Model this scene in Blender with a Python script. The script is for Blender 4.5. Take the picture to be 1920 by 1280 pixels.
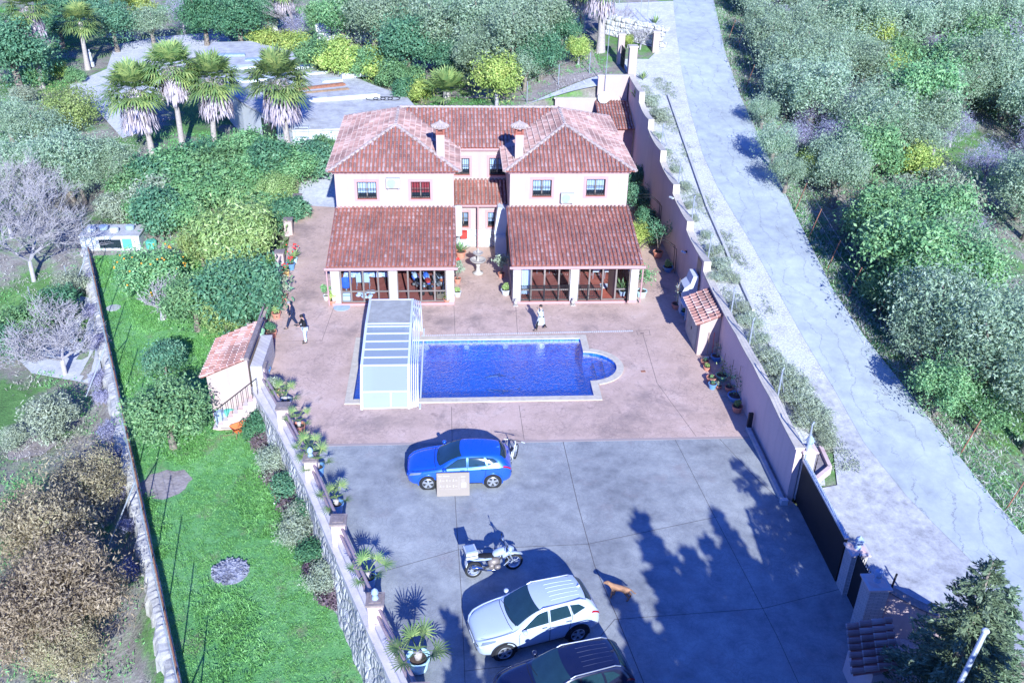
import bpy, bmesh, math, random
import numpy as np
from mathutils import Vector, Matrix, Euler
SC = bpy.context.scene
for o in list(bpy.data.objects): bpy.data.objects.remove(o, do_unlink=True)
COL = SC.collection
rad = math.radians
# ---------------- camera
FPX, TH, YAW, ROLL, HC = 1750.0, 5.19389542e-01, 6.77189356e-02, -2.11302429e-02, 24.2
CF = np.array([math.sin(YAW)*math.cos(TH), math.cos(YAW)*math.cos(TH), -math.sin(TH)])
_r = np.array([math.cos(YAW), -math.sin(YAW), 0.0]); _d = np.cross(CF, _r)
CR = math.cos(ROLL)*_r + math.sin(ROLL)*_d; CD = -math.sin(ROLL)*_r + math.cos(ROLL)*_d
cam = bpy.data.cameras.new('camera'); cam_o = bpy.data.objects.new('camera', cam); COL.objects.link(cam_o)
cam.sensor_width = 36; cam.lens = FPX/1920*36; cam.clip_start = .5; cam.clip_end = 900
M4 = Matrix(((CR[0], -CD[0], -CF[0], 0), (CR[1], -CD[1], -CF[1], 0), (CR[2], -CD[2], -CF[2], HC), (0, 0, 0, 1)))
cam_o.matrix_world = M4
SC.camera = cam_o
# ---------------- sky, sun, exposure
W = bpy.data.worlds.new('World'); SC.world = W; W.use_nodes = True
wn = W.node_tree.nodes; wl = W.node_tree.links; bg = wn['Background']
sky = wn.new('ShaderNodeTexSky'); sky.sky_type = 'NISHITA'; sky.sun_disc = False
SUN_EL, SUN_AZ = rad(27), rad(171.5)
sky.sun_elevation = SUN_EL; sky.sun_rotation = SUN_AZ; sky.air_density = 1.6; sky.dust_density = .3; sky.ozone_density = 3.0
tint = wn.new('ShaderNodeMix'); tint.data_type = 'RGBA'; tint.blend_type = 'MULTIPLY'; tint.inputs[0].default_value = 1; tint.inputs[7].default_value = (.26, .55, 1.9, 1)
wl.new(sky.outputs['Color'], tint.inputs[6]); wl.new(tint.outputs[2], bg.inputs['Color']); bg.inputs['Strength'].default_value = .075
sl = bpy.data.lights.new('sun', 'SUN'); sl.energy = 4.6; sl.angle = rad(.5); sl.color = (.87, .95, 1.0)
so = bpy.data.objects.new('sun', sl); COL.objects.link(so)
sd = Vector((math.sin(SUN_AZ)*math.cos(SUN_EL), math.cos(SUN_AZ)*math.cos(SUN_EL), math.sin(SUN_EL)))
so.rotation_euler = sd.to_track_quat('Z', 'Y').to_euler()
SC.view_settings.view_transform = 'Standard'; SC.view_settings.look = 'None'
SC.view_settings.exposure = 1.15; SC.view_settings.gamma = 1
SC.render.engine = 'CYCLES'
SC.cycles.max_bounces = 8; SC.cycles.transparent_max_bounces = 12

# ---------------- pixel rays of the photograph (1920 px wide) to places in the world
CAM = np.array([0, 0, HC])
def ray(x, y): return CF + (x-960)/FPX*CR + (y-640)/FPX*CD
def P(x, y, z=0.0):
    v = ray(x, y); return CAM + (z-HC)/v[2]*v
def PY(x, y, Y):
    v = ray(x, y); return CAM + Y/v[1]*v
def lerp(a, b, t): return a+(b-a)*t
def sst(a, b, x):
    t = min(1, max(0, (x-a)/(b-a))); return t*t*(3-2*t)
def interp(tab, v):
    if v <= tab[0][0]: return tab[0][1]
    for (a, x), (b, y) in zip(tab, tab[1:]):
        if v <= b: return x+(y-x)*(v-a)/(b-a)
    return tab[-1][1]
# left edge of the court, the stone wall of the garden, the road edges: x as a function of y
BAL = [(15, .6), (19.8, -1.4), (23.6, -2.95), (35.24, -7.82), (38.4, -9.3), (42.5, -9.95), (54, -10.5), (63, -11.2), (75, -12.5)]
STW = [(15, -6.65), (22.09, -9.75), (57.5, -24.2), (60, -24.8), (70, -24.8)]
def road_z(y):
    return .135*math.log1p(math.exp((y-26)/1.6))*1.6 if y < 60 else .135*(y-26)
def Gr(px, py):
    z = 0
    for _ in range(60): z = .5*z+.5*road_z(P(px, py, z)[1])
    return P(px, py, z)
RLpx = [(1262, 0), (1268, 60), (1278, 130), (1292, 200), (1318, 290), (1345, 350), (1405, 450), (1455, 540), (1510, 640), (1570, 740), (1620, 830), (1700, 930), (1800, 1030), (1920, 1150)]
RRpx = [(1338, 0), (1360, 100), (1388, 180), (1420, 250), (1485, 390), (1560, 540), (1620, 630), (1700, 730), (1770, 820), (1850, 920), (1920, 1005), (2060, 1170)]
RL = sorted([(float(Gr(*q)[1]), float(Gr(*q)[0])) for q in RLpx]); RR = sorted([(float(Gr(*q)[1]), float(Gr(*q)[0])) for q in RRpx])
def T(x, y):
    """height of the land"""
    core = min(max(0, y-62)*.115, 9)
    r = road_z(y)
    if x > 13.4:
        xr = interp(RR, y)
        if x <= xr: return r
        d = x-xr
        return r - .45*(1-math.exp(-d/1.2)) - min(d, 40)*.10
    east = core
    if y > 70.9: east = lerp(core, r, sst(-6, 13, x))
    elif x > 7 and y > 62: east = .4
    b = interp(BAL, y)
    if x >= b and y <= 62: return 0 if y < 62 else core
    s = interp(STW, y)
    gar = lerp(-2.0, -.9, sst(54, 64, y)); fld = lerp(-3.3, -1.6, sst(46, 60, y))
    west = (-1.3+max(0, y-62)*.065) if y > 62 else (gar if x > s else lerp(fld, gar, sst(s-1.2, s-.2, x)))
    if y <= 62:
        if y > 58: west = lerp(west, -1.3+.0*y, sst(58, 62, y))
        return west
    return lerp(west, east, sst(-15.0, -12.6, x)) if x < -12.6 else east
def G(px, py, it=40):
    """where the ray through a pixel meets the land"""
    v = ray(px, py); t = 12.0
    while t < 400:
        q = CAM+t*v
        if q[2] <= T(q[0], q[1]): break
        t += .5
    lo, hi = t-.5, t
    for _ in range(14):
        m = (lo+hi)/2; q = CAM+m*v
        if q[2] <= T(q[0], q[1]): hi = m
        else: lo = m
    q = CAM+hi*v
    return np.array([q[0], q[1], T(q[0], q[1])])

# ---------------- objects
def tag(o, label=None, cat=None, group=None, kind=None):
    if label: o['label'] = label
    if cat: o['category'] = cat
    if group: o['group'] = group
    if kind: o['kind'] = kind
    return o
def thing(name, label, cat, loc=(0, 0, 0), rz=0, group=None):
    o = bpy.data.objects.new(name, None); COL.objects.link(o)
    o.location = tuple(float(v) for v in loc); o.rotation_euler = (0, 0, rz); o.empty_display_size = .3
    return tag(o, label, cat, group)
def copy_tree(o, loc=None, rz=None, label=None, sc=None, par=None):
    c = o.copy(); COL.objects.link(c)
    if par is not None: c.parent = par
    for ch in list(o.children): copy_tree(ch, par=c)
    if loc is not None: c.location = tuple(float(v) for v in loc)
    if rz is not None: c.rotation_euler = (0, 0, rz)
    if sc is not None: c.scale = (sc, sc, sc) if not isinstance(sc, tuple) else sc
    if label: c['label'] = label
    return c
class MB:
    def __init__(s): s.v = []; s.f = []; s.m = []
    def add(s, vs, fs, m=0):
        n = len(s.v); s.v += [tuple(float(c) for c in v) for v in vs]; s.f += [tuple(i+n for i in f) for f in fs]; s.m += [m]*len(fs); return s
    def box(s, x0, y0, z0, x1, y1, z1, m=0):
        return s.add([(x0,y0,z0),(x1,y0,z0),(x1,y1,z0),(x0,y1,z0),(x0,y0,z1),(x1,y0,z1),(x1,y1,z1),(x0,y1,z1)],
                     [(0,3,2,1),(4,5,6,7),(0,1,5,4),(1,2,6,5),(2,3,7,6),(3,0,4,7)], m)
    def obox(s, c, sx, sy, sz, rz=0, m=0, rx=0, ry=0):
        R = Euler((rx, ry, rz)).to_matrix(); c = Vector([float(k) for k in c]); vs = []
        for k in ((-1,-1,-1),(1,-1,-1),(1,1,-1),(-1,1,-1),(-1,-1,1),(1,-1,1),(1,1,1),(-1,1,1)):
            vs.append(tuple(c+R@Vector((k[0]*sx/2, k[1]*sy/2, k[2]*sz/2))))
        return s.add(vs, [(0,3,2,1),(4,5,6,7),(0,1,5,4),(1,2,6,5),(2,3,7,6),(3,0,4,7)], m)
    def loft(s, rings, cap=True, closed=True, m=0):
        n = len(rings[0]); vs = [p for r in rings for p in r]; fs = []
        for i in range(len(rings)-1):
            for j in range(n if closed else n-1):
                a = i*n+j; b = i*n+(j+1) % n
                fs.append((a, b, b+n, a+n))
        if cap and closed: fs.append(tuple(range(n-1, -1, -1))); fs.append(tuple((len(rings)-1)*n+j for j in range(n)))
        return s.add(vs, fs, m)
    def tube(s, pts, r, n=8, m=0, cap=True):
        pts = [Vector([float(k) for k in p]) for p in pts]
        if not isinstance(r, (list, tuple)): r = [r]*len(pts)
        rings = []; ref = None
        for i, p in enumerate(pts):
            t = (pts[min(i+1, len(pts)-1)]-pts[max(i-1, 0)]).normalized()
            if ref is None: ref = Vector((0, 0, 1)) if abs(t.z) < .9 else Vector((1, 0, 0))
            a = t.cross(ref)
            if a.length < 1e-4: a = t.cross(Vector((0, 1, .1)))
            a.normalize(); b = t.cross(a); ref = -b if False else ref
            rings.append([p+r[i]*(math.cos(2*math.pi*k/n)*a+math.sin(2*math.pi*k/n)*b) for k in range(n)])
        return s.loft(rings, cap=cap, m=m)
    def lathe(s, prof, c=(0, 0, 0), n=16, m=0, ax=None):
        rings = []
        for r, z in prof:
            rings.append([(c[0]+r*math.cos(2*math.pi*k/n), c[1]+r*math.sin(2*math.pi*k/n), c[2]+z) for k in range(n)])
        return s.loft(rings, m=m)
    def wheel(s, c, prof, n=24, m=0):
        """lathe about a y axis; prof = (radius, y)"""
        return s.loft(cap=prof[0] != prof[-1], rings=[[(c[0]+r*math.cos(2*math.pi*k/n), c[1]+y, c[2]+r*math.sin(2*math.pi*k/n)) for k in range(n)] for r, y in prof], m=m)
    def ball(s, c, rx, ry=None, rz=None, n=12, m=0, rot=0):
        ry = ry or rx; rz = rz or rx; rings = []
        for i in range(1, n//2+1):
            a = math.pi*i/(n//2+1); rr = math.sin(a); zz = -math.cos(a)
            ring = []
            for k in range(n):
                x = rr*rx*math.cos(2*math.pi*k/n); y = rr*ry*math.sin(2*math.pi*k/n)
                ring.append((c[0]+x*math.cos(rot)-y*math.sin(rot), c[1]+x*math.sin(rot)+y*math.cos(rot), c[2]+zz*rz))
            rings.append(ring)
        return s.loft(rings, m=m)
    def prism(s, poly, z0, z1, m=0):
        n = len(poly); vs = [(p[0], p[1], z0) for p in poly]+[(p[0], p[1], z1) for p in poly]
        return s.add(vs, [tuple(range(n-1, -1, -1)), tuple(range(n, 2*n))]+[(i, (i+1) % n, n+(i+1) % n, n+i) for i in range(n)], m)
    def poly(s, pts, m=0): return s.add(pts, [tuple(range(len(pts)))], m)
    def build(s, name, mats, parent=None, world=True, smooth=False, bevel=0, fix=True):
        """one mesh object; world=True: coordinates are world ones and the parent (unrotated) only shifts them"""
        me = bpy.data.meshes.new(name); V = s.v
        if parent is not None and world:
            L = parent.location.copy(); p = parent.parent
            while p is not None: L = L+p.location; p = p.parent
            V = [(a-L.x, b-L.y, c-L.z) for a, b, c in V]
        me.from_pydata(V, [], s.f)
        if not isinstance(mats, (list, tuple)): mats = [mats]
        for q in mats: me.materials.append(q)
        if len(mats) > 1: me.polygons.foreach_set('material_index', s.m)
        if smooth: me.polygons.foreach_set('use_smooth', [True]*len(me.polygons))
        me.validate(); me.update()
        if fix:
            bm = bmesh.new(); bm.from_mesh(me); bmesh.ops.recalc_face_normals(bm, faces=bm.faces)
            if bevel: bmesh.ops.bevel(bm, geom=bm.edges[:], offset=bevel, segments=2, affect='EDGES', clamp_overlap=True)
            bm.to_mesh(me); bm.free()
        o = bpy.data.objects.new(name, me); COL.objects.link(o)
        if parent is not None: o.parent = parent
        return o
def np_mesh(name, V, F, mat, parent=None, smooth=False):
    me = bpy.data.meshes.new(name); k = F.shape[1]
    me.vertices.add(len(V)); me.vertices.foreach_set('co', V.astype(np.float32).ravel())
    me.loops.add(F.size); me.loops.foreach_set('vertex_index', F.astype(np.int32).ravel())
    me.polygons.add(len(F)); me.polygons.foreach_set('loop_start', np.arange(0, F.size, k, dtype=np.int32))
    me.update(calc_edges=True)
    mats = mat if isinstance(mat, (list, tuple)) else [mat]
    for q in mats: me.materials.append(q)
    if smooth: me.polygons.foreach_set('use_smooth', [True]*len(F))
    o = bpy.data.objects.new(name, me); COL.objects.link(o)
    if parent is not None: o.parent = parent
    return o
# ---------------- materials
class NT:
    def __init__(s, name):
        s.m = bpy.data.materials.new(name); s.m.use_nodes = True; s.n = s.m.node_tree.nodes; s.l = s.m.node_tree.links
        s.b = s.n['Principled BSDF']; s.out = s.n['Material Output']
    def new(s, t, **k):
        q = s.n.new('ShaderNode'+t)
        for a, v in k.items(): setattr(q, a, v)
        return q
    def inp(s, q, i, v):
        if hasattr(v, 'is_output') or isinstance(v, bpy.types.NodeSocket): s.l.new(v, q.inputs[i])
        elif v is not None: q.inputs[i].default_value = v
    def pos(s, kind='Object', scale=(1, 1, 1), rot=0):
        if kind == 'World': o = s.new('NewGeometry').outputs['Position']
        else: o = s.new('TexCoord').outputs[kind]
        if scale != (1, 1, 1) or rot:
            mp = s.new('Mapping'); s.l.new(o, mp.inputs['Vector']); mp.inputs['Scale'].default_value = scale; mp.inputs['Rotation'].default_value = (0, 0, rot); o = mp.outputs[0]
        return o
    def noise(s, vec, scale, detail=4, rough=.55, dist=0):
        q = s.new('TexNoise'); s.inp(q, 'Vector', vec); q.inputs['Scale'].default_value = scale; q.inputs['Detail'].default_value = detail
        q.inputs['Roughness'].default_value = rough; q.inputs['Distortion'].default_value = dist; return q.outputs['Fac']
    def voro(s, vec, scale, feat='F1', rnd=1):
        q = s.new('TexVoronoi', feature=feat); s.inp(q, 'Vector', vec); q.inputs['Scale'].default_value = scale; q.inputs['Randomness'].default_value = rnd; return q
    def ramp(s, fac, stops, interp='LINEAR'):
        q = s.new('ValToRGB'); s.inp(q, 'Fac', fac); cr = q.color_ramp; cr.interpolation = interp
        while len(cr.elements) < len(stops): cr.elements.new(.5)
        for e, (p, c) in zip(cr.elements, stops): e.position = p; e.color = (*c, 1) if len(c) == 3 else c
        return q.outputs[0]
    def val(s, fac, a, b, x=0.0, y=1.0):
        q = s.new('MapRange'); s.inp(q, 'Value', fac); q.inputs['From Min'].default_value = a; q.inputs['From Max'].default_value = b
        q.inputs['To Min'].default_value = x; q.inputs['To Max'].default_value = y; return q.outputs[0]
    def mix(s, fac, a, b, mode='MIX'):
        q = s.new('Mix', data_type='RGBA', blend_type=mode); s.inp(q, 0, fac)
        for i, v in ((6, a), (7, b)):
            if isinstance(v, tuple): v = (*v, 1) if len(v) == 3 else v
            s.inp(q, i, v)
        return q.outputs[2]
    def math(s, op, a, b=None):
        q = s.new('Math', operation=op); s.inp(q, 0, a); s.inp(q, 1, b); return q.outputs[0]
    def bump(s, h, strength=.3, dist=.02):
        q = s.new('Bump'); s.inp(q, 'Height', h); q.inputs['Strength'].default_value = strength; q.inputs['Distance'].default_value = dist
        s.l.new(q.outputs[0], s.b.inputs['Normal']); return q
    def fin(s, col, rough=.8, spec=.3):
        s.inp(s.b, 'Base Color', (*col, 1) if isinstance(col, tuple) and len(col) == 3 else col); s.inp(s.b, 'Roughness', rough)
        s.b.inputs['Specular IOR Level'].default_value = spec; return s.m
def plain(name, c, rough=.7, var=.18, scale=3.0, metal=0, spec=.35, bump=.15, bs=25, coat=0, c2=None, kind='Object'):
    """weathered flat colour: slow and fine noise in tone, fine bump"""
    t = NT(name); p = t.pos(kind); n1 = t.noise(p, scale, 5, .6); n2 = t.noise(p, scale*9, 3)
    lo = tuple(v*(1-var) for v in c) if c2 is None else c2; hi = tuple(min(1, v*(1+var*.6)) for v in c)
    f = t.math('ADD', t.math('MULTIPLY', n1, .7), t.math('MULTIPLY', n2, .3))
    col = t.ramp(f, [(.34, lo), (.66, hi)])
    t.b.inputs['Metallic'].default_value = metal
    if coat: t.b.inputs['Coat Weight'].default_value = coat; t.b.inputs['Coat Roughness'].default_value = .04
    if bump: t.bump(t.noise(p, bs, 4), bump, .01)
    return t.fin(col, rough, spec)
def leaf_mat(name, stops, trans=.25, rough=.55):
    t = NT(name); rnd = t.new('NewGeometry').outputs['Random Per Island']
    p = t.pos('Object'); n = t.noise(p, .9, 3)
    ob = t.new('ObjectInfo').outputs['Random']; f = t.math('ADD', t.math('MULTIPLY', rnd, .5), t.math('ADD', t.math('MULTIPLY', t.val(n, .3, .7), .35), t.math('MULTIPLY', ob, .22)))
    col = t.ramp(f, stops); hs = t.new('HueSaturation'); t.l.new(col, hs.inputs['Color']); t.l.new(t.val(ob, 0, 1, .475, .515), hs.inputs['Hue']); hs.inputs['Saturation'].default_value = 1.05; col = hs.outputs[0]; t.fin(col, rough, .25)
    tr = t.new('BsdfTranslucent'); t.l.new(col, tr.inputs['Color']); mx = t.new('MixShader'); mx.inputs[0].default_value = trans
    t.l.new(t.b.outputs[0], mx.inputs[1]); t.l.new(tr.outputs[0], mx.inputs[2]); t.l.new(mx.outputs[0], t.out.inputs['Surface'])
    return t.m
def glass_mat(name, tint=(.75, .85, .95), ior_mix=.5, rough=.02):
    t = NT(name); tr = t.new('BsdfTransparent'); tr.inputs[0].default_value = (*tint, 1); gl = t.new('BsdfGlossy'); gl.inputs['Roughness'].default_value = rough
    fr = t.new('Fresnel'); fr.inputs[0].default_value = 1.5; mx = t.new('MixShader'); f = t.math('MULTIPLY', fr.outputs[0], ior_mix)
    t.l.new(f, mx.inputs[0]); t.l.new(tr.outputs[0], mx.inputs[1]); t.l.new(gl.outputs[0], mx.inputs[2]); t.l.new(mx.outputs[0], t.out.inputs['Surface'])
    return t.m
def milky(name, c, f):
    t = NT(name); t.fin(c, .25, .6); tr = t.new('BsdfTransparent'); tr.inputs[0].default_value = (.85, .92, .96, 1); mx = t.new('MixShader'); mx.inputs[0].default_value = f
    t.l.new(tr.outputs[0], mx.inputs[1]); t.l.new(t.b.outputs[0], mx.inputs[2]); t.l.new(mx.outputs[0], t.out.inputs['Surface']); return t.m
def m_plaster(name, c):
    t = NT(name); p = t.pos('World'); n1 = t.noise(p, .5, 6, .6); n2 = t.noise(p, 14, 4)
    st = t.noise(t.pos('World', (2.2, 2.2, .25)), 1.0, 5, .7)
    col = t.ramp(t.math('ADD', t.math('MULTIPLY', n1, .5), t.math('MULTIPLY', n2, .5)), [(.3, tuple(v*.9 for v in c)), (.7, tuple(min(1, v*1.05) for v in c))])
    col = t.mix(t.val(st, .52, .75, 0, .55), col, tuple(v*.72 for v in c))
    t.bump(n2, .35, .01); return t.fin(col, .9, .2)
def m_tile(name, stops, dark=.5):
    t = NT(name); rnd = t.new('NewGeometry').outputs['Random Per Island']; p = t.pos('World')
    col = t.ramp(rnd, stops); pat = t.noise(p, .55, 4, .6); fine = t.noise(p, 7, 5, .7)
    col = t.mix(t.val(pat, .42, .66, 0, .85), col, (.16, .09, .085)); col = t.mix(t.val(fine, .5, .8, 0, .55), col, (.36, .26, .25))
    t.bump(fine, .3, .01); return t.fin(col, .85, .25)
def m_paving():
    t = NT('stamped_concrete'); p = t.pos('World'); big = t.noise(p, .22, 5, .62); mid = t.noise(p, 1.1, 5, .65); fine = t.noise(p, 18, 4, .7)
    col = t.ramp(t.math('ADD', t.math('MULTIPLY', big, .5), t.math('MULTIPLY', mid, .5)), [(.32, (.33, .235, .19)), (.45, (.51, .355, .28)), (.56, (.60, .42, .34)), (.7, (.66, .51, .43))])
    wet = t.noise(p, .35, 6, .7, .4); col = t.mix(t.val(wet, .53, .68, 0, .7), col, (.22, .165, .145)); st = t.noise(p, 2.2, 6, .75, .5); col = t.mix(t.val(st, .54, .70, 0, .65), col, (.21, .145, .12))
    v = t.voro(t.mix(.06, p, t.noise(p, 3, 2)), 4.2, 'DISTANCE_TO_EDGE'); e = t.val(v.outputs['Distance'], .0, .06, .8, 0)
    e = t.math('MULTIPLY', e, t.val(t.noise(p, .5, 3), .42, .62, .08, .55)); col = t.mix(e, col, (.15, .10, .10))
    col = t.mix(t.val(fine, .3, .75, 0, .3), col, (.18, .13, .12)); t.bump(t.math('SUBTRACT', fine, e), .35, .01); return t.fin(col, .75, .35)
def m_grey():
    t = NT('grey_stamped_concrete'); p = t.pos('World'); big = t.noise(p, .25, 5, .62); mid = t.noise(p, 1.4, 5, .7); fine = t.noise(p, 20, 4, .7)
    col = t.ramp(t.math('ADD', t.math('MULTIPLY', big, .5), t.math('MULTIPLY', mid, .5)), [(.34, (.16, .165, .165)), (.46, (.265, .27, .265)), (.55, (.34, .345, .33)), (.68, (.45, .45, .425))])
    dw = t.noise(p, .6, 5, .7); col = t.mix(t.val(dw, .56, .74, 0, .55), col, (.30, .24, .225))
    # fan pattern of small setts: rings round the cell centres
    v = t.voro(p, .85, 'F1', .15); ring = t.math('FRACT', t.math('MULTIPLY', v.outputs['Distance'], 7.0)); e = t.val(t.math('ABSOLUTE', t.math('SUBTRACT', ring, .5)), .38, .5, 0, .7)
    v2 = t.voro(p, 7, 'DISTANCE_TO_EDGE'); e2 = t.val(v2.outputs['Distance'], 0, .05, 1, 0)
    e = t.math('MULTIPLY', t.math('MAXIMUM', t.math('MULTIPLY', e, .8), t.math('MULTIPLY', e2, .6)), t.val(t.noise(p, .8, 3), .35, .65, .15, .6))
    col = t.mix(e, col, (.12, .11, .13)); col = t.mix(t.val(fine, .3, .75, 0, .3), col, (.13, .125, .14))
    t.bump(t.math('SUBTRACT', fine, e), .4, .012); return t.fin(col, .7, .4)
def m_road():
    t = NT('old_asphalt'); p = t.pos('World'); big = t.noise(p, .18, 5, .6); mid = t.noise(p, 1.3, 5, .65); fine = t.noise(p, 45, 3, .7)
    col = t.ramp(t.math('ADD', t.math('MULTIPLY', big, .5), t.math('MULTIPLY', mid, .5)), [(.34, (.27, .295, .30)), (.5, (.375, .41, .41)), (.65, (.48, .52, .52))])
    sp = t.new('SeparateXYZ'); t.l.new(p, sp.inputs[0]); wv = t.math('ADD', t.math('MULTIPLY', sp.outputs[0], .9), t.math('ADD', t.math('MULTIPLY', t.noise(p, .22, 2), 3.2), t.math('MULTIPLY', t.noise(p, 1.6, 5, .75), .9)))
    fr = t.math('ABSOLUTE', t.math('SUBTRACT', t.math('FRACT', wv), .5)); e = t.math('MULTIPLY', t.val(fr, 0, .026, 1, 0), t.val(t.noise(p, .35, 3), .38, .50))
    v2 = t.voro(t.mix(.1, p, t.noise(p, 3, 3)), 2.2, 'DISTANCE_TO_EDGE'); e2 = t.math('MULTIPLY', t.val(v2.outputs['Distance'], 0, .02, 1, 0), t.val(t.noise(p, .5, 3), .50, .62, 0, .6))
    e = t.math('MAXIMUM', e, e2); col = t.mix(t.math('MULTIPLY', e, .9), col, (.15, .15, .18)); col = t.mix(t.val(fine, .3, .7, 0, .35), col, (.30, .30, .32))
    t.bump(t.math('SUBTRACT', fine, e), .5, .015); return t.fin(col, .9, .2)
def m_ground():
    t = NT('dry_land'); p = t.pos('World'); a = t.noise(p, .16, 6, .62); b = t.noise(p, 1.2, 6, .7); c = t.noise(p, 9, 4, .7)
    soil = t.ramp(b, [(.3, (.20, .17, .15)), (.55, (.34, .30, .27)), (.75, (.48, .44, .41))])
    green = t.ramp(b, [(.3, (.06, .13, .04)), (.55, (.12, .26, .07)), (.75, (.22, .38, .13))])
    col = t.mix(t.val(t.math('ADD', t.math('MULTIPLY', a, .7), t.math('MULTIPLY', b, .3)), .46, .56), soil, green)
    col = t.mix(t.val(c, .35, .7, 0, .5), col, (.07, .075, .05)); t.bump(t.math('ADD', c, b), .8, .06); return t.fin(col, .95, .1)
def m_gravel(name, lo, hi, sc=9, green=.0):
    t = NT(name); p = t.pos('World'); v = t.voro(p, sc); a = t.noise(p, .7, 5, .7); f = t.math('ADD', t.math('MULTIPLY', t.noise(p, sc*.8, 4, .8), .6), t.math('MULTIPLY', a, .4))
    col = t.ramp(f, [(.36, lo), (.62, hi)])
    if green: col = t.mix(t.val(a, .5, .68, 0, green), col, (.10, .16, .05))
    t.bump(v.outputs['Distance'] if sc > 5 else t.noise(p, 25, 4, .7), .5, .03 if sc > 5 else .01); return t.fin(col, .95, .15)
def m_grass():
    t = NT('lawn_grass'); p = t.pos('World'); a = t.noise(p, .25, 5, .6); b = t.noise(p, 3.0, 5, .75); c = t.noise(p, 22, 4, .8)
    f = t.math('ADD', t.math('MULTIPLY', a, .35), t.math('ADD', t.math('MULTIPLY', b, .35), t.math('MULTIPLY', c, .3)))
    col = t.ramp(f, [(.36, (.07, .20, .07)), (.5, (.15, .38, .12)), (.62, (.28, .52, .22))]); col = t.mix(t.val(t.noise(p, .55, 5, .7), .56, .68, 0, .75), col, (.26, .23, .15))
    t.bump(t.math('ADD', b, c), 1.0, .06); return t.fin(col, .9, .15)
def m_brick(name, c1, c2, mortar, sx=.24, sy=.06, kind='Object'):
    t = NT(name); q = t.pos(kind); sp = t.new('SeparateXYZ'); t.l.new(q, sp.inputs[0]); cb = t.new('CombineXYZ')
    t.l.new(t.math('ADD', sp.outputs[0], sp.outputs[1]), cb.inputs[0]); t.l.new(sp.outputs[2], cb.inputs[1])
    b = t.new('TexBrick'); t.l.new(cb.outputs[0], b.inputs['Vector']); b.inputs['Color1'].default_value = (*c1, 1); b.inputs['Color2'].default_value = (*c2, 1); b.inputs['Mortar'].default_value = (*mortar, 1)
    b.inputs['Scale'].default_value = 1; b.inputs['Brick Width'].default_value = sx; b.inputs['Row Height'].default_value = sy; b.inputs['Mortar Size'].default_value = .012
    col = t.mix(t.val(t.noise(q, 5, 4), .3, .7, 0, .25), b.outputs['Color'], tuple(v*.6 for v in c1)); t.bump(t.math('ADD', b.outputs['Fac'], t.noise(q, 20, 3)), -.4, .01); return t.fin(col, .85, .2)
def m_rock(name, lo, hi, sc=1.6):
    t = NT(name); p = t.pos('World'); v = t.voro(p, sc, 'DISTANCE_TO_EDGE'); a = t.noise(p, 2.2, 6, .7); c = t.noise(p, 14, 4, .7)
    col = t.ramp(t.math('ADD', t.math('MULTIPLY', a, .6), t.math('MULTIPLY', c, .4)), [(.34, lo), (.62, hi)]); col = t.mix(t.val(v.outputs['Distance'], 0, .05, .28, 0), col, (.12, .115, .11)); col = t.mix(t.val(t.noise(p, .8, 5, .7), .52, .7, 0, .55), col, (.13, .15, .09))
    t.bump(t.math('ADD', t.math('MULTIPLY', t.val(v.outputs['Distance'], 0, .25), 1.5), c), .8, .06); return t.fin(col, .95, .15)
def m_water():
    t = NT('pool_water_surface'); p = t.pos('World'); h = t.math('ADD', t.noise(p, 5.5, 3, .55, .6), t.math('MULTIPLY', t.noise(p, 15, 2, .5), .35))
    bp = t.new('Bump'); t.inp(bp, 'Height', h); bp.inputs['Strength'].default_value = .38; bp.inputs['Distance'].default_value = .05
    rf = t.new('BsdfRefraction'); rf.inputs['IOR'].default_value = 1.33; rf.inputs['Roughness'].default_value = .0; rf.inputs['Color'].default_value = (.72, .88, 1, 1); t.l.new(bp.outputs[0], rf.inputs['Normal'])
    gl = t.new('BsdfGlossy'); gl.inputs['Roughness'].default_value = .03; t.l.new(bp.outputs[0], gl.inputs['Normal'])
    tr = t.new('BsdfTransparent'); tr.inputs[0].default_value = (.72, .88, 1, 1)
    fr = t.new('Fresnel'); fr.inputs[0].default_value = 1.33; t.l.new(bp.outputs[0], fr.inputs['Normal'])
    m0 = t.new('MixShader'); m0.inputs[0].default_value = .12; t.l.new(tr.outputs[0], m0.inputs[1]); t.l.new(rf.outputs[0], m0.inputs[2])
    mx = t.new('MixShader'); t.l.new(t.math('MULTIPLY', fr.outputs[0], .6), mx.inputs[0]); t.l.new(m0.outputs[0], mx.inputs[1]); t.l.new(gl.outputs[0], mx.inputs[2]); t.l.new(mx.outputs[0], t.out.inputs['Surface'])
    return t.m
def m_pooltile():
    t = NT('blue_mosaic'); p = t.pos('World'); v = t.voro(p, 12, 'F1', .6); rip = t.voro(t.mix(.25, p, t.noise(p, 2, 3)), 2.4, 'SMOOTH_F1')
    col = t.ramp(v.outputs['Color'], [(.2, (.004, .055, .36)), (.5, (.008, .095, .48)), (.8, (.03, .18, .62))]); return t.fin(col, .4, .5)
def m_paint(name, c, rough=.25, coat=1, metal=.3):
    t = NT(name); p = t.pos('Object'); n = t.noise(p, 3, 4); col = t.mix(t.val(n, .3, .7, 0, .12), c, tuple(v*.6+.03 for v in c)); t.b.inputs['Metallic'].default_value = metal
    t.b.inputs['Coat Weight'].default_value = coat; t.b.inputs['Coat Roughness'].default_value = .03; r = t.val(n, .3, .7, rough, rough+.12); return t.fin(col, r, .5)

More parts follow.
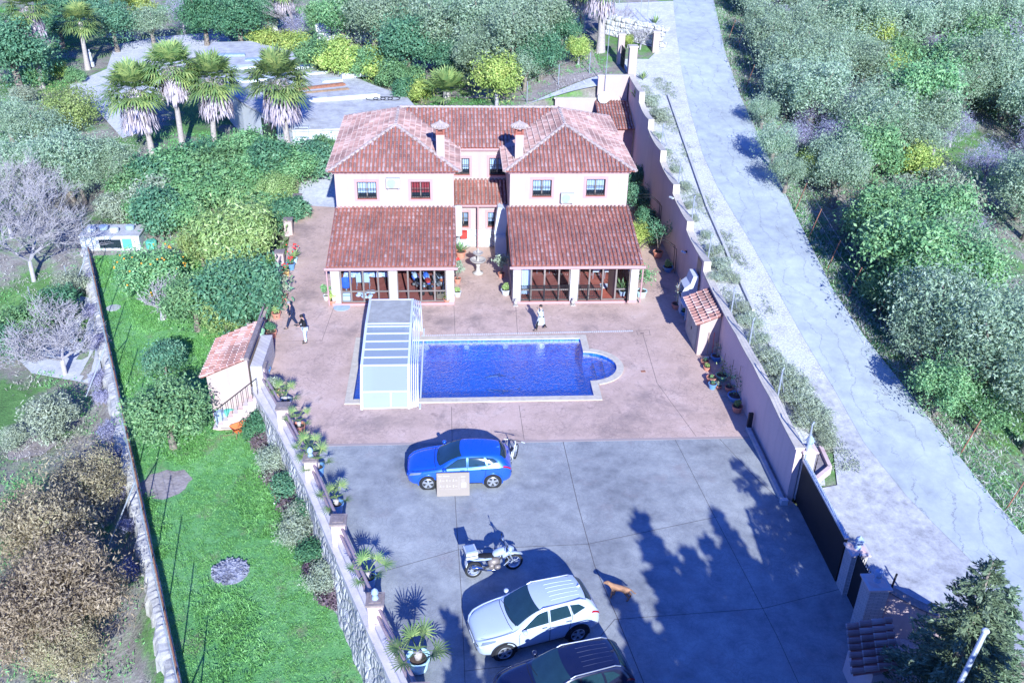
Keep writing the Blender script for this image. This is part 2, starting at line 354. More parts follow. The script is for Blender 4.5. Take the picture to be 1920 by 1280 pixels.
M = dict(
 wall=m_plaster('pink_plaster', (.44, .34, .31)), wallin=m_plaster('perimeter_plaster', (.64, .48, .45)), trim=m_plaster('rose_trim', (.46, .27, .27)), white=m_plaster('white_plaster', (.52, .53, .55)),
 tile=m_tile('barrel_tile', [(0, (.26, .15, .13)), (.35, (.37, .21, .18)), (.7, (.44, .27, .235)), (1, (.48, .34, .305))]),
 tileo=m_tile('new_red_tile', [(0, (.30, .14, .11)), (.4, (.46, .22, .175)), (.75, (.53, .29, .24)), (1, (.56, .40, .35))]),
 pan=plain('tile_channel', (.33, .11, .08), .9, .35, 2), lip=plain('tile_lip', (.46, .33, .29), .9, .3, 6), ridge=plain('ridge_tile_mortar', (.40, .32, .29), .9, .3, 6),
 paving=m_paving(), grey=m_grey(), road=m_road(), ground=m_ground(), grass=m_grass(), water=m_water(), pooltile=m_pooltile(),
 gravel=m_gravel('pale_gravel', (.26, .25, .245), (.66, .65, .64), 14, .25), apron=m_gravel('apron_concrete', (.25, .245, .25), (.50, .49, .495), 3), stonepath=m_gravel('pale_path', (.34, .34, .36), (.56, .55, .56), 5),
 dirt=m_gravel('bare_dirt', (.17, .14, .13), (.36, .31, .30), 6), ash=m_gravel('grey_ash', (.05, .05, .07), (.34, .34, .40), 7), slab=m_gravel('roof_slab', (.30, .29, .29), (.52, .51, .50), 2),
 coping=plain('cream_coping', (.52, .45, .36), .7, .2, 5, kind='World'), brickw=m_brick('pale_brick', (.48, .43, .41), (.58, .53, .51), (.30, .27, .26), .30, .07), brickr=m_brick('rose_brick', (.60, .40, .36), (.70, .52, .48), (.55, .48, .46)),
 capst=plain('cap_stone', (.24, .19, .18), .9, .4, 6), rail=plain('mauve_wood_rail', (.30, .22, .24), .7, .2, 8), rock=m_rock('retaining_rock', (.22, .21, .20), (.58, .56, .54), 3.2), rockl=plain('lime_rubble', (.46, .43, .39), .95, .45, 2.2, bump=.9, bs=9, kind='World'), rockw=m_rock('pale_rock', (.40, .39, .38), (.68, .66, .65), 2.2),
 lowtop=plain('wall_top_render', (.52, .47, .48), .9, .2, 2, kind='World'), steel=plain('galvanised_steel', (.50, .54, .60), .45, .15, 4, .6), rust=plain('rusty_steel', (.30, .13, .08), .9, .4, 9), black=plain('black_iron', (.018, .018, .022), .5, .2, 5),
 rubber=plain('tyre_rubber', (.02, .02, .022), .85, .2, 8), alloy=plain('wheel_alloy', (.58, .60, .64), .3, .1, 4, .8), chrome=plain('chrome', (.7, .7, .72), .12, .05, 3, 1), wood=plain('old_wood', (.26, .17, .11), .8, .35, 4), bark=plain('bark', (.22, .18, .15), .95, .4, 7, bump=.8),
 palebark=plain('pale_bark', (.36, .33, .34), .95, .25, 7, bump=.6), palmbark=plain('palm_bark', (.38, .33, .30), .95, .3, 9, bump=.8), whitep=plain('white_enamel', (.60, .62, .64), .4, .06, 2), bikew=plain('bike_paint', (.40, .46, .55), .25, .25, 9, 0, .5, .1, 25, 1), accase=plain('ac_casing', (.40, .43, .45), .5, .08, 3), plasticw=plain('white_plastic', (.52, .54, .56), .5, .08, 3),
 terra=plain('terracotta', (.55, .22, .15), .85, .25, 5), bluepot=plain('blue_pot', (.12, .25, .45), .5, .15, 4), greenpl=plain('green_plastic', (.28, .48, .30), .6, .12, 4), cyanp=plain('pale_cyan_pot', (.45, .66, .72), .5, .1, 3), yellowp=plain('ochre_pot', (.66, .42, .16), .6, .15, 4),
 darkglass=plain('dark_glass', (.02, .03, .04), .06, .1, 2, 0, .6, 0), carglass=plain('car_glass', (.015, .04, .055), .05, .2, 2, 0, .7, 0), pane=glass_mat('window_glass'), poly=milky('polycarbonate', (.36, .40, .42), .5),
 alu=plain('white_aluminium', (.58, .61, .66), .4, .05, 3, .1), alub=plain('bronze_aluminium', (.24, .20, .18), .45, .15, 3, .3), solid=plain('weathered_panel', (.34, .33, .30), .8, .25, 2.5), redfloor=m_gravel('red_floor_tile', (.30, .07, .05), (.44, .13, .09), 3),
 blue=m_paint('blue_car_paint', (.01, .10, .62)), pearl=m_paint('white_car_paint', (.48, .54, .64), .25, 1, .1), navy=m_paint('black_car_paint', (.010, .014, .045)), redl=plain('red_lamp', (.32, .01, .015), .15, .1, 3, 0, .6, 0), lens=plain('lamp_lens', (.20, .23, .27), .08, .1, 3, .2, .8, 0),
 card=plain('cardboard', (.27, .225, .19), .8, .06, 2), cardp=plain('printed_pale', (.44, .39, .35), .8, .05, 2), skin=plain('skin', (.52, .30, .22), .6, .08, 20, bump=.05), hair=plain('dark_hair', (.02, .016, .014), .6, .3, 30), hairg=plain('grey_hair', (.25, .24, .24), .6, .3, 30),
 coatw=plain('white_coat_cloth', (.42, .44, .45), .85, .12, 6), navyc=plain('navy_cloth', (.012, .02, .055), .9, .3, 6), blackc=plain('black_cloth', (.012, .012, .016), .9, .3, 6), jeans=plain('pale_denim', (.48, .56, .66), .9, .15, 8), shoe=plain('dark_shoe', (.03, .03, .035), .7, .2, 6),
 dog=plain('tan_fur', (.36, .19, .11), .9, .3, 9), orange=plain('orange_plastic', (.70, .16, .05), .5, .15, 4), red=plain('red_plastic', (.55, .05, .04), .5, .15, 4), bluec=plain('blue_plastic', (.05, .14, .55), .5, .15, 4), tarp=plain('blue_grey_tarp', (.30, .38, .50), .7, .15, 4), greent=plain('green_tarp', (.10, .42, .32), .7, .2, 4),
 cloth=m_gravel('blue_white_cloth', (.05, .12, .40), (.85, .86, .88), 7), curtw=plain('white_curtain', (.62, .65, .72), .9, .2, 9), curtr=plain('red_curtain', (.40, .05, .05), .9, .3, 9), soil=plain('potting_soil', (.08, .055, .04), .95, .3, 9), concrete=plain('concrete_beam', (.42, .41, .41), .9, .2, 4), stone=plain('carved_stone', (.40, .36, .33), .8, .2, 6),
 gate=plain('black_gate_panel', (.014, .013, .014), .55, .3, 2), joint=plain('joint_line', (.10, .085, .085), .9, .3, 5), wire=plain('wire', (.35, .36, .38), .6, .1, 5, .5), strip=m_brick('brick_strip', (.50, .40, .35), (.62, .52, .47), (.34, .27, .25), .14, .4, 'World'),
)
L = dict(
 green=leaf_mat('leaf_green', [(0, (0.066, 0.154, 0.076)), (.5, (0.171, 0.346, 0.155)), (1, (0.422, 0.589, 0.299))], .3),
 dark=leaf_mat('leaf_dark', [(0, (0.039, 0.115, 0.076)), (.5, (0.105, 0.243, 0.141)), (1, (0.290, 0.461, 0.272))], .3),
 olive=leaf_mat('leaf_olive', [(0, (.10, .17, .10)), (.5, (.31, .43, .28)), (1, (.58, .66, .50))], .4),
 lime=leaf_mat('leaf_lime', [(0, (0.118, 0.205, 0.062)), (.5, (0.343, 0.461, 0.129)), (1, (0.764, 0.768, 0.272))], .3),
 mango=leaf_mat('leaf_mango', [(0, (0.079, 0.166, 0.062)), (.5, (0.277, 0.397, 0.141)), (1, (0.632, 0.717, 0.351))], .3),
 dry=leaf_mat('leaf_dry', [(0, (.12, .10, .06)), (.4, (.32, .27, .17)), (.75, (.50, .43, .28)), (1, (.38, .46, .17))], .3),
 scrub=leaf_mat('leaf_scrub', [(0, (0.160, 0.194, 0.143)), (.5, (0.339, 0.399, 0.279)), (1, (0.585, 0.624, 0.503))], .3),
 twig=leaf_mat('twig_mauve', [(0, (0.184, 0.170, 0.224)), (.5, (0.313, 0.292, 0.392)), (1, (0.478, 0.462, 0.605))], .05),
 palm=leaf_mat('leaf_palm', [(0, (.07, .14, .06)), (.45, (.18, .29, .11)), (.8, (.36, .44, .16)), (1, (.50, .50, .18))]),
 dead=leaf_mat('palm_skirt', [(0, (0.231, 0.179, 0.184)), (.5, (0.441, 0.367, 0.394)), (1, (0.630, 0.557, 0.617))], .1),
 conif=leaf_mat('leaf_conifer', [(0, (0.046, 0.075, 0.059)), (.5, (0.153, 0.224, 0.125)), (1, (0.416, 0.508, 0.335))]),
 bloom=leaf_mat('blossom_pale', [(0, (0.450, 0.420, 0.625)), (.5, (0.620, 0.600, 0.800)), (1, (0.800, 0.790, 0.800))]),
 weed=leaf_mat('grass_blade', [(0, (0.075, 0.230, 0.069)), (.5, (0.182, 0.460, 0.141)), (1, (0.381, 0.700, 0.332))], .35),
 straw=leaf_mat('straw_blade', [(0, (0.260, 0.234, 0.195)), (.5, (0.468, 0.442, 0.390)), (1, (0.715, 0.689, 0.683))], .2),
 vine=leaf_mat('leaf_purple', [(0, (0.065, 0.039, 0.065)), (.5, (0.156, 0.104, 0.130)), (1, (0.312, 0.260, 0.228))]),
 fruit=plain('orange_fruit', (.75, .32, .03), .6, .1, 3), redf=plain('red_flower', (.7, .03, .03), .6, .1, 3),
)
# ---------------- plants
def unit(v): return v/np.maximum(1e-9, np.linalg.norm(v, axis=1, keepdims=True))
def leaves(C, N, ln, wd, rng, spread=.8, along=None, jit=.35):
    """diamond leaves at C facing roughly N; returns vertices and quads"""
    k = len(C); n = unit(N+spread*rng.normal(size=(k, 3)))
    t = along if along is not None else rng.normal(size=(k, 3))
    a = unit(t-(t*n).sum(1, keepdims=True)*n); b = np.cross(n, a)
    s = (1+jit*rng.uniform(-1, 1, (k, 1))); a = a*ln*.5*s; b = b*wd*.5*s
    V = np.stack([C-a, C-b*.9+a*.15+n*wd*.1, C+a, C+b*.9+a*.15+n*wd*.1], 1).reshape(-1, 3)
    return V, np.arange(4*k).reshape(-1, 4)
def join(parts):
    Vs, Fs, n = [], [], 0
    for V, F in parts: Vs.append(V); Fs.append(F+n); n += len(V)
    return np.vstack(Vs), np.vstack(Fs)
def crown_np(rx, ry, rz, zc, nl, ln, wd, seed, lobes=9, lr=.5, spread=.8, flat=0, fill=.22):
    rng = np.random.default_rng(seed); parts = []; LC = []
    for i in range(lobes):
        th = 2*math.pi*(i*.618+rng.uniform(-.08, .08)); u = rng.uniform(-.5, .85); q = math.sqrt(max(0, 1-u*u))
        k = rng.uniform(.45, .68) if i else 0
        c = np.array([k*q*math.cos(th)*rx, k*q*math.sin(th)*ry, zc+k*u*rz]); r = lr*rng.uniform(.75, 1.15); LC.append((c, r))
        m = int(nl/lobes*(r/lr)**2); d = unit(rng.normal(size=(m, 3))); W3 = rng.normal(size=(5, 3))*4.2; ph = rng.uniform(0, 6.28, 5)
        lump = np.sin(d@W3.T+ph).mean(1, keepdims=True)
        rr = r*(1-.34*rng.uniform(0, 1, (m, 1))**1.6)*(1+.55*lump)*(1+.10*rng.normal(size=(m, 1)))
        keep = rng.uniform(size=m) < .35+.75*(lump[:, 0] > -.22)
        C = c+d*rr*np.array([rx, ry, rz]); C, d = C[keep], d[keep]
        parts.append(leaves(C, d+np.array([0, 0, .35]), ln, wd, rng, spread))
    m = int(nl*fill); d = unit(rng.normal(size=(m, 3))); C = np.array([0, 0, zc])+d*rng.uniform(.3, 1.28, (m, 1))*np.array([rx, ry, rz])*.9
    parts.append(leaves(C, d, ln, wd, rng, spread))
    V, F = join(parts); V[:, 2] = np.maximum(V[:, 2], .06)
    return V, F, LC
def trunk_mb(h, r, LC, seed, limbs=6, bend=.15):
    rn = random.Random(seed); mb = MB(); bx, by = rn.uniform(-bend, bend), rn.uniform(-bend, bend)
    mb.tube([(0, 0, -.4), (0, 0, 0), (bx*.5, by*.5, h*.5), (bx, by, h)], [r*1.5, r*1.25, r, r*.8], 8)
    for c, rr in LC[:limbs]:
        c = [float(v) for v in c]; mb.tube([(bx, by, h*.92), (lerp(bx, c[0], .45), lerp(by, c[1], .45), lerp(h, c[2], .6)), (c[0], c[1], c[2]+.1)], [r*.55, r*.35, r*.12], 6)
    return mb
PROTO = {}
SPEC = dict(  # rx, ry, rz, crown centre z, leaves, leaf length, width, lobes, lobe r, leaf mat, bark mat, trunk r
 olive=(2.3, 2.2, 1.8, 2.5, 9500, .135, .055, 22, .30, 'olive', 'bark', .2), oliveb=(2.1, 2.3, 2.1, 2.7, 9500, .135, .055, 18, .33, 'olive', 'bark', .2),
 carob=(3.0, 2.9, 2.5, 3.3, 12000, .19, .10, 20, .33, 'dark', 'bark', .25), green=(2.2, 2.1, 2.0, 2.4, 9500, .16, .08, 18, .33, 'green', 'bark', .16),
 greenb=(2.1, 2.3, 1.8, 2.2, 9500, .15, .075, 16, .34, 'green', 'bark', .16), mango=(2.2, 2.0, 1.7, 2.1, 9500, .20, .06, 18, .34, 'mango', 'bark', .14),
 lime=(1.9, 1.8, 1.6, 2.1, 6500, .16, .08, 14, .36, 'lime', 'palebark', .12), citrus=(1.9, 1.8, 1.6, 1.9, 7000, .15, .09, 8, .52, 'green', 'bark', .12),
 dryt=(2.4, 2.3, 2.1, 2.5, 15000, .15, .045, 22, .30, 'dry', 'palebark', .16), scrub=(1.5, 1.5, 1.2, 1.3, 4200, .16, .06, 8, .5, 'scrub', 'bark', .08),
 shrub=(1.1, 1.1, .9, .9, 4600, .12, .06, 10, .42, 'green', 'bark', .06), shrubd=(1.1, 1.0, .95, .9, 4600, .13, .065, 9, .44, 'dark', 'bark', .06),
 shrubl=(1.1, 1.0, .9, .9, 4200, .12, .06, 10, .40, 'lime', 'bark', .06), dome=(1.2, 1.2, .85, .8, 8000, .07, .04, 1, 1.0, 'mango', 'bark', .08),
 bank=(1.0, .9, .55, .5, 2300, .15, .035, 6, .5, 'scrub', 'bark', .04), brush=(.9, .7, .7, .6, 2600, .20, .02, 6, .5, 'twig', 'bark', .03),
 haze=(1.6, 1.6, 1.3, 1.8, 4200, .20, .016, 14, .36, 'twig', 'palebark', .1), bloom=(1.9, 1.8, 1.5, 2.1, 3800, .11, .07, 9, .46, 'bloom', 'palebark', .12),
 vine=(.9, .7, .5, .45, 2200, .11, .07, 6, .5, 'vine', 'bark', .03), lolo=(2.0, 2.0, 1.7, 2.4, 8000, .18, .08, 16, .34, 'dark', 'palebark', .12))
NAMES = dict(shrub='shrub', shrubd='shrub', shrubl='shrub', dome='shrub', bank='bush', brush='bush', vine='bush')
def proto(kind):
    if kind in PROTO: return PROTO[kind]
    rx, ry, rz, zc, nl, ln, wd, lb, lr, lm, bm_, tr = SPEC[kind]
    V, F, LC = crown_np(rx, ry, rz, zc, int(nl*1.25), ln*1.08, wd*1.1, sum(map(ord, kind)), lb, lr)
    PROTO[kind] = (V, F, trunk_mb(zc*.55, tr, LC, 3), lm, bm_); return PROTO[kind]
ROOT = {}
def plant(kind, p, label, cat='tree', sc=1.0, rz=None, group=None, name=None, extra=None, szf=1):
    """a tree or shrub: an empty with a crown and a trunk; repeats of a kind share meshes"""
    rn = random.Random(int(p[0]*97+p[1]*31)); rz = rn.uniform(0, 6.28) if rz is None else rz
    nm = name or (NAMES.get(kind) or dict(olive='olive_tree', oliveb='olive_tree', carob='carob_tree', citrus='citrus_tree', haze='leafless_tree', bloom='blossom_tree').get(kind, 'leafy_tree'))
    if kind not in ROOT:
        V, F, tb, lm, bk = proto(kind)
        r = thing(nm, label, cat, p, rz); cn = 'foliage' if nm in ('shrub', 'bush') else 'crown'
        np_mesh(cn, V, F, L[lm], r); tb.build('stem' if cn == 'foliage' else 'trunk', M[bk], r, world=False, smooth=True); ROOT[kind] = r
    else:
        r = copy_tree(ROOT[kind], p, rz, label); r.name = nm
        for k in ('group',):
            if k in r.keys(): del r[k]
        r['category'] = cat
    r.scale = (sc, sc, sc*szf)
    if group: r['group'] = group
    return r
def bare_tree(p, label, h=4.0, seed=1, spread=.75, depth=6, mat='palebark', cat='tree', group=None, r0=.16, name='leafless_tree', kids=3):
    rn = random.Random(seed); tr = MB(); br = MB()
    def grow(a, d, l, r, lev, mb):
        mid = a+d*l*.5+Vector((rn.uniform(-1, 1), rn.uniform(-1, 1), rn.uniform(-.3, .6)))*l*.10
        b = a+d*l; mb.tube([a, mid, b], [r, r*.85, r*.68], 5 if lev < 3 else 4, cap=False)
        if lev >= depth or (lev > 3 and rn.random() < .12): return
        for k in range(kids if lev < depth-1 else 3):
            nd = (d*.8+Vector((rn.uniform(-1, 1), rn.uniform(-1, 1), rn.uniform(-.35, .75)))*spread).normalized()
            grow(b if k < 2 else mid, nd, l*rn.uniform(.66, .9), max(r*.60, .010), lev+1, br)
    root = thing(name, label, cat, p, 0, group)
    tr.tube([(0, 0, -.3), (0, 0, 0), (.05, 0, h*.22)], [r0*1.5, r0*1.2, r0], 8); tr.build('trunk', M[mat], root, world=False, smooth=True)
    for k in range(4):
        a = 2*math.pi*k/4+rn.uniform(-.4, .4); grow(Vector((.05, 0, h*.21)), Vector((math.cos(a)*spread, math.sin(a)*spread, .8)).normalized(), h*.27, r0*.62, 1, br)
    br.build('branches', M[mat], root, world=False, fix=False); return root
def fan(rng, base, d, plen, R, nseg=16, fold=.25, droop=.5, wd=.06):
    """one fan leaf: petiole then a disc of drooping blades"""
    d = d/np.linalg.norm(d); up = np.array([0, 0, 1.0]); s = np.cross(d, up); s = s/max(1e-6, np.linalg.norm(s)); n = np.cross(s, d)
    h = base+d*plen-np.array([0, 0, .12*plen*plen]); V = []; F = []
    def strip(pts, ws):
        i0 = len(V)
        for p_, w_ in zip(pts, ws): V.append(p_-w_); V.append(p_+w_)
        for k in range(len(pts)-1): F.append((i0+2*k, i0+2*k+1, i0+2*k+3, i0+2*k+2))
    strip([base, (base+h)/2+n*.04, h], [s*.02]*3)
    for k in range(nseg):
        a = -1.9+3.8*k/(nseg-1); dd = math.cos(a)*d+math.sin(a)*s+fold*n*abs(math.sin(a)); r = R*(1-.22*abs(a)/1.9)*rng.uniform(.9, 1.08)
        m1 = h+dd*r*.55; dr = droop*r*rng.uniform(.5, 1.2); e = h+dd*r*.98-np.array([0, 0, dr*.55]); w = np.cross(dd, n); w = w/np.linalg.norm(w)
        strip([h, m1, e], [w*.012, w*wd*r*.9, w*.006])
    return V, F
def palm_crown(rng, nf, plen, R, elev0=-.5, elev1=1.35, nseg=16, droop=.55, z=0.0):
    Vs, Fs, n = [], [], 0
    for i in range(nf):
        el = lerp(elev1, elev0, (i/nf)**.9)+rng.uniform(-.1, .1); az = i*2.4+rng.uniform(-.3, .3)
        d = np.array([math.cos(az)*math.cos(el), math.sin(az)*math.cos(el), math.sin(el)])
        V, F = fan(rng, np.array([0, 0, z])+d*.08, d, plen*rng.uniform(.8, 1.15), R*rng.uniform(.85, 1.1), nseg, droop=droop*(1.2-.6*math.sin(max(0, el))))
        Vs += V; Fs += [tuple(q+n for q in f) for f in F]; n += len(V)
    return np.array(Vs), np.array(Fs)
def palm_tree(p, h, label, seed, lean=(0, 0), R=1.0, nf=46, skirt=1.7, group=None, tr=.22):
    rng = np.random.default_rng(seed); root = thing('fan_palm', label, 'palm tree', p, 0, group)
    pts = [(lean[0]*t*t, lean[1]*t*t, h*t) for t in (-.03, 0, .25, .5, .75, 1)]
    MB().tube(pts, [tr*1.5, tr*1.35, tr, tr*.9, tr*.85, tr*.9], 12).build('trunk', M['palmbark'], root, world=False, smooth=True)
    V, F = palm_crown(rng, nf, 1.05*R, 1.05*R); V = V+np.array([lean[0], lean[1], h]); np_mesh('crown', V, F, L['palm'], root)
    if skirt:
        k = 800; a = rng.uniform(0, 6.28, k); t = rng.uniform(0, 1, k); rr = (.30+.75*np.sin(np.clip(t*1.25+.35, 0, 3.1))*rng.uniform(.55, 1, k))*R
        C = np.stack([rr*np.cos(a)*1.0+lean[0], rr*np.sin(a)+lean[1], h-.25-t*skirt], 1); N = np.stack([np.cos(a), np.sin(a), .2*np.ones(k)], 1)
        al = np.stack([.25*np.cos(a), .25*np.sin(a), -np.ones(k)], 1); V, F = leaves(C, N, .75, .10, rng, .3, al); np_mesh('dead_fronds', V, F, L['dead'], root)
    return root
def conifer(p, h, r, label, seed, shade=False, group=None, n=None):
    rng = np.random.default_rng(seed); root = thing('conifer_tree', label, 'tree', p, 0, group)
    MB().tube([(0, 0, -.3), (0, 0, h*.5), (0, 0, h*.97)], [.2, .13, .02], 8).build('trunk', M['bark'], root, world=False, smooth=True)
    C = []; A = []; z = .5
    while z < h*.985:
        f = 1-z/h; nb = 7 if f > .2 else 5
        for k in range(nb):
            a = rng.uniform(0, 6.28); ln = (r*f**.8+.12)*rng.uniform(.7, 1.15); m = max(4, int(ln*(26 if shade else 70))); t = rng.uniform(.12, 1, m)
            d = np.array([math.cos(a), math.sin(a), 0]); s = np.array([-d[1], d[0], 0]); w = (.34*(1-t*.75)*ln*.55)[:, None]
            c = np.array([0, 0, z])+d*(t*ln)[:, None]+s*w*rng.uniform(-1, 1, (m, 1)); c[:, 2] += .22*ln*t-.25*ln*t*t+rng.uniform(-.08, .08, m)
            C.append(c); A.append(d+s*rng.uniform(-.8, .8, (m, 1))+np.array([0, 0, .25]))
        z += .15 if not shade else .2
    C = np.vstack(C); A = np.vstack(A); V, F = leaves(C, np.tile([0, 0, 1.0], (len(C), 1)), .17, .055, rng, .55, A) if not shade else leaves(C, np.tile([0, -.6, .8], (len(C), 1)), .55, .22, rng, .6, A); np_mesh('crown', V, F, L['conif'], root)
    return root
def potted_palm(p, label, potc, seed, s=1.0, nf=9, group='potted fan palms along the balustrade', pr=.26, ph=.42):
    rng = np.random.default_rng(seed); root = thing('potted_palm', label, 'potted palm', p, 0, group)
    pt = MB().lathe([(pr*.72, 0), (pr*.8, .02), (pr, ph), (pr*1.1, ph), (pr*1.1, ph+.05), (pr*.96, ph+.05), (pr*.94, ph-.04)], n=20).build('pot', M[potc], root, world=False, smooth=False)
    MB().lathe([(pr*.93, ph-.05), (pr*.5, ph-.02)], n=16).build('soil', M['soil'], root, world=False)
    MB().tube([(0, 0, ph-.05), (0, 0, ph+.25*s)], [.10*s, .13*s], 10).build('trunk', M['palmbark'], root, world=False, smooth=True)
    V, F = palm_crown(rng, nf, .55*s, .48*s, -.15, 1.3, 14, .3, ph+.22*s); np_mesh('fronds', V, F, L['palm'], root); return root
def potted_plant(p, label, potc='terra', kind='bushy', s=1.0, seed=1, pr=.2, ph=.3, leaf='green', group=None, flowers=None, hp=None):
    rng = np.random.default_rng(seed); root = thing('potted_plant', label, 'potted plant', p, 0, group)
    MB().lathe([(pr*.68, 0), (pr*.74, .02), (pr*.97, ph-.05), (pr*1.08, ph-.05), (pr*1.08, ph), (pr*.92, ph), (pr*.9, ph-.05)], n=18).build('pot', M[potc], root, world=False)
    MB().lathe([(pr*.9, ph-.05), (pr*.4, ph-.03)], n=14).build('soil', M['soil'], root, world=False)
    if kind == 'bushy':
        hp = hp or s*.5; V, F, LC = crown_np(.32*s, .32*s, hp*.6, ph+hp*.62, int(900*s), .10, .05, seed, 6, .55); np_mesh('foliage', V, F, L[leaf], root)
        tb = MB(); [tb.tube([(0, 0, ph-.05), (float(c[0])*.8, float(c[1])*.8, float(c[2]))], [.015, .008], 5) for c, _ in LC]; tb.build('stems', M['bark'], root, world=False)
    elif kind == 'tall':   # several bare stems with tufts of leaves
        tb = MB(); parts = []
        for k in range(6):
            a = k*1.05+rng.uniform(-.3, .3); hh = s*rng.uniform(.6, 1.15); e = (math.cos(a)*.28*s, math.sin(a)*.28*s, ph+hh)
            tb.tube([(0, 0, ph-.05), (e[0]*.4, e[1]*.4, ph+hh*.55), e], [.018, .014, .01], 5)
            m = 70; C = np.array(e)+rng.normal(size=(m, 3))*np.array([.13, .13, .11])*s; parts.append(leaves(C, C-np.array(e)+np.array([0, 0, .1]), .17, .07, rng))
        V, F = join(parts); np_mesh('foliage', V, F, L[leaf], root); tb.build('stems', M['bark'], root, world=False)
    elif kind == 'spiky':
        m = 34; a = rng.uniform(0, 6.28, m); el = rng.uniform(.35, 1.4, m); d = np.stack([np.cos(a)*np.cos(el), np.sin(a)*np.cos(el), np.sin(el)], 1)
        ln = .5*s; C = np.array([0, 0, ph-.03])+d*ln*.5; N = np.cross(d, np.stack([-np.sin(a), np.cos(a), 0*a], 1)); V, F = leaves(C, N, ln, .07*s, rng, .05, d); np_mesh('leaves', V, F, L[leaf], root)
    elif kind == 'stick':
        tb = MB(); tb.tube([(0, 0, ph-.05), (.03, .02, ph+s)], [.015, .012], 5); tb.tube([(.05, 0, ph-.05), (-.1, .05, ph+s*.8)], [.012, .01], 5); tb.build('stakes', M['wood'], root, world=False)
        m = 90; C = np.array([0, 0, ph+s*.35])+rng.normal(size=(m, 3))*np.array([.11, .11, .22])*s; V, F = leaves(C, C-np.array([0, 0, ph]), .13, .05, rng); np_mesh('foliage', V, F, L[leaf], root)
    if flowers:
        fb = MB(); rn = random.Random(seed)
        for k in range(14): a = rn.uniform(0, 6.28); q = rn.uniform(.3, 1)*.28*s; fb.ball((q*math.cos(a), q*math.sin(a), ph+rn.uniform(.5, .95)*s*.75), .045, n=6)
        fb.build('flowers', L[flowers], root, world=False)
    return root
def scatter(name, label, cat, pts, mat, ln, wd, n, seed, h=.0, up=.6, rad_=.25, kind='stuff'):
    """ground cover nobody could count: blades round many points"""
    rng = np.random.default_rng(seed); pts = np.array(pts); i = rng.integers(0, len(pts), n); C = pts[i]+rng.normal(size=(n, 3))*np.array([rad_, rad_, 0])
    C[:, 2] += rng.uniform(0, 1, n)*h+ln*.35; d = rng.normal(size=(n, 3))*np.array([.6, .6, .2])+np.array([0, 0, up]); N = rng.normal(size=(n, 3))
    V, F = leaves(C, N, ln, wd, rng, .1, d); o = np_mesh(name, V, F, mat); return tag(o, label, cat, kind=kind)
# ---------------- the land
def struct(o): o['kind'] = 'structure'; return o
def sheet(name, pxs, mat, z=None, dz=.0, world=False, sub=0, label=None, thick=0):
    """a flat or draped ground sheet given by its corners"""
    pts = [tuple(q) if world else tuple((P(*q, z) if z is not None else G(*q))) for q in pxs]
    mb = MB(); pts = [(a, b, c+dz) for a, b, c in pts]
    mb.poly(pts); o = mb.build(name, mat); 
    return struct(o)
def drape(name, xy, mat, dz, step=.5):
    """a sheet that follows the land inside a polygon"""
    xs = [p[0] for p in xy]; ys = [p[1] for p in xy]; bm = bmesh.new()
    f = bm.faces.new([bm.verts.new((float(a), float(b), 0)) for a, b in xy])
    x = math.floor(min(xs)/step)*step+step*.37
    while x < max(xs): bmesh.ops.bisect_plane(bm, geom=bm.verts[:]+bm.edges[:]+bm.faces[:], plane_co=(x, 0, 0), plane_no=(1, 0, 0)); x += step
    y = math.floor(min(ys)/step)*step+step*.37
    while y < max(ys): bmesh.ops.bisect_plane(bm, geom=bm.verts[:]+bm.edges[:]+bm.faces[:], plane_co=(0, y, 0), plane_no=(0, 1, 0)); y += step
    bmesh.ops.triangulate(bm, faces=bm.faces[:])
    for v in bm.verts: v.co.z = T(v.co.x, v.co.y)+dz
    bmesh.ops.recalc_face_normals(bm, faces=bm.faces)
    if bm.faces[:][0].normal.z < 0: bmesh.ops.reverse_faces(bm, faces=bm.faces[:])
    me = bpy.data.meshes.new(name); bm.to_mesh(me); bm.free(); me.materials.append(mat)
    for p in me.polygons: p.use_smooth = True
    o = bpy.data.objects.new(name, me); COL.objects.link(o); return struct(o)
def land():
    xs = list(np.arange(-60, 60, .8)); ys = list(np.arange(8, 130, .8)); xs = [-400, -250, -150, -100, -75]+xs+[75, 100, 150, 250, 400]; ys = [-150, -60, -20, 0]+ys+[140, 160, 200, 260, 400]
    rn = np.random.default_rng(4); V = []
    for y in ys:
        for x in xs:
            z = T(x, y); b = interp(BAL, y)
            if b-1.3 < x < 14.2 and y < 62.4: z = -2.25
            elif 13.3 <= x < 14.2 and y < 70: z = -.6
            V.append((x, y, z-.05))
    n = len(xs); F = [(j*n+i, j*n+i+1, (j+1)*n+i+1, (j+1)*n+i) for j in range(len(ys)-1) for i in range(n-1)]
    o = np_mesh('ground', np.array(V), np.array(F), M['ground'], smooth=True); return struct(o)
land()
POOL = [(-4.9, 36.9), (6.45, 36.9), (6.45, 38.2)]+[(6.45+1.50*math.sin(a), 39.6-1.40*math.cos(a)) for a in [math.pi*k/14 for k in range(1, 14)]]+[(6.45, 41.0), (6.45, 42.4), (-4.9, 42.4)]
def ring_poly(outer, inner):
    """faces of a sheet with a hole: both rings must start at matching corners"""
    bm = bmesh.new(); A = [bm.verts.new((*p, 0)) for p in outer]; B = [bm.verts.new((*p, 0)) for p in inner]
    ea = [bm.edges.new((A[i], A[(i+1) % len(A)])) for i in range(len(A))]; eb = [bm.edges.new((B[i], B[(i+1) % len(B)])) for i in range(len(B))]
    bmesh.ops.triangle_fill(bm, use_beauty=True, use_dissolve=False, edges=ea+eb); return bm
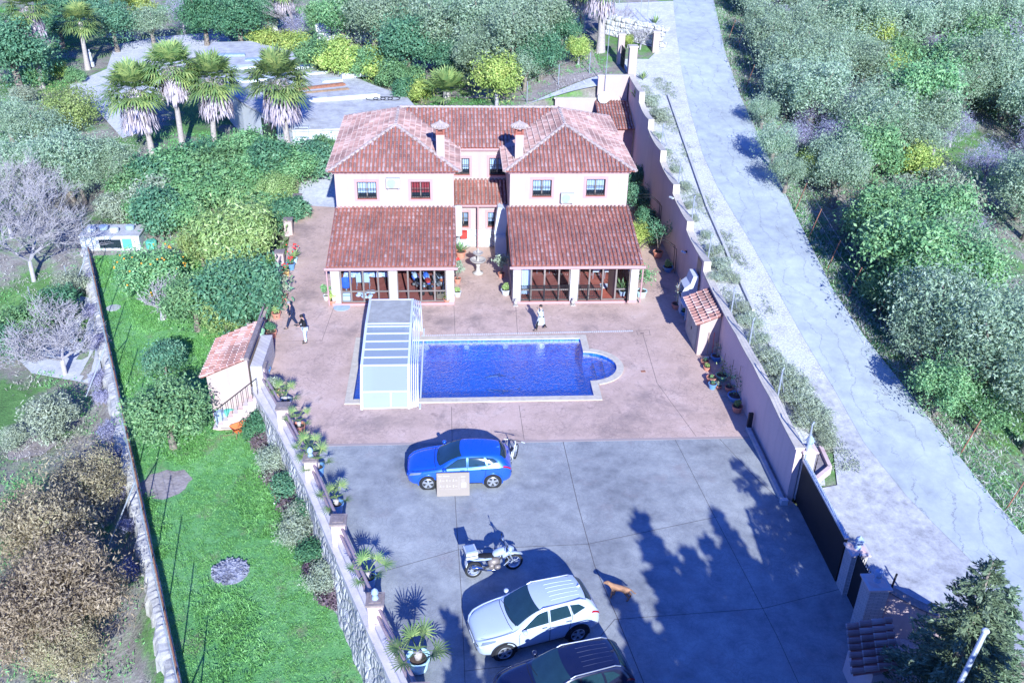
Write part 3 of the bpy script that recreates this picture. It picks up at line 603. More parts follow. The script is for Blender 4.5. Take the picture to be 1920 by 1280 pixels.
def offset_pool(d):
    r = []
    r += [(-4.9-d, 36.9-d), (6.45+d, 36.9-d), (6.45+d, 38.2-d*.55)]
    r += [(6.45+(1.5+d)*math.sin(a), 39.6-(1.4+d)*math.cos(a)) for a in [math.pi*k/14 for k in range(1, 14)] if math.sin(a)*(1.5+d) > d+.02]
    r += [(6.45+d, 41.0+d*.55), (6.45+d, 42.4+d), (-4.9-d, 42.4+d)]; return r
COURT = [(interp(BAL, 33.4), 33.4), (13.3, 33.4), (13.3, 66), (10.6, 66), (-11.9, 70.3), (-11.2, 63), (-10.5, 54), (-9.95, 42.5), (-9.3, 38.4), (-7.82, 35.24)]
bm = ring_poly(COURT, offset_pool(.0)); bmesh.ops.recalc_face_normals(bm, faces=bm.faces)
me = bpy.data.meshes.new('courtyard_paving'); 
for f in bm.faces:
    if f.normal.z < 0: f.normal_flip()
bm.to_mesh(me); bm.free(); me.materials.append(M['paving']); o = bpy.data.objects.new('courtyard_paving', me); COL.objects.link(o); struct(o)
struct(MB().poly([(3, 8, -.0), (13.95, 8, 0), (13.95, 27.6, 0), (13.3, 29.4, 0), (13.3, 33.38, 0), (interp(BAL, 33.38), 33.38, 0), (-2.95, 23.6, 0), (-1.4, 19.8, 0), (.6, 15, 0)]).build('parking_paving', M['grey']))
struct(MB().box(interp(BAL, 33.4)+.2, 33.30, .0, 13.0, 33.44, .008).build('paving_border', M['strip']))
# expansion joints in the concrete
jm = MB()
def jl(pts, w=.018):
    for (x0, y0), (x1, y1) in zip(pts, pts[1:]):
        dx, dy = x1-x0, y1-y0; l = math.hypot(dx, dy); nx, ny = -dy/l*w/2, dx/l*w/2; jm.poly([(x0+nx, y0+ny, .006), (x0-nx, y0-ny, .006), (x1-nx, y1-ny, .006), (x1+nx, y1+ny, .006)])
jl([(4.61, 33.3), (4.75, 29), (4.96, 25.54), (5.4, 23), (5.85, 20)], .024); jl([(-.27, 33.3), (-.13, 28.7), (.05, 24), (.2, 16)]); jl([(9.6, 33.3), (10.1, 28.0), (10.7, 22), (11, 16)])
jl([(-3.4, 25.3), (-.04, 26.58), (4.85, 26.7), (10.2, 28.09)]); jl([(.1, 20.9), (4, 21.3), (5.3, 22.9), (10.6, 23.2), (13.6, 24.0)]); jl([(-.3, 36.2), (-.27, 33.5)]); jl([(2.85, 36.2), (2.9, 33.5)])
jl([(-.1, 42.9), (-.15, 46.3)]); jl([(3.2, 43.0), (3.3, 46.2)]); jl([(9.88, 42.8), (9.7, 38), (10.6, 33.5)]); jl([(-6.8, 46.2), (-7.0, 42.6), (-9.6, 42.5)])
jl([(9.6, 43.2), (10.3, 43.25), (10.25, 42.7), (9.6, 42.68), (9.6, 43.2)]); jl([(11.6, 33.3), (12.4, 30.6), (13.1, 28.8)])
tag(struct(jm.build('paving_joint', M['joint'])))
# garden, field, road, banks
def bal_x(y): return interp(BAL, y)
gp = [(interp(STW, 14)+.3, 14)]+[(interp(BAL, y)-.2, y) for y in (14, 19.8, 23.6, 29, 35.24, 38)]+[(-9.6, 42.5), (-10.9, 54), (-13.5, 57.6), (-23.6, 57.2)]+[(interp(STW, y)+.3, y) for y in (50, 40, 30, 22)]
drape('lawn', gp, M['grass'], .012, .8)
roadp = [(x, y) for y, x in RL]+[(x, y) for y, x in reversed(RR)]
drape('road', roadp, M['road'], .02)
ap = [(13.95, 14), (13.95, 29.0), (15.4, 29.3), (16.1, 32), (16.4, 36)]+[(interp(RL, y)+.25, y) for y in (36, 33, 30, 27, 24, 20, 16, 14)]
drape('driveway', ap, M['apron'], .008)
bk = [(13.45, 29.3), (14.9, 29.3), (15.6, 32)]+[(interp(RL, y)+.2, y) for y in (34, 38, 42, 46, 50, 55, 60, 66, 72, 76)]+[(13.5, 76), (13.45, 60), (13.45, 45)]
drape('gravel_bank', bk, M['gravel'], .006)
# pale tracks beyond the house
yard = [(13.4, 70.9), (13.3, 78), (16.5, 79), (19, 92), (17, 100), (9, 78), (6.5, 72), (5.5, 69), (-2, 67.5), (-11.8, 64.5), (-12.1, 70.3), (-3, 70.5), (5, 71.5)]
drape('concrete_track', [tuple(G(*q)[:2]) for q in [(1040, 200), (1175, 175), (1190, 150), (1130, 140), (1060, 165), (990, 195)]], M['stonepath'], .015)
drape('entrance_apron', [tuple(G(*q)[:2]) for q in [(1120, 8), (1280, 2), (1285, 60), (1295, 128), (1196, 132), (1236, 92), (1130, 64)]], M['stonepath'], .012)
drape('side_path', [tuple(G(*q)[:2]) for q in [(560, 345), (612, 328), (640, 318), (645, 390), (566, 385), (560, 362)]], M['stonepath'], .01)
drape('gravel_track', [tuple(G(*q)[:2]) for q in [(130, 160), (200, 130), (215, 85), (290, 70), (420, 60), (440, 85), (360, 110), (330, 140), (260, 250), (230, 260), (180, 205), (135, 180)]], M['stonepath'], .02)
drape('bare_earth', [tuple(G(*q)[:2]) for q in [(700, 140), (780, 175), (900, 185), (1000, 190), (1130, 140), (1110, 95), (1000, 110), (880, 120), (760, 115)]], M['dirt'], .02)
drape('field_path', [tuple(G(*q)[:2]) for q in [(20, 640), (60, 600), (150, 555), (172, 560), (178, 620), (190, 690), (60, 700), (30, 670)]], M['stonepath'], .015)
def patch(name, px, py, r, mat, seed, dz=.02, el=1):
    c = G(px, py); rn = random.Random(seed); return drape(name, [(c[0]+r*el*rn.uniform(.8, 1.1)*math.cos(a), c[1]+r*rn.uniform(.8, 1.1)*math.sin(a)) for a in [2*math.pi*k/18 for k in range(18)]], mat, dz, .4)
patch('dirt_patch', 310, 908, 1.15, M['dirt'], 1); patch('dirt_patch', 60, 830, 1.5, M['dirt'], 2, .03, .8)
c = G(432, 1072)
mb = MB(); rn = random.Random(5)
mb.lathe([(.75, -.02), (.72, .05), (.55, .10), (.2, .13), (.02, .14)], (c[0], c[1], c[2]), 18)
for k in range(160):
    a = rn.uniform(0, 6.28); q = math.sqrt(rn.random())*.72; mb.obox((c[0]+q*math.cos(a), c[1]+q*math.sin(a), c[2]+.12), rn.uniform(.03, .12), rn.uniform(.03, .09), rn.uniform(.02, .09), rn.uniform(0, 3), rx=rn.uniform(-1, 1))
tag(mb.build('ash_heap', M['ash']), 'round grey heap of ash and burnt sticks in the middle of the lawn', 'ash heap')
# drain, covers
dm = MB()
for k in range(100):
    x = -1.87+11.3*k/100; dm.box(x, 42.90+.022*k/100*11, .004, x+.075, 43.0+.25*k/100, .012)
tag(dm.build('drain_grate', M['alu']), 'long thin slotted drain grate between the pool and the house', 'drain')
tag(MB().box(9.75, 42.88, .003, 9.95, 42.93, .016).build('cover_handle', M['black']), 'small black lifting handle on the square cover at the right end of the drain', 'handle')
q = P(1206, 696); tag(MB().obox((q[0], q[1], .01), .22, .16, .016, .1).build('floor_drain', M['rust']), 'small rusty floor drain right of the rounded pool end', 'drain')
q = P(641, 576); tag(MB().lathe([(.02, .05), (.3, .04), (.46, .02), (.46, .0)], (q[0], q[1], 0), 24).build('parasol_base', M['tarp']), 'flat round blue grey disc lying in front of the left porch', 'parasol base')
# ---------------- roofs of barrel tiles
def tile_slope(mb, A, B, W, top, seed=0, pitch=.235, row=.37, r=.082, start=0.0, over=.06, rake=None):
    """A-B: eave line, W: unit vector up the slope, top(u): slope length at distance u from A; m=0 tiles, m=1 channels"""
    rn = random.Random(seed); A = Vector(A); B = Vector(B); W = Vector(W).normalized(); U = (B-A); Lg = U.length; U.normalize(); N = U.cross(W).normalized()
    if N.z < 0: N = -N
    n = max(1, round(Lg/pitch)); p = Lg/n
    for k in range(n):
        u0, u1 = k*p, (k+1)*p; um = (u0+u1)/2; t0, t1, tm = top(u0), top(u1), top(um)
        mb.poly([A+U*u0+N*.012, A+U*u1+N*.012, A+U*u1+W*max(t1, 0)+N*.012, A+U*u0+W*max(t0, 0)+N*.012], 1) if max(t0, t1) > 0 else None
        v = start-over; j = 0
        while v < tm-.03:
            e = min(v+row+.05, tm+.04); c = A+U*(um+rn.uniform(-.014, .014)); ra, rb = r*rn.uniform(.97, 1.06), r*.84; lift = .052+rn.uniform(0, .018); g = 5
            r0 = []; r1 = []
            for i in range(g+1):
                a = math.pi*i/g; r0.append(c+W*v+U*(-math.cos(a)*ra)+N*(math.sin(a)*ra*1.25+lift)); r1.append(c+W*e+U*(-math.cos(a)*rb)+N*(math.sin(a)*rb*1.25+.012))
            q0 = [v_.lerp(w_, .10) for v_, w_ in zip(r0, r1)]; mb.loft([q0, r1], cap=False, closed=False, m=0); mb.loft([r0, q0], cap=False, closed=False, m=2)
            if j == 0: mb.add(r0, [tuple(range(g+1))], 1)
            v += row; j += 1
def ridge_line(mb, a, b, r=.12, row=.36, seed=0, m=2):
    a = Vector(a); b = Vector(b); d = (b-a); n = max(1, round(d.length/row)); d.normalize(); s = d.cross(Vector((0, 0, 1))).normalized(); N = s.cross(d).normalized(); rn = random.Random(seed)
    if N.z < 0: N = -N
    st = (b-a).length/n
    for k in range(n):
        c0 = a+d*(st*k-.03); c1 = a+d*(st*(k+1)+.02); ra = r*rn.uniform(1.0, 1.12); r0 = []; r1 = []
        for i in range(7):
            t = math.pi*i/6; r0.append(c0+s*math.cos(t)*ra+N*(math.sin(t)*ra*.9+.035)); r1.append(c1+s*math.cos(t)*r*.86+N*(math.sin(t)*r*.8+.01))
        mb.loft([r0, r1], cap=False, closed=False, m=m); mb.add(r0, [tuple(range(7))], m)
def wall_open(mb, x0, x1, z0, z1, y, th, ops, m=0):
    """wall facing -y at y (front), thickness th behind it, with openings (xa, xb, za, zb)"""
    xs = sorted({x0, x1, *[o[0] for o in ops], *[o[1] for o in ops]}); zs = sorted({z0, z1, *[o[2] for o in ops], *[o[3] for o in ops]})
    def hole(a, b, c, d): return any(o[0] <= a+1e-6 and b <= o[1]+1e-6 and o[2] <= c+1e-6 and d <= o[3]+1e-6 for o in ops)
    for a, b in zip(xs, xs[1:]):
        for c, d in zip(zs, zs[1:]):
            if hole(a, b, c, d): continue
            mb.poly([(a, y, c), (b, y, c), (b, y, d), (a, y, d)], m); mb.poly([(a, y+th, c), (a, y+th, d), (b, y+th, d), (b, y+th, c)], m)
    for a, b, c, d in ops:
        mb.poly([(a, y, c), (a, y+th, c), (a, y+th, d), (a, y, d)], m); mb.poly([(b, y, c), (b, y, d), (b, y+th, d), (b, y+th, c)], m)
        mb.poly([(a, y, c), (b, y, c), (b, y+th, c), (a, y+th, c)], m); mb.poly([(a, y, d), (a, y+th, d), (b, y+th, d), (b, y, d)], m)
    for X in (x0, x1): mb.poly([(X, y, z0), (X, y+th, z0), (X, y+th, z1), (X, y, z1)], m)
    mb.poly([(x0, y, z1), (x1, y, z1), (x1, y+th, z1), (x0, y+th, z1)], m)
house = thing('house', 'two-storey pink house with two hipped red tile roofs and two tiled glazed porches', 'house', (1.6, 52, 0))
def window(par, xc, zc, w, h, y, curt='curtw', grille=True, bord=.15):
    x0, x1, z0, z1 = xc-w/2, xc+w/2, zc-h/2, zc+h/2; b = bord; mb = MB(); e = .028
    fr = MB()
    for (a, c, d, f) in ((x0-b, x1+b, z1, z1+b), (x0-b, x1+b, z0-b, z0), (x0-b, x0, z0, z1), (x1, x1+b, z0, z1)): fr.box(a, y-e, d, c, y+.002, f)
    wn = fr.build('window', M['trim'], par)
    MB().box(x0-.02, y-.07, z0-.03, x1+.02, y+.10, z0+.004).build('sill', M['pan'], wn)
    f = MB(); q = y+.12
    for a, c, d, g in ((x0, x0+.05, z0, z1), (x1-.05, x1, z0, z1), (x0, x1, z0, z0+.05), (x0, x1, z1-.05, z1), ((x0+x1)/2-.03, (x0+x1)/2+.03, z0, z1), (x0, x1, z0+h*.55, z0+h*.55+.02)): f.box(a, q-.03, d, c, q+.02, g)
    f.build('frame', M['alub'], wn)
    MB().poly([(x0, q+.0, z0), (x1, q, z0), (x1, q, z1), (x0, q, z1)]).build('pane', M['pane'], wn)
    c = MB(); n = 26; pts = []
    for k in range(n+1): X = x0+.04+(w-.08)*k/n; pts.append((X, q+.10+.02*math.sin(k*1.5)))
    for (a, ya), (c_, yb) in zip(pts, pts[1:]): c.add([(a, ya, z0+h*.28), (c_, yb, z0+h*.28), (c_, yb, z1), (a, ya, z1)], [(0, 1, 2, 3)])
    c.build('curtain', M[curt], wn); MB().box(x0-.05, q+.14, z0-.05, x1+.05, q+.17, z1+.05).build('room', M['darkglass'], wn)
    if grille:
        g = MB(); k = 0; nb = 7; yy = y+.03
        for k in range(nb+1): X = x0+.03+(w-.06)*k/nb; g.tube([(X, yy, z0+.02), (X, yy, z1-.02)], .010, 4)
        for zz in (z0+.03, z0+h*.16, z0+h*.5, z1-.03): g.box(x0+.01, yy-.008, zz-.01, x1-.01, yy+.008, zz+.01)
        for k in range(9): X = x0+.06+(w-.12)*k/8; g.ball((X, yy, z0+h*.095), .035, .012, .035, 6)
        g.build('grille', M['black'], wn)
    return wn
ZE = 5.92   # eaves of the wings
def wing(x0, x1, y0=51.8, yb=62.2, wins=()):
    w = MB(); wall_open(w, x0, x1, 0, ZE, y0, .24, [(a-b/2, a+b/2, c-d/2, c+d/2) for a, c, b, d, _ in wins]); w.build('wall', M['wall'], house)
    MB().box(x0, y0+.245, 0, x0+.24, yb, ZE).build('wall', M['wall'], house); MB().box(x1-.24, y0+.245, 0, x1, yb, ZE).build('wall', M['wall'], house)
    for a, c, b, d, cu in wins: window(house, a, c, b, d, y0, cu)
    cn = MB(); cn.box(x0-.10, y0-.10, ZE-.14, x1+.10, y0+.002, ZE-.02); cn.box(x0-.2, y0-.2, ZE-.02, x1+.2, y0+.3, ZE+.05); cn.box(x0-.2, y0+.31, ZE-.02, x0+.15, yb+.2, ZE+.05); cn.box(x1-.15, y0+.31, ZE-.02, x1+.2, yb+.2, ZE+.05); cn.build('cornice', M['trim'], house)
    # hipped roof
    e = .34; X0, X1, Y0, Y1 = x0-e, x1+e, y0-e, yb+e; hw = (X1-X0)/2; xm = (X0+X1)/2; rise = 1.62; za = ZE+.02; zt = za+rise; ya, yc = Y0+hw, Y1-hw
    yc = max(yc, ya+2.5); sl = math.hypot(hw, rise); t = MB()
    fr = (0, hw/sl, rise/sl)
    tile_slope(t, (X0, Y0, za), (X1, Y0, za), fr, lambda u: min(u, 2*hw-u)*sl/hw, 1)
    Lw = Y1-Y0; hb = Y1-yc
    top = lambda u: min(u/hw, 1, (Lw-u)/hb)*sl
    tile_slope(t, (X0, Y0, za), (X0, Y1, za), (hw/sl, 0, rise/sl), top, 2)
    tile_slope(t, (X1, Y0, za), (X1, Y1, za), (-hw/sl, 0, rise/sl), top, 3)
    t.poly([(X0, Y1, za), (X1, Y1, za), (xm, yc, zt)], 1)
    rf = t.build('roof', [M['tile'], M['pan'], M['lip']], house, fix=False)
    g = MB()
    for a, b in (((X0, Y0, za), (xm, ya, zt)), ((X1, Y0, za), (xm, ya, zt)), ((xm, ya, zt), (xm, yc, zt)), ((X0, Y1, za), (xm, yc, zt)), ((X1, Y1, za), (xm, yc, zt))): ridge_line(g, a, b, m=0)
    g.build('ridge_tiles', M['ridge'], rf); return xm, ya, yc, zt
def wz(px, py, y): return float(PY(px, py, y)[0]), float(PY(px, py, y)[2])
LW = [];
for pa, pb, cu in (((668, 338), (708, 373), 'curtw'), ((769, 337), (808, 373), 'curtr')):
    a = wz(*pa, 51.9); b = wz(*pb, 51.9); LW.append(((a[0]+b[0])/2, (a[1]+b[1])/2, 1.12, 1.02, cu))
RW = []
for pa, pb, cu in (((997, 334), (1035, 369), 'curtw'), ((1098, 333), (1135, 367), 'curtw')):
    a = wz(*pa, 51.9); b = wz(*pb, 51.9); RW.append(((a[0]+b[0])/2, (a[1]+b[1])/2, 1.12, 1.02, cu))
LX0, LX1, RX0, RX1 = -6.93, -.08, 3.2, 10.16
xmL, yaL, ycL, ztL = wing(LX0, LX1, wins=LW)
xmR, yaR, ycR, ztR = wing(RX0, RX1, wins=RW)
# centre block: upper wall set back, small roof, lower wall
YU, YL = 56.0, 54.4
u1 = wz(866, 312, YU); u2 = wz(931, 312, YU); l1 = wz(869, 411, YL); l2 = wz(928, 411, YL)
ow = [(u1[0]-.0, u1[1], .95, 1.05), (u2[0]+.05, u2[1], 1.0, 1.1)]; lw = [(l1[0], l1[1], .62, .95), (l2[0], l2[1], .9, .95)]
w = MB(); wall_open(w, LX1+.005, RX0-.005, 2.9, ZE+.05, YU, .24, [(a-b/2, a+b/2, c-d/2, c+d/2) for a, c, b, d in ow]); w.build('wall', M['wall'], house)
w = MB(); wall_open(w, LX1+.005, RX0-.005, 0, 2.85, YL, .24, [(a-b/2, a+b/2, c-d/2, c+d/2) for a, c, b, d in lw]); w.build('wall', M['wall'], house)
for (a, c, b, d), g in zip(ow, (1, 1)): window(house, a, c, b, d, YU, 'curtw')
for (a, c, b, d) in lw: window(house, a, c, b, d, YL, 'curtw')
MB().box(LX1+.01, YL-.05, .004, RX0-.01, YL-.004, 1.18).build('stone_plinth', m_rock('plinth_stone', (.42, .45, .46), (.62, .64, .64), 2.5), house)
def shed_roof(A, B, Wv, ln, par, seed, mat='tile', gutter=True, over=.06, r=.082):
    t = MB(); tile_slope(t, A, B, Wv, lambda u: ln, seed, r=r, over=over); rf = t.build('roof', [M[mat], M['pan'], M['lip']], par, fix=False); return rf
a = Vector((0, 2.1, .86)); ln = a.length
rf = shed_roof((LX1+.02, YL-.45, 2.98), (RX0-.02, YL-.45, 2.98), a, ln, house, 5)
MB().box(LX1+.03, YL-.42, 2.80, RX0-.03, YL-.004, 2.96).build('cornice', M['trim'], house)
g = MB(); xg = wz(896, 420, YL-.4)[0]
g.tube([(LX1+.05, YL-.5, 2.94), (RX0-.05, YL-.5, 2.90)], .06, 8); g.tube([(xg, YL-.5, 2.9), (xg, YL-.5, .05)], .045, 8); g.build('downpipe', M['trim'], house)
# centre main roof
ye, yr, zr_ = 55.72, 59.05, ztL-.02; rise = zr_-(ZE+.06); a = Vector((0, yr-ye, rise)); ln = a.length
x0c, x1c = LX1-3.3, RX0+3.3
def topc(u):
    return ln
t = MB(); tile_slope(t, (LX1-.3, ye, ZE+.06), (RX0+.3, ye, ZE+.06), a, lambda u: ln, 8)
for s, xe in ((-1, LX1-.3), (1, RX0+.3)):   # the parts above the wings' inner slopes
    n = 14
    for k in range(n):
        u = (k+.5)*.235; f = u/3.3
        if f >= 1: break
        x = xe+s*u; lo = f*ln; b0 = Vector((x-.1175, ye, ZE+.06))+a*f
        tile_slope(t, tuple(b0), tuple(b0+Vector((.235, 0, 0))), a, lambda q, L_=ln-lo: L_, 20+k, over=.0)
t.poly([(LX1-3.6, yr, zr_), (RX0+3.6, yr, zr_), (RX0+3.6, 62.5, ZE), (LX1-3.6, 62.5, ZE)], 1)
rf = t.build('roof', [M['tile'], M['pan'], M['lip']], house, fix=False); g = MB(); ridge_line(g, (xmL+.1, yr, zr_+.02), (xmR-.1, yr, zr_+.02), m=0); g.build('ridge_tiles', M['ridge'], rf)
MB().box(LX1+.25, ye+.04, ZE-.12, RX0-.25, YU-.004, ZE+.03).build('cornice', M['trim'], house)
# back wall
MB().box(LX0, 62.21, -.2, RX1, 62.4, ZE-.03).build('wall', M['wall'], house)
# chimneys
for px, yy in ((826, 52.6), (973.5, 52.6)):
    x, z = wz(px, 283, yy); zt = wz(px, 250, yy)[1]; w_ = .24
    c = MB(); c.box(x-w_, yy, z-1.0, x+w_, yy+.48, zt-.05); ch = c.build('chimney', M['wall'], house)
    c = MB(); 
    for dx in (-w_, w_-.1):
        for dy in (0, .38): c.box(x+dx, yy+dy, zt-.05, x+dx+.1, yy+dy+.1, zt+.28)
    c.box(x-w_-.02, yy-.02, zt-.10, x+w_+.02, yy+.5, zt-.04); c.box(x-w_-.02, yy-.02, zt+.26, x+w_+.02, yy+.5, zt+.33); c.box(x-.13, yy+.1, zt-.05, x+.13, yy+.4, zt+.05); c.build('smoke_vent', M['pan'], ch)
    t = MB(); cx, cy = x, yy+.24; R_ = .52
    for k in range(16):
        a0 = 2*math.pi*k/16; u = Vector((math.cos(a0), math.sin(a0), 0)); s = Vector((-u.y, u.x, 0)); r0 = []; r1 = []
        for i in range(5):
            q = math.pi*i/4; r0.append(Vector((cx, cy, zt+.33))+u*R_+s*math.cos(q)*.085+Vector((0, 0, math.sin(q)*.075))); r1.append(Vector((cx, cy, zt+.62))+u*.06+s*math.cos(q)*.03+Vector((0, 0, math.sin(q)*.03)))
        t.loft([r0, r1], cap=False, closed=False)
    t.lathe([(R_, .32), (.05, .62)], (cx, cy, zt), 16); t.lathe([(.08, .58), (.08, .68), (.02, .72)], (cx, cy, zt), 8); t.build('chimney_cap', M['ridge'], ch, fix=False)
# lean-to between the right wing and the wall
t = MB(); tile_slope(t, (10.75, 66.8, 3.75), (13.25, 66.8, 3.75), (0, 3.7, 1.1), lambda u: 3.86, 9); t.build('roof', [M['tile'], M['pan'], M['lip']], house, fix=False)
MB().box(10.8, 67.1, 0, 13.22, 67.3, 3.78).build('wall', M['trim'], house)
# ---- porches
def porch(x0, x1, cols, y=46.5, name='L'):
    top = Vector((0, 51.74-46.08, 3.66-2.46)); ln = top.length; t = MB()
    tile_slope(t, (x0-.12, 46.08, 2.50), (x1+.12, 46.08, 2.50), top, lambda u: ln, 30 if name == 'L' else 31)
    rf = t.build('roof', [M['tileo'], M['pan'], M['lip']], house, fix=False)
    e = MB(); e.box(x0-.02, y-.38, 2.30, x1+.02, y+.14, 2.46); e.box(x0, y+.14, 2.2, x0+.2, 51.78, 2.46); e.box(x1-.2, y+.14, 2.2, x1, 51.78, 2.46)
    n = 8
    for s, X in ((-1, x0), (1, x1)): e.add([(X, y+.0, 2.46), (X, 51.78, 2.46), (X, 51.78, 3.6), (X-s*.15, y, 2.46), (X-s*.15, 51.78, 2.46), (X-s*.15, 51.78, 3.6)], [(0, 1, 2), (3, 5, 4), (0, 2, 5, 3)])
    e.build('eave_beam', M['wall'], house)
    g = MB(); g.tube([(x0-.2, y-.47, 2.42), (x1+.2, y-.47, 2.40)], .075, 10)
    X = x0-.14 if name == 'L' else x1+.14; g.tube([(X, y-.47, 2.4), (X, y-.2, 2.3), (X, y-.1, .05)], .045, 8); g.build('gutter', M['trim'], house)
    for a, b in cols: MB().box(a, y, 0, b, y+.38, 2.30).build('pillar', M['brickw'], house)
    for X, s in ((x0, 1), (x1, -1)):   # side walls, half glazed
        MB().box(min(X, X+s*.14), y+.385, 0, max(X, X+s*.14), 51.78, .8).build('wall', M['wall'], house)
        f = MB(); k = 0
        for k in range(6): Y = y+.4+k*(51.2-y-.2)/5; f.box(X+min(0, s*.1), Y, .81, X+max(0, s*.1), Y+.07, 2.19)
        f.build('side_frame', M['alub'], house)
        MB().poly([(X+s*.05, y+.4, .82), (X+s*.05, 51.7, .82), (X+s*.05, 51.7, 2.2), (X+s*.05, y+.4, 2.2)]).build('side_pane', M['pane'], house)
    MB().box(x0+.02, y-.05, .0, x1-.02, y-.005, .12).build('plinth', M['trim'], house)
    MB().box(x0+.15, y+.01, .0, x1-.15, 51.77, .10).build('floor', M['redfloor'], house)
def Xp(px, z=1.0, y=46.5): return float(PY(px, 535, y)[0])
LC_ = [(Xp(620.8), Xp(637.5)), (Xp(729.5), Xp(745)), (Xp(837), Xp(851))]
RC_ = [(Xp(962), Xp(976.5)), (Xp(1069), Xp(1084)), (Xp(1181.5), Xp(1196))]
porch(LC_[0][0]-.03, LC_[2][1]+.03, LC_, name='L'); porch(RC_[0][0]-.03, RC_[2][1]+.03, RC_, name='R')
def glazing(xs, y=46.62, z0=.14, z1=2.28, rail=.78, skip=()):
    f = MB(); f.box(xs[0], y, z0-.04, xs[-1], y+.08, z0+.04); f.box(xs[0], y, z1-.07, xs[-1], y+.08, z1)
    for i, X in enumerate(xs): f.box(X-.045, y-.01, z0+.045, X+.045, y+.09, z1-.075)
    for i, (a, b) in enumerate(zip(xs, xs[1:])):
        if i in skip: continue
        f.box(a+.046, y+.005, rail-.035, b-.046, y+.075, rail+.035)
    g = f.build('glazing_frame', M['alub'], house)
    for i, (a, b) in enumerate(zip(xs, xs[1:])):
        if i in skip: continue
        MB().poly([(a+.04, y+.04, z0), (b-.04, y+.04, z0), (b-.04, y+.04, z1), (a+.04, y+.04, z1)]).build('pane', M['pane'], g)
glazing([Xp(v) for v in (639, 657, 681, 709, 729)]); glazing([Xp(v) for v in (745, 765, 789, 815, 836)])
glazing([Xp(v) for v in (977, 996, 1021, 1048, 1068)]); glazing([Xp(v) for v in (1085, 1105, 1130, 1155, 1181)], skip=(2,))
# wrought iron screens of the right porch
def iron(xs, y, z0, z1, par):
    g = MB()
    for a, b in zip(xs, xs[1:]):
        for X in (a+.02, b-.02): g.box(X-.018, y-.018, z0, X+.018, y+.018, z1)
        for zz in (z0+.06, z1-.22, z1-.03): g.box(a+.04, y-.01, zz-.014, b-.04, y+.01, zz+.014)
        n = max(3, round((b-a)/.115))
        for k in range(1, n): X = a+(b-a)*k/n; g.box(X-.007, y-.007, z0+.075, X+.007, y+.007, z1-.235)
        for k in range(n): X = a+(b-a)*(k+.5)/n; g.wheel((X, y, z1-.125), [(.05, -.006), (.05, .006), (.035, .006), (.035, -.006), (.05, -.006)], 10)
        for k in range(n): X = a+(b-a)*(k+.5)/n; g.wheel((X, y, z0+.28), [(.032, -.005), (.032, .005), (.02, .005), (.02, -.005), (.032, -.005)], 8)
    return g.build('iron_screen', M['black'], par)
iron([Xp(v) for v in (976.5, 994, 1021, 1047, 1068)], 46.55, .13, 1.12, house)
iron([Xp(v) for v in (1084, 1103, 1129)], 46.55, .13, 1.12, house)
gt = MB(); 
for k in range(8): yy = 46.1+k*.07; gt.box(Xp(1176)-.01, yy, .1, Xp(1176)+.01, yy+.014, 1.3)
gt.box(Xp(1176)-.012, 46.08, 1.28, Xp(1176)+.012, 46.62, 1.33); gt.box(Xp(1176)-.012, 46.08, .12, Xp(1176)+.012, 46.62, .15); gt.build('open_gate', M['black'], house)
dr = MB(); xa, xb = Xp(1155), Xp(1136)
dr.obox((xa-.12, 47.15, 1.2), .06, 1.0, 2.1, .25); dr.build('open_door', M['alub'], house)
# back of the porches: the house's ground floor
for X0, X1 in ((LX0+.2, LX1-.2), (RX0+.2, RX1-.2)):
    for f_ in (.25, .7):
        xx = lerp(X0, X1, f_); b = MB(); b.box(xx-.6, 51.70, .12, xx+.6, 51.79, 2.1); d = b.build('door', M['wood'], house); MB().box(xx-.45, 51.68, .9, xx+.45, 51.699, 1.95).build('door_glass', M['darkglass'], d)
# small things fixed on the front
for k, px in enumerate((897,)):
    pass
# ---------------- right wall, gate, pillars
WT = [(29.1, 2.46), (32.6, 2.59), (35.1, 2.62), (37.9, 2.60), (41.2, 2.56), (44.7, 2.70), (44.75, 3.24), (47.2, 3.12), (49.05, 3.24), (49.1, 3.76), (51.3, 3.72), (53.2, 3.88), (53.25, 4.44), (55.6, 4.30), (57.5, 4.45), (57.55, 5.14), (60, 5.0), (62.1, 5.2), (62.15, 5.83), (64.2, 5.72), (66.0, 5.95), (66.05, 6.66), (68.5, 6.6), (70.9, 6.75)]
def swoop(tab, y):
    return interp(tab, y)
pw = thing('perimeter_wall', 'long pink boundary wall with stepped curved top between the courtyard and the road', 'wall', (13.4, 50, 0))
w = MB(); cp = MB(); ys = []
for (a, za), (b, zb) in zip(WT, WT[1:]):
    if b-a < .1: ys.append((a, za)); continue
    n = 5
    for k in range(n):
        t = k/n; sag = -.10*math.sin(math.pi*t); ys.append((lerp(a, b, t), lerp(za, zb, t)+sag*.5))
ys.append(WT[-1])
X0, X1 = 13.30, 13.56
for (a, za), (b, zb) in zip(ys, ys[1:]):
    w.add([(X0, a, -.1), (X0, b, -.1), (X0, b, zb), (X0, a, za), (X1, a, -.1), (X1, b, -.1), (X1, b, zb), (X1, a, za)], [(0, 1, 2, 3), (4, 7, 6, 5), (0, 3, 7, 4), (1, 5, 6, 2)])
    cp.add([(X0-.06, a, za+.003), (X0-.06, b, zb+.003), (X1+.08, b, zb+.003), (X1+.08, a, za+.003), (X0-.06, a, za+.07), (X0-.06, b, zb+.07), (X1+.08, b, zb+.07), (X1+.08, a, za+.07)], [(0, 3, 2, 1), (4, 5, 6, 7), (0, 1, 5, 4), (3, 7, 6, 2), (0, 4, 7, 3), (1, 2, 6, 5)])
w.build('wall_face', M['wallin'], pw, fix=False); cp.build('coping', M['coping'], pw, fix=False)
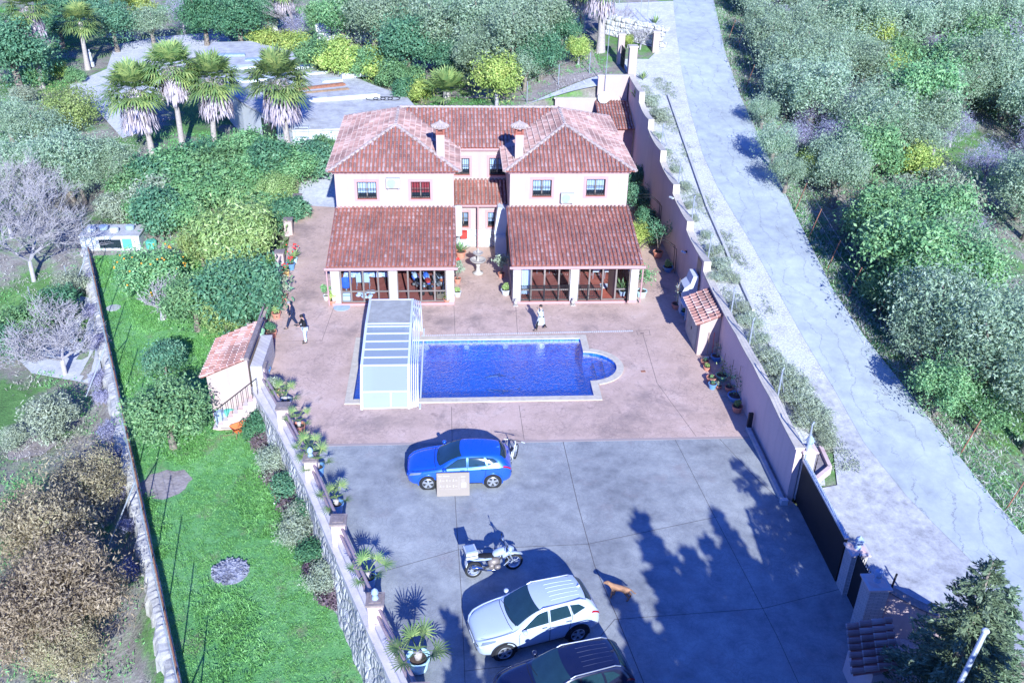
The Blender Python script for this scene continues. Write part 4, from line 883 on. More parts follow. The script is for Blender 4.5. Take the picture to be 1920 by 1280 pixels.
# outer planter kerb
kb = MB(); k_pts = [G(*q) for q in ((1252, 180), (1290, 290), (1325, 390), (1360, 470), (1372, 500))]
k2 = [G(*q) for q in ((1385, 525), (1412, 585))]; k3 = [G(*q) for q in ((1432, 628), (1450, 665))]
for pts in (k_pts, k2, k3):
    for a, b in zip(pts, pts[1:]):
        d = np.array([b[0]-a[0], b[1]-a[1]]); l = np.linalg.norm(d); kb.obox(((a[0]+b[0])/2, (a[1]+b[1])/2, (a[2]+b[2])/2+.06), l, .14, .22, math.atan2(d[1], d[0]), ry=-math.atan2(b[2]-a[2], l))
tag(kb.build('kerb', M['concrete']), 'broken grey concrete kerb along the gravel bank beside the road', 'kerb')
# fence of raking posts on the wall
fz = thing('wire_fence', 'row of leaning steel posts and wires along the top of the pink wall', 'fence', (13.7, 45, 3))
wires = []
for (bx, by), (tx, ty) in (((1087, 175), (1105, 120)), ((1182, 250), (1178, 200)), ((1240, 320), (1246, 248)), ((1272, 372), (1275, 322)), ((1297, 412), (1302, 365)), ((1328, 500), (1338, 442)), ((1371, 590), (1372, 530)), ((1405, 650), (1416, 602)), ((1458, 745), (1466, 686)), ((1513, 830), (1527, 780))):
    if bx < 1150: continue
    f = [y for y in ys]; 
    # the foot stands just behind the coping
    yy = None
    for Y in np.arange(29, 71, .05):
        z = interp(WT, Y); q = np.array([13.66, Y, z]) - CAM; zc = q@CF; px = 960+FPX*(q@CR)/zc
        if px <= bx: yy = Y; break
    if yy is None: continue
    z = interp(WT, yy)-.1; h = 1.35; MB().tube([(13.68, yy, z-.3), (13.68, yy, z+h), (13.74, yy+.02, z+h+.12)], .035, 6).build('post', M['steel'], fz); wires.append((yy, z))
    MB().tube([(13.7, yy+.05, z+h*.8), (14.2, yy+.7, z-.2)], .02, 5).build('strut', M['steel'], fz)
wires.sort(); wm = MB()
for (a, za), (b, zb) in zip(wires, wires[1:]):
    for h in (.35, .8, 1.3): wm.tube([(13.68, a, za+h), (13.68, (a+b)/2, (za+zb)/2+h-.06), (13.68, b, zb+h)], .006, 3)
wm.build('wires', M['wire'], fz)
# sliding gate
gy0, gy1 = 28.9, 24.35
gate = thing('sliding_gate', 'long dark sheet metal sliding gate beside the road entrance', 'gate', (13.62, 26.6, 0))
MB().box(13.58, gy1, .06, 13.66, gy0, 2.05).build('panel', M['gate'], gate)
r = MB(); r.box(13.54, gy1, 2.052, 13.70, gy0, 2.12)
n = 38
for k in range(n): yy = lerp(gy0, gy1, (k+.5)/n); r.tube([(13.62, yy, 2.12), (13.62, yy, 2.22), (13.62, yy, 2.27)], [.014, .02, .004], 5)
r.build('top_rail', M['steel'], gate)
tk = thing('gate_track', 'raised concrete beam with steel rail the sliding gate runs on', 'gate track', (13.1, 31, 0))
MB().box(12.98, 28.95, 0, 13.14, 34.0, .16).build('beam', M['concrete'], tk); MB().box(13.20, 28.95, 0.0, 13.29, 34.1, .05).build('rail', M['dirt'], tk)
MB().box(13.0, 33.9, .16, 13.2, 34.02, .9).build('stop_post', M['black'], tk); MB().obox((13.08, 28.78, .12), .28, .2, .24).build('motor_foot', M['white'], tk)
def gate_pillar(x, y, h, label, s=.58, mat='brickw', lamp=True):
    r = thing('gate_pillar', label, 'pillar', (x, y, 0), 0, 'brick pillars of the gate')
    MB().box(-s/2, -s/2, 0, s/2, s/2, h).build('shaft', M[mat], r, world=False)
    c = MB(); c.box(-s/2-.07, -s/2-.07, h+.002, s/2+.07, s/2+.07, h+.06); c.add([(-s/2-.07, -s/2-.07, h+.062), (s/2+.07, -s/2-.07, h+.062), (s/2+.07, s/2+.07, h+.062), (-s/2-.07, s/2+.07, h+.062), (0, 0, h+.14)], [(0, 1, 4), (1, 2, 4), (2, 3, 4), (3, 0, 4)]); c.build('cap', M['brickr'], r, world=False)
    if lamp:
        o = MB(); o.lathe([(.13, .11), (.09, .2), (.06, .26), (.13, .32), (.16, .42), (.13, .54), (.05, .60), (.01, .66)], (0, 0, h), 10)
        for k in range(5): a = k*1.256; o.tube([(0, 0, h+.3), (.16*math.cos(a), .16*math.sin(a), h+.42), (.2*math.cos(a), .2*math.sin(a), h+.36)], .02, 5)
        o.build('finial', M['tarp'], r, world=False)
    return r
gate_pillar(13.9, 24.0, 1.85, 'grey brick gate pillar standing between the sliding gate and the narrow door')
gate_pillar(13.75, 22.1, 2.15, 'tall grey brick pillar nearest the camera beside the curved pink wall', .66)
gate_pillar(13.85, 29.25, 2.35, 'brick pillar in full sun where the pink wall meets the sliding gate', .5)
g = thing('side_door', 'narrow black metal door between the two gate pillars', 'door', (13.8, 23.1, 0)); MB().box(13.76, 22.5, .05, 13.82, 23.65, 1.95).build('panel', M['gate'], g); r = MB()
for k in range(9): yy = 22.55+k*.13; r.tube([(13.79, yy, 1.95), (13.79, yy, 2.06+.1*math.sin(math.pi*k/8)), (13.79, yy, 2.1+.1*math.sin(math.pi*k/8))], [.012, .018, .004], 5)
r.build('spikes', M['black'], g)
cw = thing('curved_wall', 'pink wall segment with a dipping dark coping right of the gate pillars', 'wall', (15, 21.8, 0)); w = MB(); c = MB(); pts = []
for k in range(11): t = k/10; pts.append((14.1+t*2.3, 21.95-t*.9, 1.95-.62*math.sin(math.pi*t*.55)+.0*t))
pts += [(17.2, 20.2, 1.2), (18.0, 18.8, 1.1), (18.2, 15, 1.1)]
for (a, b, z), (a2, b2, z2) in zip(pts, pts[1:]):
    w.add([(a, b, -.3), (a2, b2, -.3), (a2, b2, z2), (a, b, z), (a+.1, b+.2, -.3), (a2+.1, b2+.2, -.3), (a2+.1, b2+.2, z2), (a+.1, b+.2, z)], [(0, 1, 2, 3), (4, 7, 6, 5), (0, 3, 7, 4), (1, 5, 6, 2), (3, 2, 6, 7)])
    c.add([(a-.04, b-.05, z+.003), (a2-.04, b2-.05, z2+.003), (a2+.14, b2+.25, z2+.003), (a+.14, b+.25, z+.003), (a-.04, b-.05, z+.06), (a2-.04, b2-.05, z2+.06), (a2+.14, b2+.25, z2+.06), (a+.14, b+.25, z+.06)], [(0, 3, 2, 1), (4, 5, 6, 7), (0, 1, 5, 4), (3, 7, 6, 2)])
w.build('wall_face', M['wallin'], cw, fix=False); c.build('coping', M['capst'], cw, fix=False)
for q in ((14.2, 21.95, 1.95), (16.2, 21.1, 1.4)): MB().tube([(q[0], q[1], q[2]-.4), (q[0]+.05, q[1], q[2]+.55), (q[0]+.1, q[1]+.05, q[2]+.7)], .035, 6).build('post', M['black'], cw)
# planter box by the sunny pillar
pb = thing('brick_planter', 'small brick-edged planting bed between the sunny gate pillar and the driveway', 'planter', (14.6, 29, 0)); k = MB(); a = G(1553, 890); b = G(1515, 925); c_ = G(1537, 845)
z = max(a[2], b[2], c_[2])
for p_, q_ in ((a, b), (c_, a)):
    d = math.hypot(q_[0]-p_[0], q_[1]-p_[1]); k.obox(((p_[0]+q_[0])/2, (p_[1]+q_[1])/2, z+.1), d, .16, .35, math.atan2(q_[1]-p_[1], q_[0]-p_[0]))
k.build('edge', M['brickr'], pb); MB().poly([(14.1, 28.8, z+.12), tuple(b[:2])+(z+.12,), tuple(a[:2])+(z+.12,), tuple(c_[:2])+(z+.12,), (13.9, 30.6, z+.12)]).build('soil', M['dirt'], pb)
# small tiled canopy in the shade by the near gate
cn = thing('tiled_canopy', 'small tiled canopy roof in the shade at the bottom by the conifer', 'canopy', (12.4, 19.8, 0)); t = MB()
tile_slope(t, (11.75, 18.7, 1.75), (12.35, 20.75, 1.75), (1.25, -.1, .35), lambda u: 1.35, 4, pitch=.3, row=.4, r=.1); t.build('roof', [M['tile'], M['pan'], M['lip']], cn, fix=False); MB().box(12.4, 18.75, 0, 13.2, 20.4, 1.7).build('wall', M['wallin'], cn)
tag(MB().box(11.85, 17.9, 0, 12.9, 18.6, .9).build('white_cabinet', M['white'], None, bevel=.03), 'white cabinet top in deep shade at the lower edge beside the tiled canopy', 'cabinet')
# cross wall behind the house and the far gate
xw = thing('cross_wall', 'pink cross wall behind the house with a tall stepped right half', 'wall', (10, 70.7, 0)); w = MB(); w.box(7.7, 70.6, 0, 10.9, 70.82, 4.98); w.box(10.902, 70.58, 0, 13.2, 70.84, 6.72); w.build('wall_face', M['wall'], xw); c = MB(); c.box(7.6, 70.56, 4.984, 10.88, 70.86, 5.06); c.box(10.85, 70.54, 6.724, 13.3, 70.88, 6.80); c.build('coping', M['coping'], xw)
def plain_pillar(px0, py0, h, label, s=.5, mat='wall'):
    q = G(px0, py0); r = thing('entrance_pillar', label, 'pillar', q, 0, 'cream pillars of the upper entrance'); MB().box(-s/2, -s/2, -.3, s/2, s/2, h).build('shaft', M[mat], r, world=False); MB().box(-s/2-.06, -s/2-.06, h+.002, s/2+.06, s/2+.06, h+.1).build('cap', M['coping'], r, world=False); return q
plain_pillar(1162, 118, 2.2, 'cream entrance pillar with a dark gate leaf left of the upper entrance'); plain_pillar(1228, 96, 1.5, 'cream entrance pillar beside the road right of the upper entrance'); plain_pillar(1183, 145, 2.3, 'cream pillar at the far end of the pink boundary wall', .6)
q = G(1168, 130); g = thing('upper_gate', 'open black barred gate leaf beside the cream entrance pillar', 'gate', q); m_ = MB()
for k in range(11): m_.box(-.1, -1.0+k*.18, .1, -.07, -.97+k*.18, 1.7)
for zz in (.15, .9, 1.65): m_.box(-.11, -1.0, zz, -.06, .83, zz+.05)
m_.build('bars', M['black'], g, world=False)
rw = thing('stone_wall', 'pale dry stone retaining wall beside the upper entrance', 'wall', G(1185, 70)); a = G(1128, 62); b = G(1240, 88); rn = random.Random(4); s = MB()
for row in range(4):
    t = 0
    while t < 1:
        l = rn.uniform(.07, .12); c = lerp(a, b, t+l/2); s.obox((c[0]+rn.uniform(-.04, .04), c[1]+rn.uniform(-.06, .06), lerp(a, b, t)[2]+.2+row*.42), 5.4*l, .6, .40, math.atan2(b[1]-a[1], b[0]-a[0])+rn.uniform(-.04, .04)); t += l
s.build('stones', M['rockw'], rw, bevel=.06)
# satellite dish
q = PY(1132, 184, 70.3); d = thing('satellite_dish', 'round white satellite dish in front of the cross wall', 'satellite dish', (q[0], 70.3, q[2]-.5)); MB().tube([(0, .2, -.3), (0, 0, .1), (0, 0, .5)], .03, 6).build('mast', M['steel'], d, world=False)
m_ = MB(); N = Vector((-.15, -.85, .5)).normalized(); U = N.cross(Vector((0, 0, 1))).normalized(); V_ = U.cross(N); rings = []
for r_, dp in ((.04, 0), (.22, .03), (.40, .10), (.46, .14), (.44, .12), (.2, .0), (.04, -.03)): rings.append([Vector((0, 0, .5))+N*dp+U*r_*math.cos(t)+V_*r_*math.sin(t) for t in [2*math.pi*k/20 for k in range(20)]])
m_.loft(rings); m_.build('dish', M['plasticw'], d, world=False, smooth=True); MB().tube([(0, 0, .2), tuple(Vector((0, 0, .5))+N*.5-V_*.05)], .015, 5).build('feed_arm', M['steel'], d, world=False)
q = PY(1133, 176, 70.45); tag(MB().tube([(float(q[0]), 70.45, 4.6), (float(q[0])+.1, 70.45, 12.5)], [.03, .02], 6).build('antenna_mast', M['steel']), 'tall thin antenna mast rising behind the satellite dish', 'mast')
# ---------------- balustrade on the left
PIL = [(-9.35, 38.4), (-7.72, 34.9), (-6.02, 31.1), (-4.5, 27.2), (-2.85, 23.1), (-1.25, 19.3)]
caps = ['brick balustrade pillar with flat dark cap beside the tiled shed', 'brick balustrade pillar with flat dark cap beside the pink pot', 'brick balustrade pillar with a blue ornament near the grey paving edge', 'brick balustrade pillar with plain brown cap halfway along the grey court', 'brick balustrade pillar with a blue ornament left of the white car', 'lowest brick balustrade pillar at the bottom of the picture']
for i, ((x, y), lb) in enumerate(zip(PIL, caps)):
    r = thing('balustrade_pillar', lb, 'pillar', (x, y, 0), .0, 'balustrade pillars'); s = .5
    MB().box(-s/2, -s/2, -.2, s/2, s/2, 1.0).build('shaft', M['brickr'], r, world=False); c = MB(); c.box(-s/2-.06, -s/2-.06, 1.003, s/2+.06, s/2+.06, 1.09); c.box(-s/2+.05, -s/2+.05, 1.093, s/2-.05, s/2-.05, 1.12); c.build('cap', M['capst'], r, world=False)
    if i in (2, 4): MB().lathe([(.12, 1.12), (.10, 1.2), (.04, 1.24), (.10, 1.3), (.13, 1.38), (.10, 1.48), (.02, 1.56)], n=10).build('finial', M['tarp'], r, world=False)
for i, ((xa, ya), (xb, yb)) in enumerate(zip(PIL, PIL[1:])):
    d = Vector((xb-xa, yb-ya, 0)); l = d.length; d.normalize(); az = math.atan2(d.y, d.x); mx_, my_ = (xa+xb)/2, (ya+yb)/2
    lab = ['nearest the tiled shed', 'beside the three crowded potted palms', 'beside the upper potted palms on the grey paving', 'left of the touring motorcycle', 'at the bottom left of the parked white car'][i]
    r = thing('balustrade', 'low wall with two mauve wooden rails '+lab, 'balustrade', (mx_, my_, 0), 0, 'rail spans of the balustrade')
    MB().obox((mx_, my_, -.05), l-.52, .34, .5, az).build('low_wall', M['lowtop'], r)
    for h, off in ((.82, .05), (.52, -.02)):
        nx, ny = -d.y*off, d.x*off; MB().tube([(xa+d.x*.26+nx, ya+d.y*.26+ny, h), (xb-d.x*.26+nx, yb-d.y*.26+ny, h)], .06, 8).build('rail', M['rail'], r)
# render-topped ledge and rock face beneath
def strip_wall(name, label, line, off0, z0, off1, z1, mat, cat='wall', jit=0, seed=3, n=60, rows=4):
    rn = random.Random(seed); rings = []
    for k in range(n+1):
        t = k/n; j = t*(len(line)-1); i = min(int(j), len(line)-2); f = j-i; a = Vector(line[i]); b = Vector(line[i+1]); p = a.lerp(b, f); d = (b-a).normalized(); nn = Vector((d.y, -d.x)) if d.y < 0 else Vector((-d.y, d.x))
        if nn.x > 0: nn = -nn
        rings.append([(p.x+nn.x*lerp(off0, off1, q)+rn.uniform(-jit, jit), p.y+nn.y*lerp(off0, off1, q)+rn.uniform(-jit, jit), lerp(z0, z1, q)+rn.uniform(-jit, jit)*.6) for q in [w/rows for w in range(rows+1)]])
    mb = MB(); mb.loft(rings, cap=False, closed=False); o = mb.build(name, mat, fix=False, smooth=False); return tag(o, label, cat)
lineB = [(PIL[0][0]-.15, PIL[0][1]), *PIL[1:], (.3, 15.5)]
ld = MB()
for (xa, ya), (xb, yb) in zip(lineB, lineB[1:]):
    d = Vector((xb-xa, yb-ya)).normalized(); n_ = Vector((-abs(d.y), d.x*(-1 if d.y < 0 else 1)*-1)); n_ = Vector((d.y, -d.x)) if d.y < 0 else Vector((-d.y, d.x))
    ld.add([(xa+.1, ya, .02), (xb+.1, yb, .02), (xb+n_.x*.42, yb+n_.y*.42, -.02), (xa+n_.x*.42, ya+n_.y*.42, -.02), (xa+.1, ya, -.4), (xb+.1, yb, -.4), (xb+n_.x*.42, yb+n_.y*.42, -.4), (xa+n_.x*.42, ya+n_.y*.42, -.4)], [(0, 1, 2, 3), (2, 3, 7, 6)])
tag(ld.build('wall_ledge', M['lowtop'], fix=False), 'smooth rendered ledge under the balustrade along the top of the rock wall', 'ledge')
strip_wall('retaining_wall', 'rough grey rock retaining wall below the balustrade above the lawn', lineB, .36, -.03, .82, -2.1, M['rock'], jit=.08)
strip_wall('retaining_wall', 'pale retaining wall between the courtyard and the shaded orchard trees', [(-9.45, 38.6), (-9.97, 42.5), (-10.5, 54), (-11.2, 63)], .0, .02, .3, -2.1, M['wallin'], jit=.02)
# low wall and pillars by the orchard
for i, (px, py, lb) in enumerate(((535, 500, 'short cream pillar with flat cap behind the red flowers'), (497, 640, 'short cream pillar with flat cap beside the green bucket'), (550, 438, 'short cream pillar with flat cap between the two tree crowns'), (567, 392, 'short cream pillar with dark cap next to the round clipped bush'))):
    q = P(px, py); r = thing('garden_pillar', lb, 'pillar', (q[0]-.25, q[1], 0), 0, 'short cream pillars left of the courtyard'); MB().box(-.25, -.25, -.1, .25, .25, .95).build('shaft', M['wall'], r, world=False); MB().box(-.3, -.3, .953, .3, .3, 1.03).build('cap', M['capst'], r, world=False)
lw_ = thing('low_garden_wall', 'low cream wall with wood rail between pillars left of the flower pots', 'wall', (-10.2, 47, 0)); MB().box(-10.42, 44.0, -.3, -10.22, 51.0, .45).build('wall_face', M['wall'], lw_); MB().tube([(-10.3, 43, .8), (-10.4, 51.4, .8)], .05, 8).build('rail', M['rail'], lw_)
# old stone wall with the tall wire fence on the left
sw = thing('garden_wall', 'long rough pale stone wall along the left side of the lawn', 'wall', (-15, 36, -2)); rn = random.Random(9); st = MB(); tp = MB()
A_ = np.array([-6.9, 15.5]); B_ = np.array([-24.4, 58.0]); Lw = np.linalg.norm(B_-A_); d = (B_-A_)/Lw; n_ = np.array([-d[1], d[0]]); az = math.atan2(d[1], d[0])
rings = []; n = 330
for k in range(n+1):
    t = k/n; p = A_+(B_-A_)*t; gap = 0
    wl_ = .34+.07*math.sin(k*.31)+.05*math.sin(k*.83)+rn.uniform(-.025, .025); wr_ = .22+rn.uniform(-.02, .02); zt = -1.55+.04*math.sin(k*.2)+rn.uniform(-.02, .02); j = lambda: rn.uniform(-.022, .022)
    rings.append([(p[0]-n_[0]*wr_, p[1]-n_[1]*wr_, -2.2), (p[0]-n_[0]*wr_+j()*.3, p[1]-n_[1]*wr_, zt), (p[0]+j(), p[1], zt+.05+j()), (p[0]+n_[0]*wl_*.7, p[1]+n_[1]*wl_*.7+j(), zt-.05+j()*.6), (p[0]+n_[0]*wl_, p[1]+n_[1]*wl_, zt-.3+j()), (p[0]+n_[0]*(wl_+.15), p[1]+n_[1]*(wl_+.15), -3.6)])
st.loft(rings, cap=False, closed=False); st.build('stones', M['rockl'], sw, fix=False); 
fe = thing('wire_fence', 'tall wire fence with brown pipe rail standing on the left stone wall', 'fence', (-15, 36, -2)); wm = MB()
for k in range(15):
    p = A_+(B_-A_)*(k+.4)/15-n_*.1; MB().tube([(p[0], p[1], -1.7), (p[0], p[1], 1.15)], .028, 6).build('post', M['steel'], fe)
    if k % 4 == 1:
        MB().tube([(p[0], p[1], .2), (p[0]+n_[0]*1.5, p[1]+n_[1]*1.5, -2.6)], .03, 6).build('strut', M['steel'], fe)
for h in (-1.2, -.4, .4, 1.1):
    a = A_-n_*.1; b = B_-n_*.1; wm.tube([(a[0], a[1], h), (b[0], b[1], h)], .006, 3)
wm.build('wires', M['wire'], fe); a = A_-n_*.16; b = B_-n_*.16; MB().tube([(a[0], a[1], -1.42), ((a[0]+b[0])/2, (a[1]+b[1])/2, -1.45), (b[0], b[1], -1.42)], .035, 6).build('pipe_rail', M['rust'], fe)
def fence_px(label, feet, h=1.7, mat='steel', name='wire_fence', lean=(0, 0), rr=.03, group=None, wires=True):
    q = [G(*f) for f in feet]; r = thing(name, label, 'fence', q[0], 0, group); wm = MB(); tops = []
    for p in q:
        t = (p[0]+lean[0], p[1]+lean[1], p[2]+h); MB().tube([(p[0], p[1], p[2]-.1), t], rr, 6).build('post', M[mat], r); tops.append((p, t))
    if wires:
        for (a, ta), (b, tb) in zip(tops, tops[1:]):
            for f in (.3, .65, .97): wm.tube([tuple(lerp(np.array(a), np.array(ta), f)), tuple(lerp(np.array(b), np.array(tb), f))], .006, 3)
        wm.build('wires', M['wire'], r)
    return r
fence_px('wire fence with thin steel posts between the hedge and the orchard', [(258, 440), (320, 444), (345, 418), (425, 385), (458, 372), (503, 345), (568, 342)], 1.9)
fence_px('low wire fence in front of the bare earth behind the house', [(932, 200), (988, 192), (1047, 160), (1105, 138)], 1.6)
fence_px('two-post wire fence across the lower left field', [(66, 590), (133, 550)], 1.9)
fence_px('rusty leaning post fence along the right edge of the road', [(1365, 75), (1381, 92), (1398, 165), (1490, 395), (1516, 445), (1550, 505), (1588, 558), (1640, 600), (1735, 765), (1800, 850), (1885, 955)], 1.75, 'rust', lean=(.45, .0), rr=.028)
fence_px('row of tall thin poles by the pale entrance terrace', [(1130, 30), (1160, 22), (1200, 40), (1213, 40)], 2.2)
# ---------------- pool
pool = thing('swimming_pool', 'rectangular blue mosaic pool with a rounded end of steps', 'swimming pool', (1, 39.6, 0))
o = offset_pool(.34); i = offset_pool(0)
i = [p for p in POOL]
bm = ring_poly(offset_pool(.36), POOL)
ext = bmesh.ops.extrude_face_region(bm, geom=bm.faces[:]); bmesh.ops.translate(bm, verts=[v for v in ext['geom'] if isinstance(v, bmesh.types.BMVert)], vec=(0, 0, .05)); bmesh.ops.recalc_face_normals(bm, faces=bm.faces)
for v in bm.verts: v.co -= Vector((1, 39.6, 0)); v.co.z += .006
me = bpy.data.meshes.new('coping'); bm.to_mesh(me); bm.free(); me.materials.append(M['coping']); co = bpy.data.objects.new('coping', me); COL.objects.link(co); co.parent = pool
bs = MB(); D = -1.25
main = [(-4.9, 36.9), (6.45, 36.9), (6.45, 42.4), (-4.9, 42.4)]
bs.poly([(x, y, D) for x, y in main])
for (a, b), (c, d) in zip(POOL, POOL[1:]+POOL[:1]): bs.poly([(a, b, D), (c, d, D), (c, d, .0), (a, b, .0)])
arc = POOL[3:-3]
bs.build('basin', M['pooltile'], pool, fix=False)
st = MB()
def seg(x0, z): # a step: the part of the round end beyond x0
    P_ = [(x, y) for x, y in [(6.45, 38.2)]+arc+[(6.45, 41.0)] if x >= x0-1e-6]; ca = math.sqrt(max(0, 1-((x0-6.45)/1.5)**2))*1.4
    return [(x0, 39.6-ca)]+[p for p in P_ if p[0] > x0+.01]+[(x0, 39.6+ca)]
for x0, z in ((6.45, -.85), (6.95, -.58), (7.35, -.34)): st.prism(seg(x0, z), D if x0 < 6.5 else z-.3, z)
st.build('steps', M['pooltile'], pool)
nz = MB()
for x0, z in ((6.95, -.58), (7.35, -.34)):
    ca = math.sqrt(max(0, 1-((x0-6.45)/1.5)**2))*1.4-.03; nz.box(x0-.02, 39.6-ca, z-.02, x0+.045, 39.6+ca, z+.012)
nz.build('step_edge', M['navyc'], pool)
for px in (800, 875, 948, 1017):
    q = P(px, 648, -.25); l = MB(); l.wheel((q[0], 42.36, -.38), [(.02, .02), (.14, .02), (.15, -.02), (.11, -.045), (.02, -.05)], 18); l.build('pool_light', M['white'], pool)
# mosaic dolphins on the floor
for px, py, s, fl in ((934, 707, 1.0, 1), (940, 728, 1.1, -1)):
    q = P(px, py, -1.2); top = []; bot = []; pts = []
    for k in range(13):
        t = k/12; x = (t-.5)*1.5*s; w_ = .16*math.sin(math.pi*min(1, t*1.15+.02))*s; y = fl*.22*math.sin(math.pi*t); pts.append((x, y, w_))
    b = MB()
    for a, c in zip(pts, pts[1:]): b.poly([(q[0]+a[0], q[1]+a[1]-a[2]*.8, D+.006), (q[0]+c[0], q[1]+c[1]-c[2]*.8, D+.006), (q[0]+c[0], q[1]+c[1]+c[2], D+.006), (q[0]+a[0], q[1]+a[1]+a[2], D+.006)])
    b.poly([(q[0]+.7*s, q[1], D+.007), (q[0]+.95*s, q[1]+.2, D+.007), (q[0]+.82*s, q[1]-.02, D+.007), (q[0]+.9*s, q[1]-.22, D+.007)]); b.poly([(q[0]-.1, q[1]+fl*.3, D+.007), (q[0]+.1, q[1]+fl*.5, D+.007), (q[0]+.15, q[1]+fl*.3, D+.007)])
    o_ = b.build('mosaic_dolphin', M['blackc'], pool, fix=False)
    w_ = MB()
    for a, c in zip(pts[1:6], pts[2:7]): w_.poly([(q[0]+a[0], q[1]+a[1]-a[2]*.75, D+.012), (q[0]+c[0], q[1]+c[1]-c[2]*.75, D+.012), (q[0]+c[0], q[1]+c[1]-c[2]*.1, D+.012), (q[0]+a[0], q[1]+a[1]-a[2]*.1, D+.012)])
    w_.build('pale_belly', M['white'], o_, fix=False)
wt = MB().poly([(x, y, -.10) for x, y in [(-4.895, 36.905)]+POOL[1:-1]+[(-4.895, 42.395)]]).build('water', M['water']); struct(wt)
# ---------------- telescopic cover
cv = thing('pool_cover', 'white telescopic pool enclosure with clear panels over the left end of the pool', 'pool enclosure', (-3.2, 40, 0))
PR = [(36.12, .02), (36.45, .75), (37.25, 1.68), (40.45, 2.12), (43.0, 2.12), (43.5, 1.2), (43.62, .02)]
def frame(x, s, w=.07, th=.06, mat='alu'):
    c = (39.9, 0); pts = [((y-c[0])*s+c[0], z*s) for y, z in PR]; f = MB()
    for (a, za), (b, zb) in zip(pts, pts[1:]):
        l = math.hypot(b-a, zb-za); an = math.atan2(zb-za, b-a); f.obox((x, (a+b)/2, (za+zb)/2), w, l+.03, th, 0, rx=an)
    f.build('arch', M[mat], cv); return pts
XL, XR = -4.42, -2.25
for x, s in ((XL, 1.0), (XR, 1.0)): pts = frame(x, s, .12, .1)
for k in range(4): frame(XR+.12+k*.095, 1-.012*(k+1), .045, .09)
P1 = PR
def bar(y, z, w=.07): MB().box(XL+.06, y-w/2, z-.03, XR-.06, y+w/2, z+.03).build('cross_bar', M['alu'], cv)
def at(t):  # t along the profile, in segments
    i = min(int(t), len(PR)-2); f = t-i; return lerp(PR[i][0], PR[i+1][0], f), lerp(PR[i][1], PR[i+1][1], f)
for t in (0.05, 1.0, 2.0, 2.18, 2.37, 2.56, 2.75, 2.93, 3.0, 4.0, 5.0, 5.95): bar(*at(t))
for a, b, mt, nm in ((.05, 1, 'poly', 'panel'), (1, 2, 'poly', 'panel'), (2, 3, 'poly', 'panel'), (3, 4, 'solid', 'solid_panel'), (4, 5, 'poly', 'panel'), (5, 6, 'poly', 'panel')):
    (ya, za), (yb, zb) = at(a), at(b); MB().add([(XL+.06, ya, za-.012), (XR-.06, ya, za-.012), (XR-.06, yb, zb-.012), (XL+.06, yb, zb-.012), (XL+.06, ya, za), (XR-.06, ya, za), (XR-.06, yb, zb), (XL+.06, yb, zb)], [(0, 3, 2, 1), (4, 5, 6, 7), (0, 1, 5, 4), (2, 3, 7, 6)]).build(nm, M[mt], cv)
(ya, za), (yb, zb) = at(.05), at(1); MB().obox(((XL+XR)/2+.25, (ya+yb)/2, (za+zb)/2), .05, math.hypot(yb-ya, zb-za), .05, rx=math.atan2(zb-za, yb-ya)).build('mullion', M['alu'], cv)
for k in range(5):
    s = 1-.014*(k+1); x = XL+.15+k*.07; c0 = 39.9; f = MB()
    for (a, z1), (b, z2) in zip(PR[:3], PR[1:3]):
        a, b = (a-c0)*s+c0, (b-c0)*s+c0; f.obox((x, (a+b)/2, (z1+z2)/2*s), .03, math.hypot(b-a, (z2-z1)*s), .05, rx=math.atan2((z2-z1)*s, b-a))
    f.build('inner_arch', M['alu'], cv)
for x in (XL, XR+.5): MB().box(x-.04, 36.05, .004, x+.04, 43.7, .03).build('floor_rail', M['alu'], cv)
# left gable panels
g = MB(); g.add([(XL-.01, y, z) for y, z in PR], [tuple(range(len(PR)))]); g.build('side_panel', M['poly'], cv)
# ---------------- sheds
sh = thing('tiled_shed', 'small white shed with a red tile roof on the garden side of the courtyard', 'shed', (-10.8, 39.6, -2))
MB().box(-11.85, 38.2, -2.05, -9.85, 41.6, .62).build('wall', M['wall'], sh)
w = MB(); w.add([(-11.85, 38.2, .621), (-9.85, 38.2, .621), (-9.85, 38.2, 1.5), (-11.85, 41.6, .621), (-9.85, 41.6, .621), (-9.85, 41.6, 1.5)], [(0, 1, 2), (3, 5, 4), (0, 2, 5, 3), (1, 4, 5, 2)]); w.build('gable', M['wall'], sh)
t = MB(); tile_slope(t, (-12.05, 38.0, .60), (-12.05, 41.8, .60), (2.2, 0, .98), lambda u: 2.42, 6); t.build('roof', [M['tileo'], M['pan'], M['lip']], sh, fix=False)
c = MB(); c.obox((-9.82, 39.9, 1.68), .22, 3.9, .14); c.build('parapet', M['capst'], sh)
MB().box(-9.7, 38.0, -.3, -9.15, 41.0, 1.25).build('brick_side', M['brickw'], sh)
stp = thing('garden_stairs', 'brick steps with a black handrail going down to the lawn beside the shed', 'stairs', (-10.5, 37.6, -2))
s = MB(); n = 9
for k in range(n): x = -9.4-k*.26; s.box(x-.26, 37.5, -2.05, x, 38.15, -.0-(k+1)*.21)
s.build('steps', M['brickr'], stp)
r = MB()
for k in range(0, n+1): x = -9.4-k*.26; z = -k*.215; r.tube([(x, 37.52, z-.15), (x, 37.52, z+.85)], .014, 5)
r.tube([(-9.4, 37.52, .85), (-9.4-n*.26, 37.52, -n*.215+.85)], .022, 6); r.build('handrail', M['black'], stp)
s2 = thing('tiled_shed', 'narrow pink pump shed with new red tiles against the right wall', 'shed', (12.75, 42, 0))
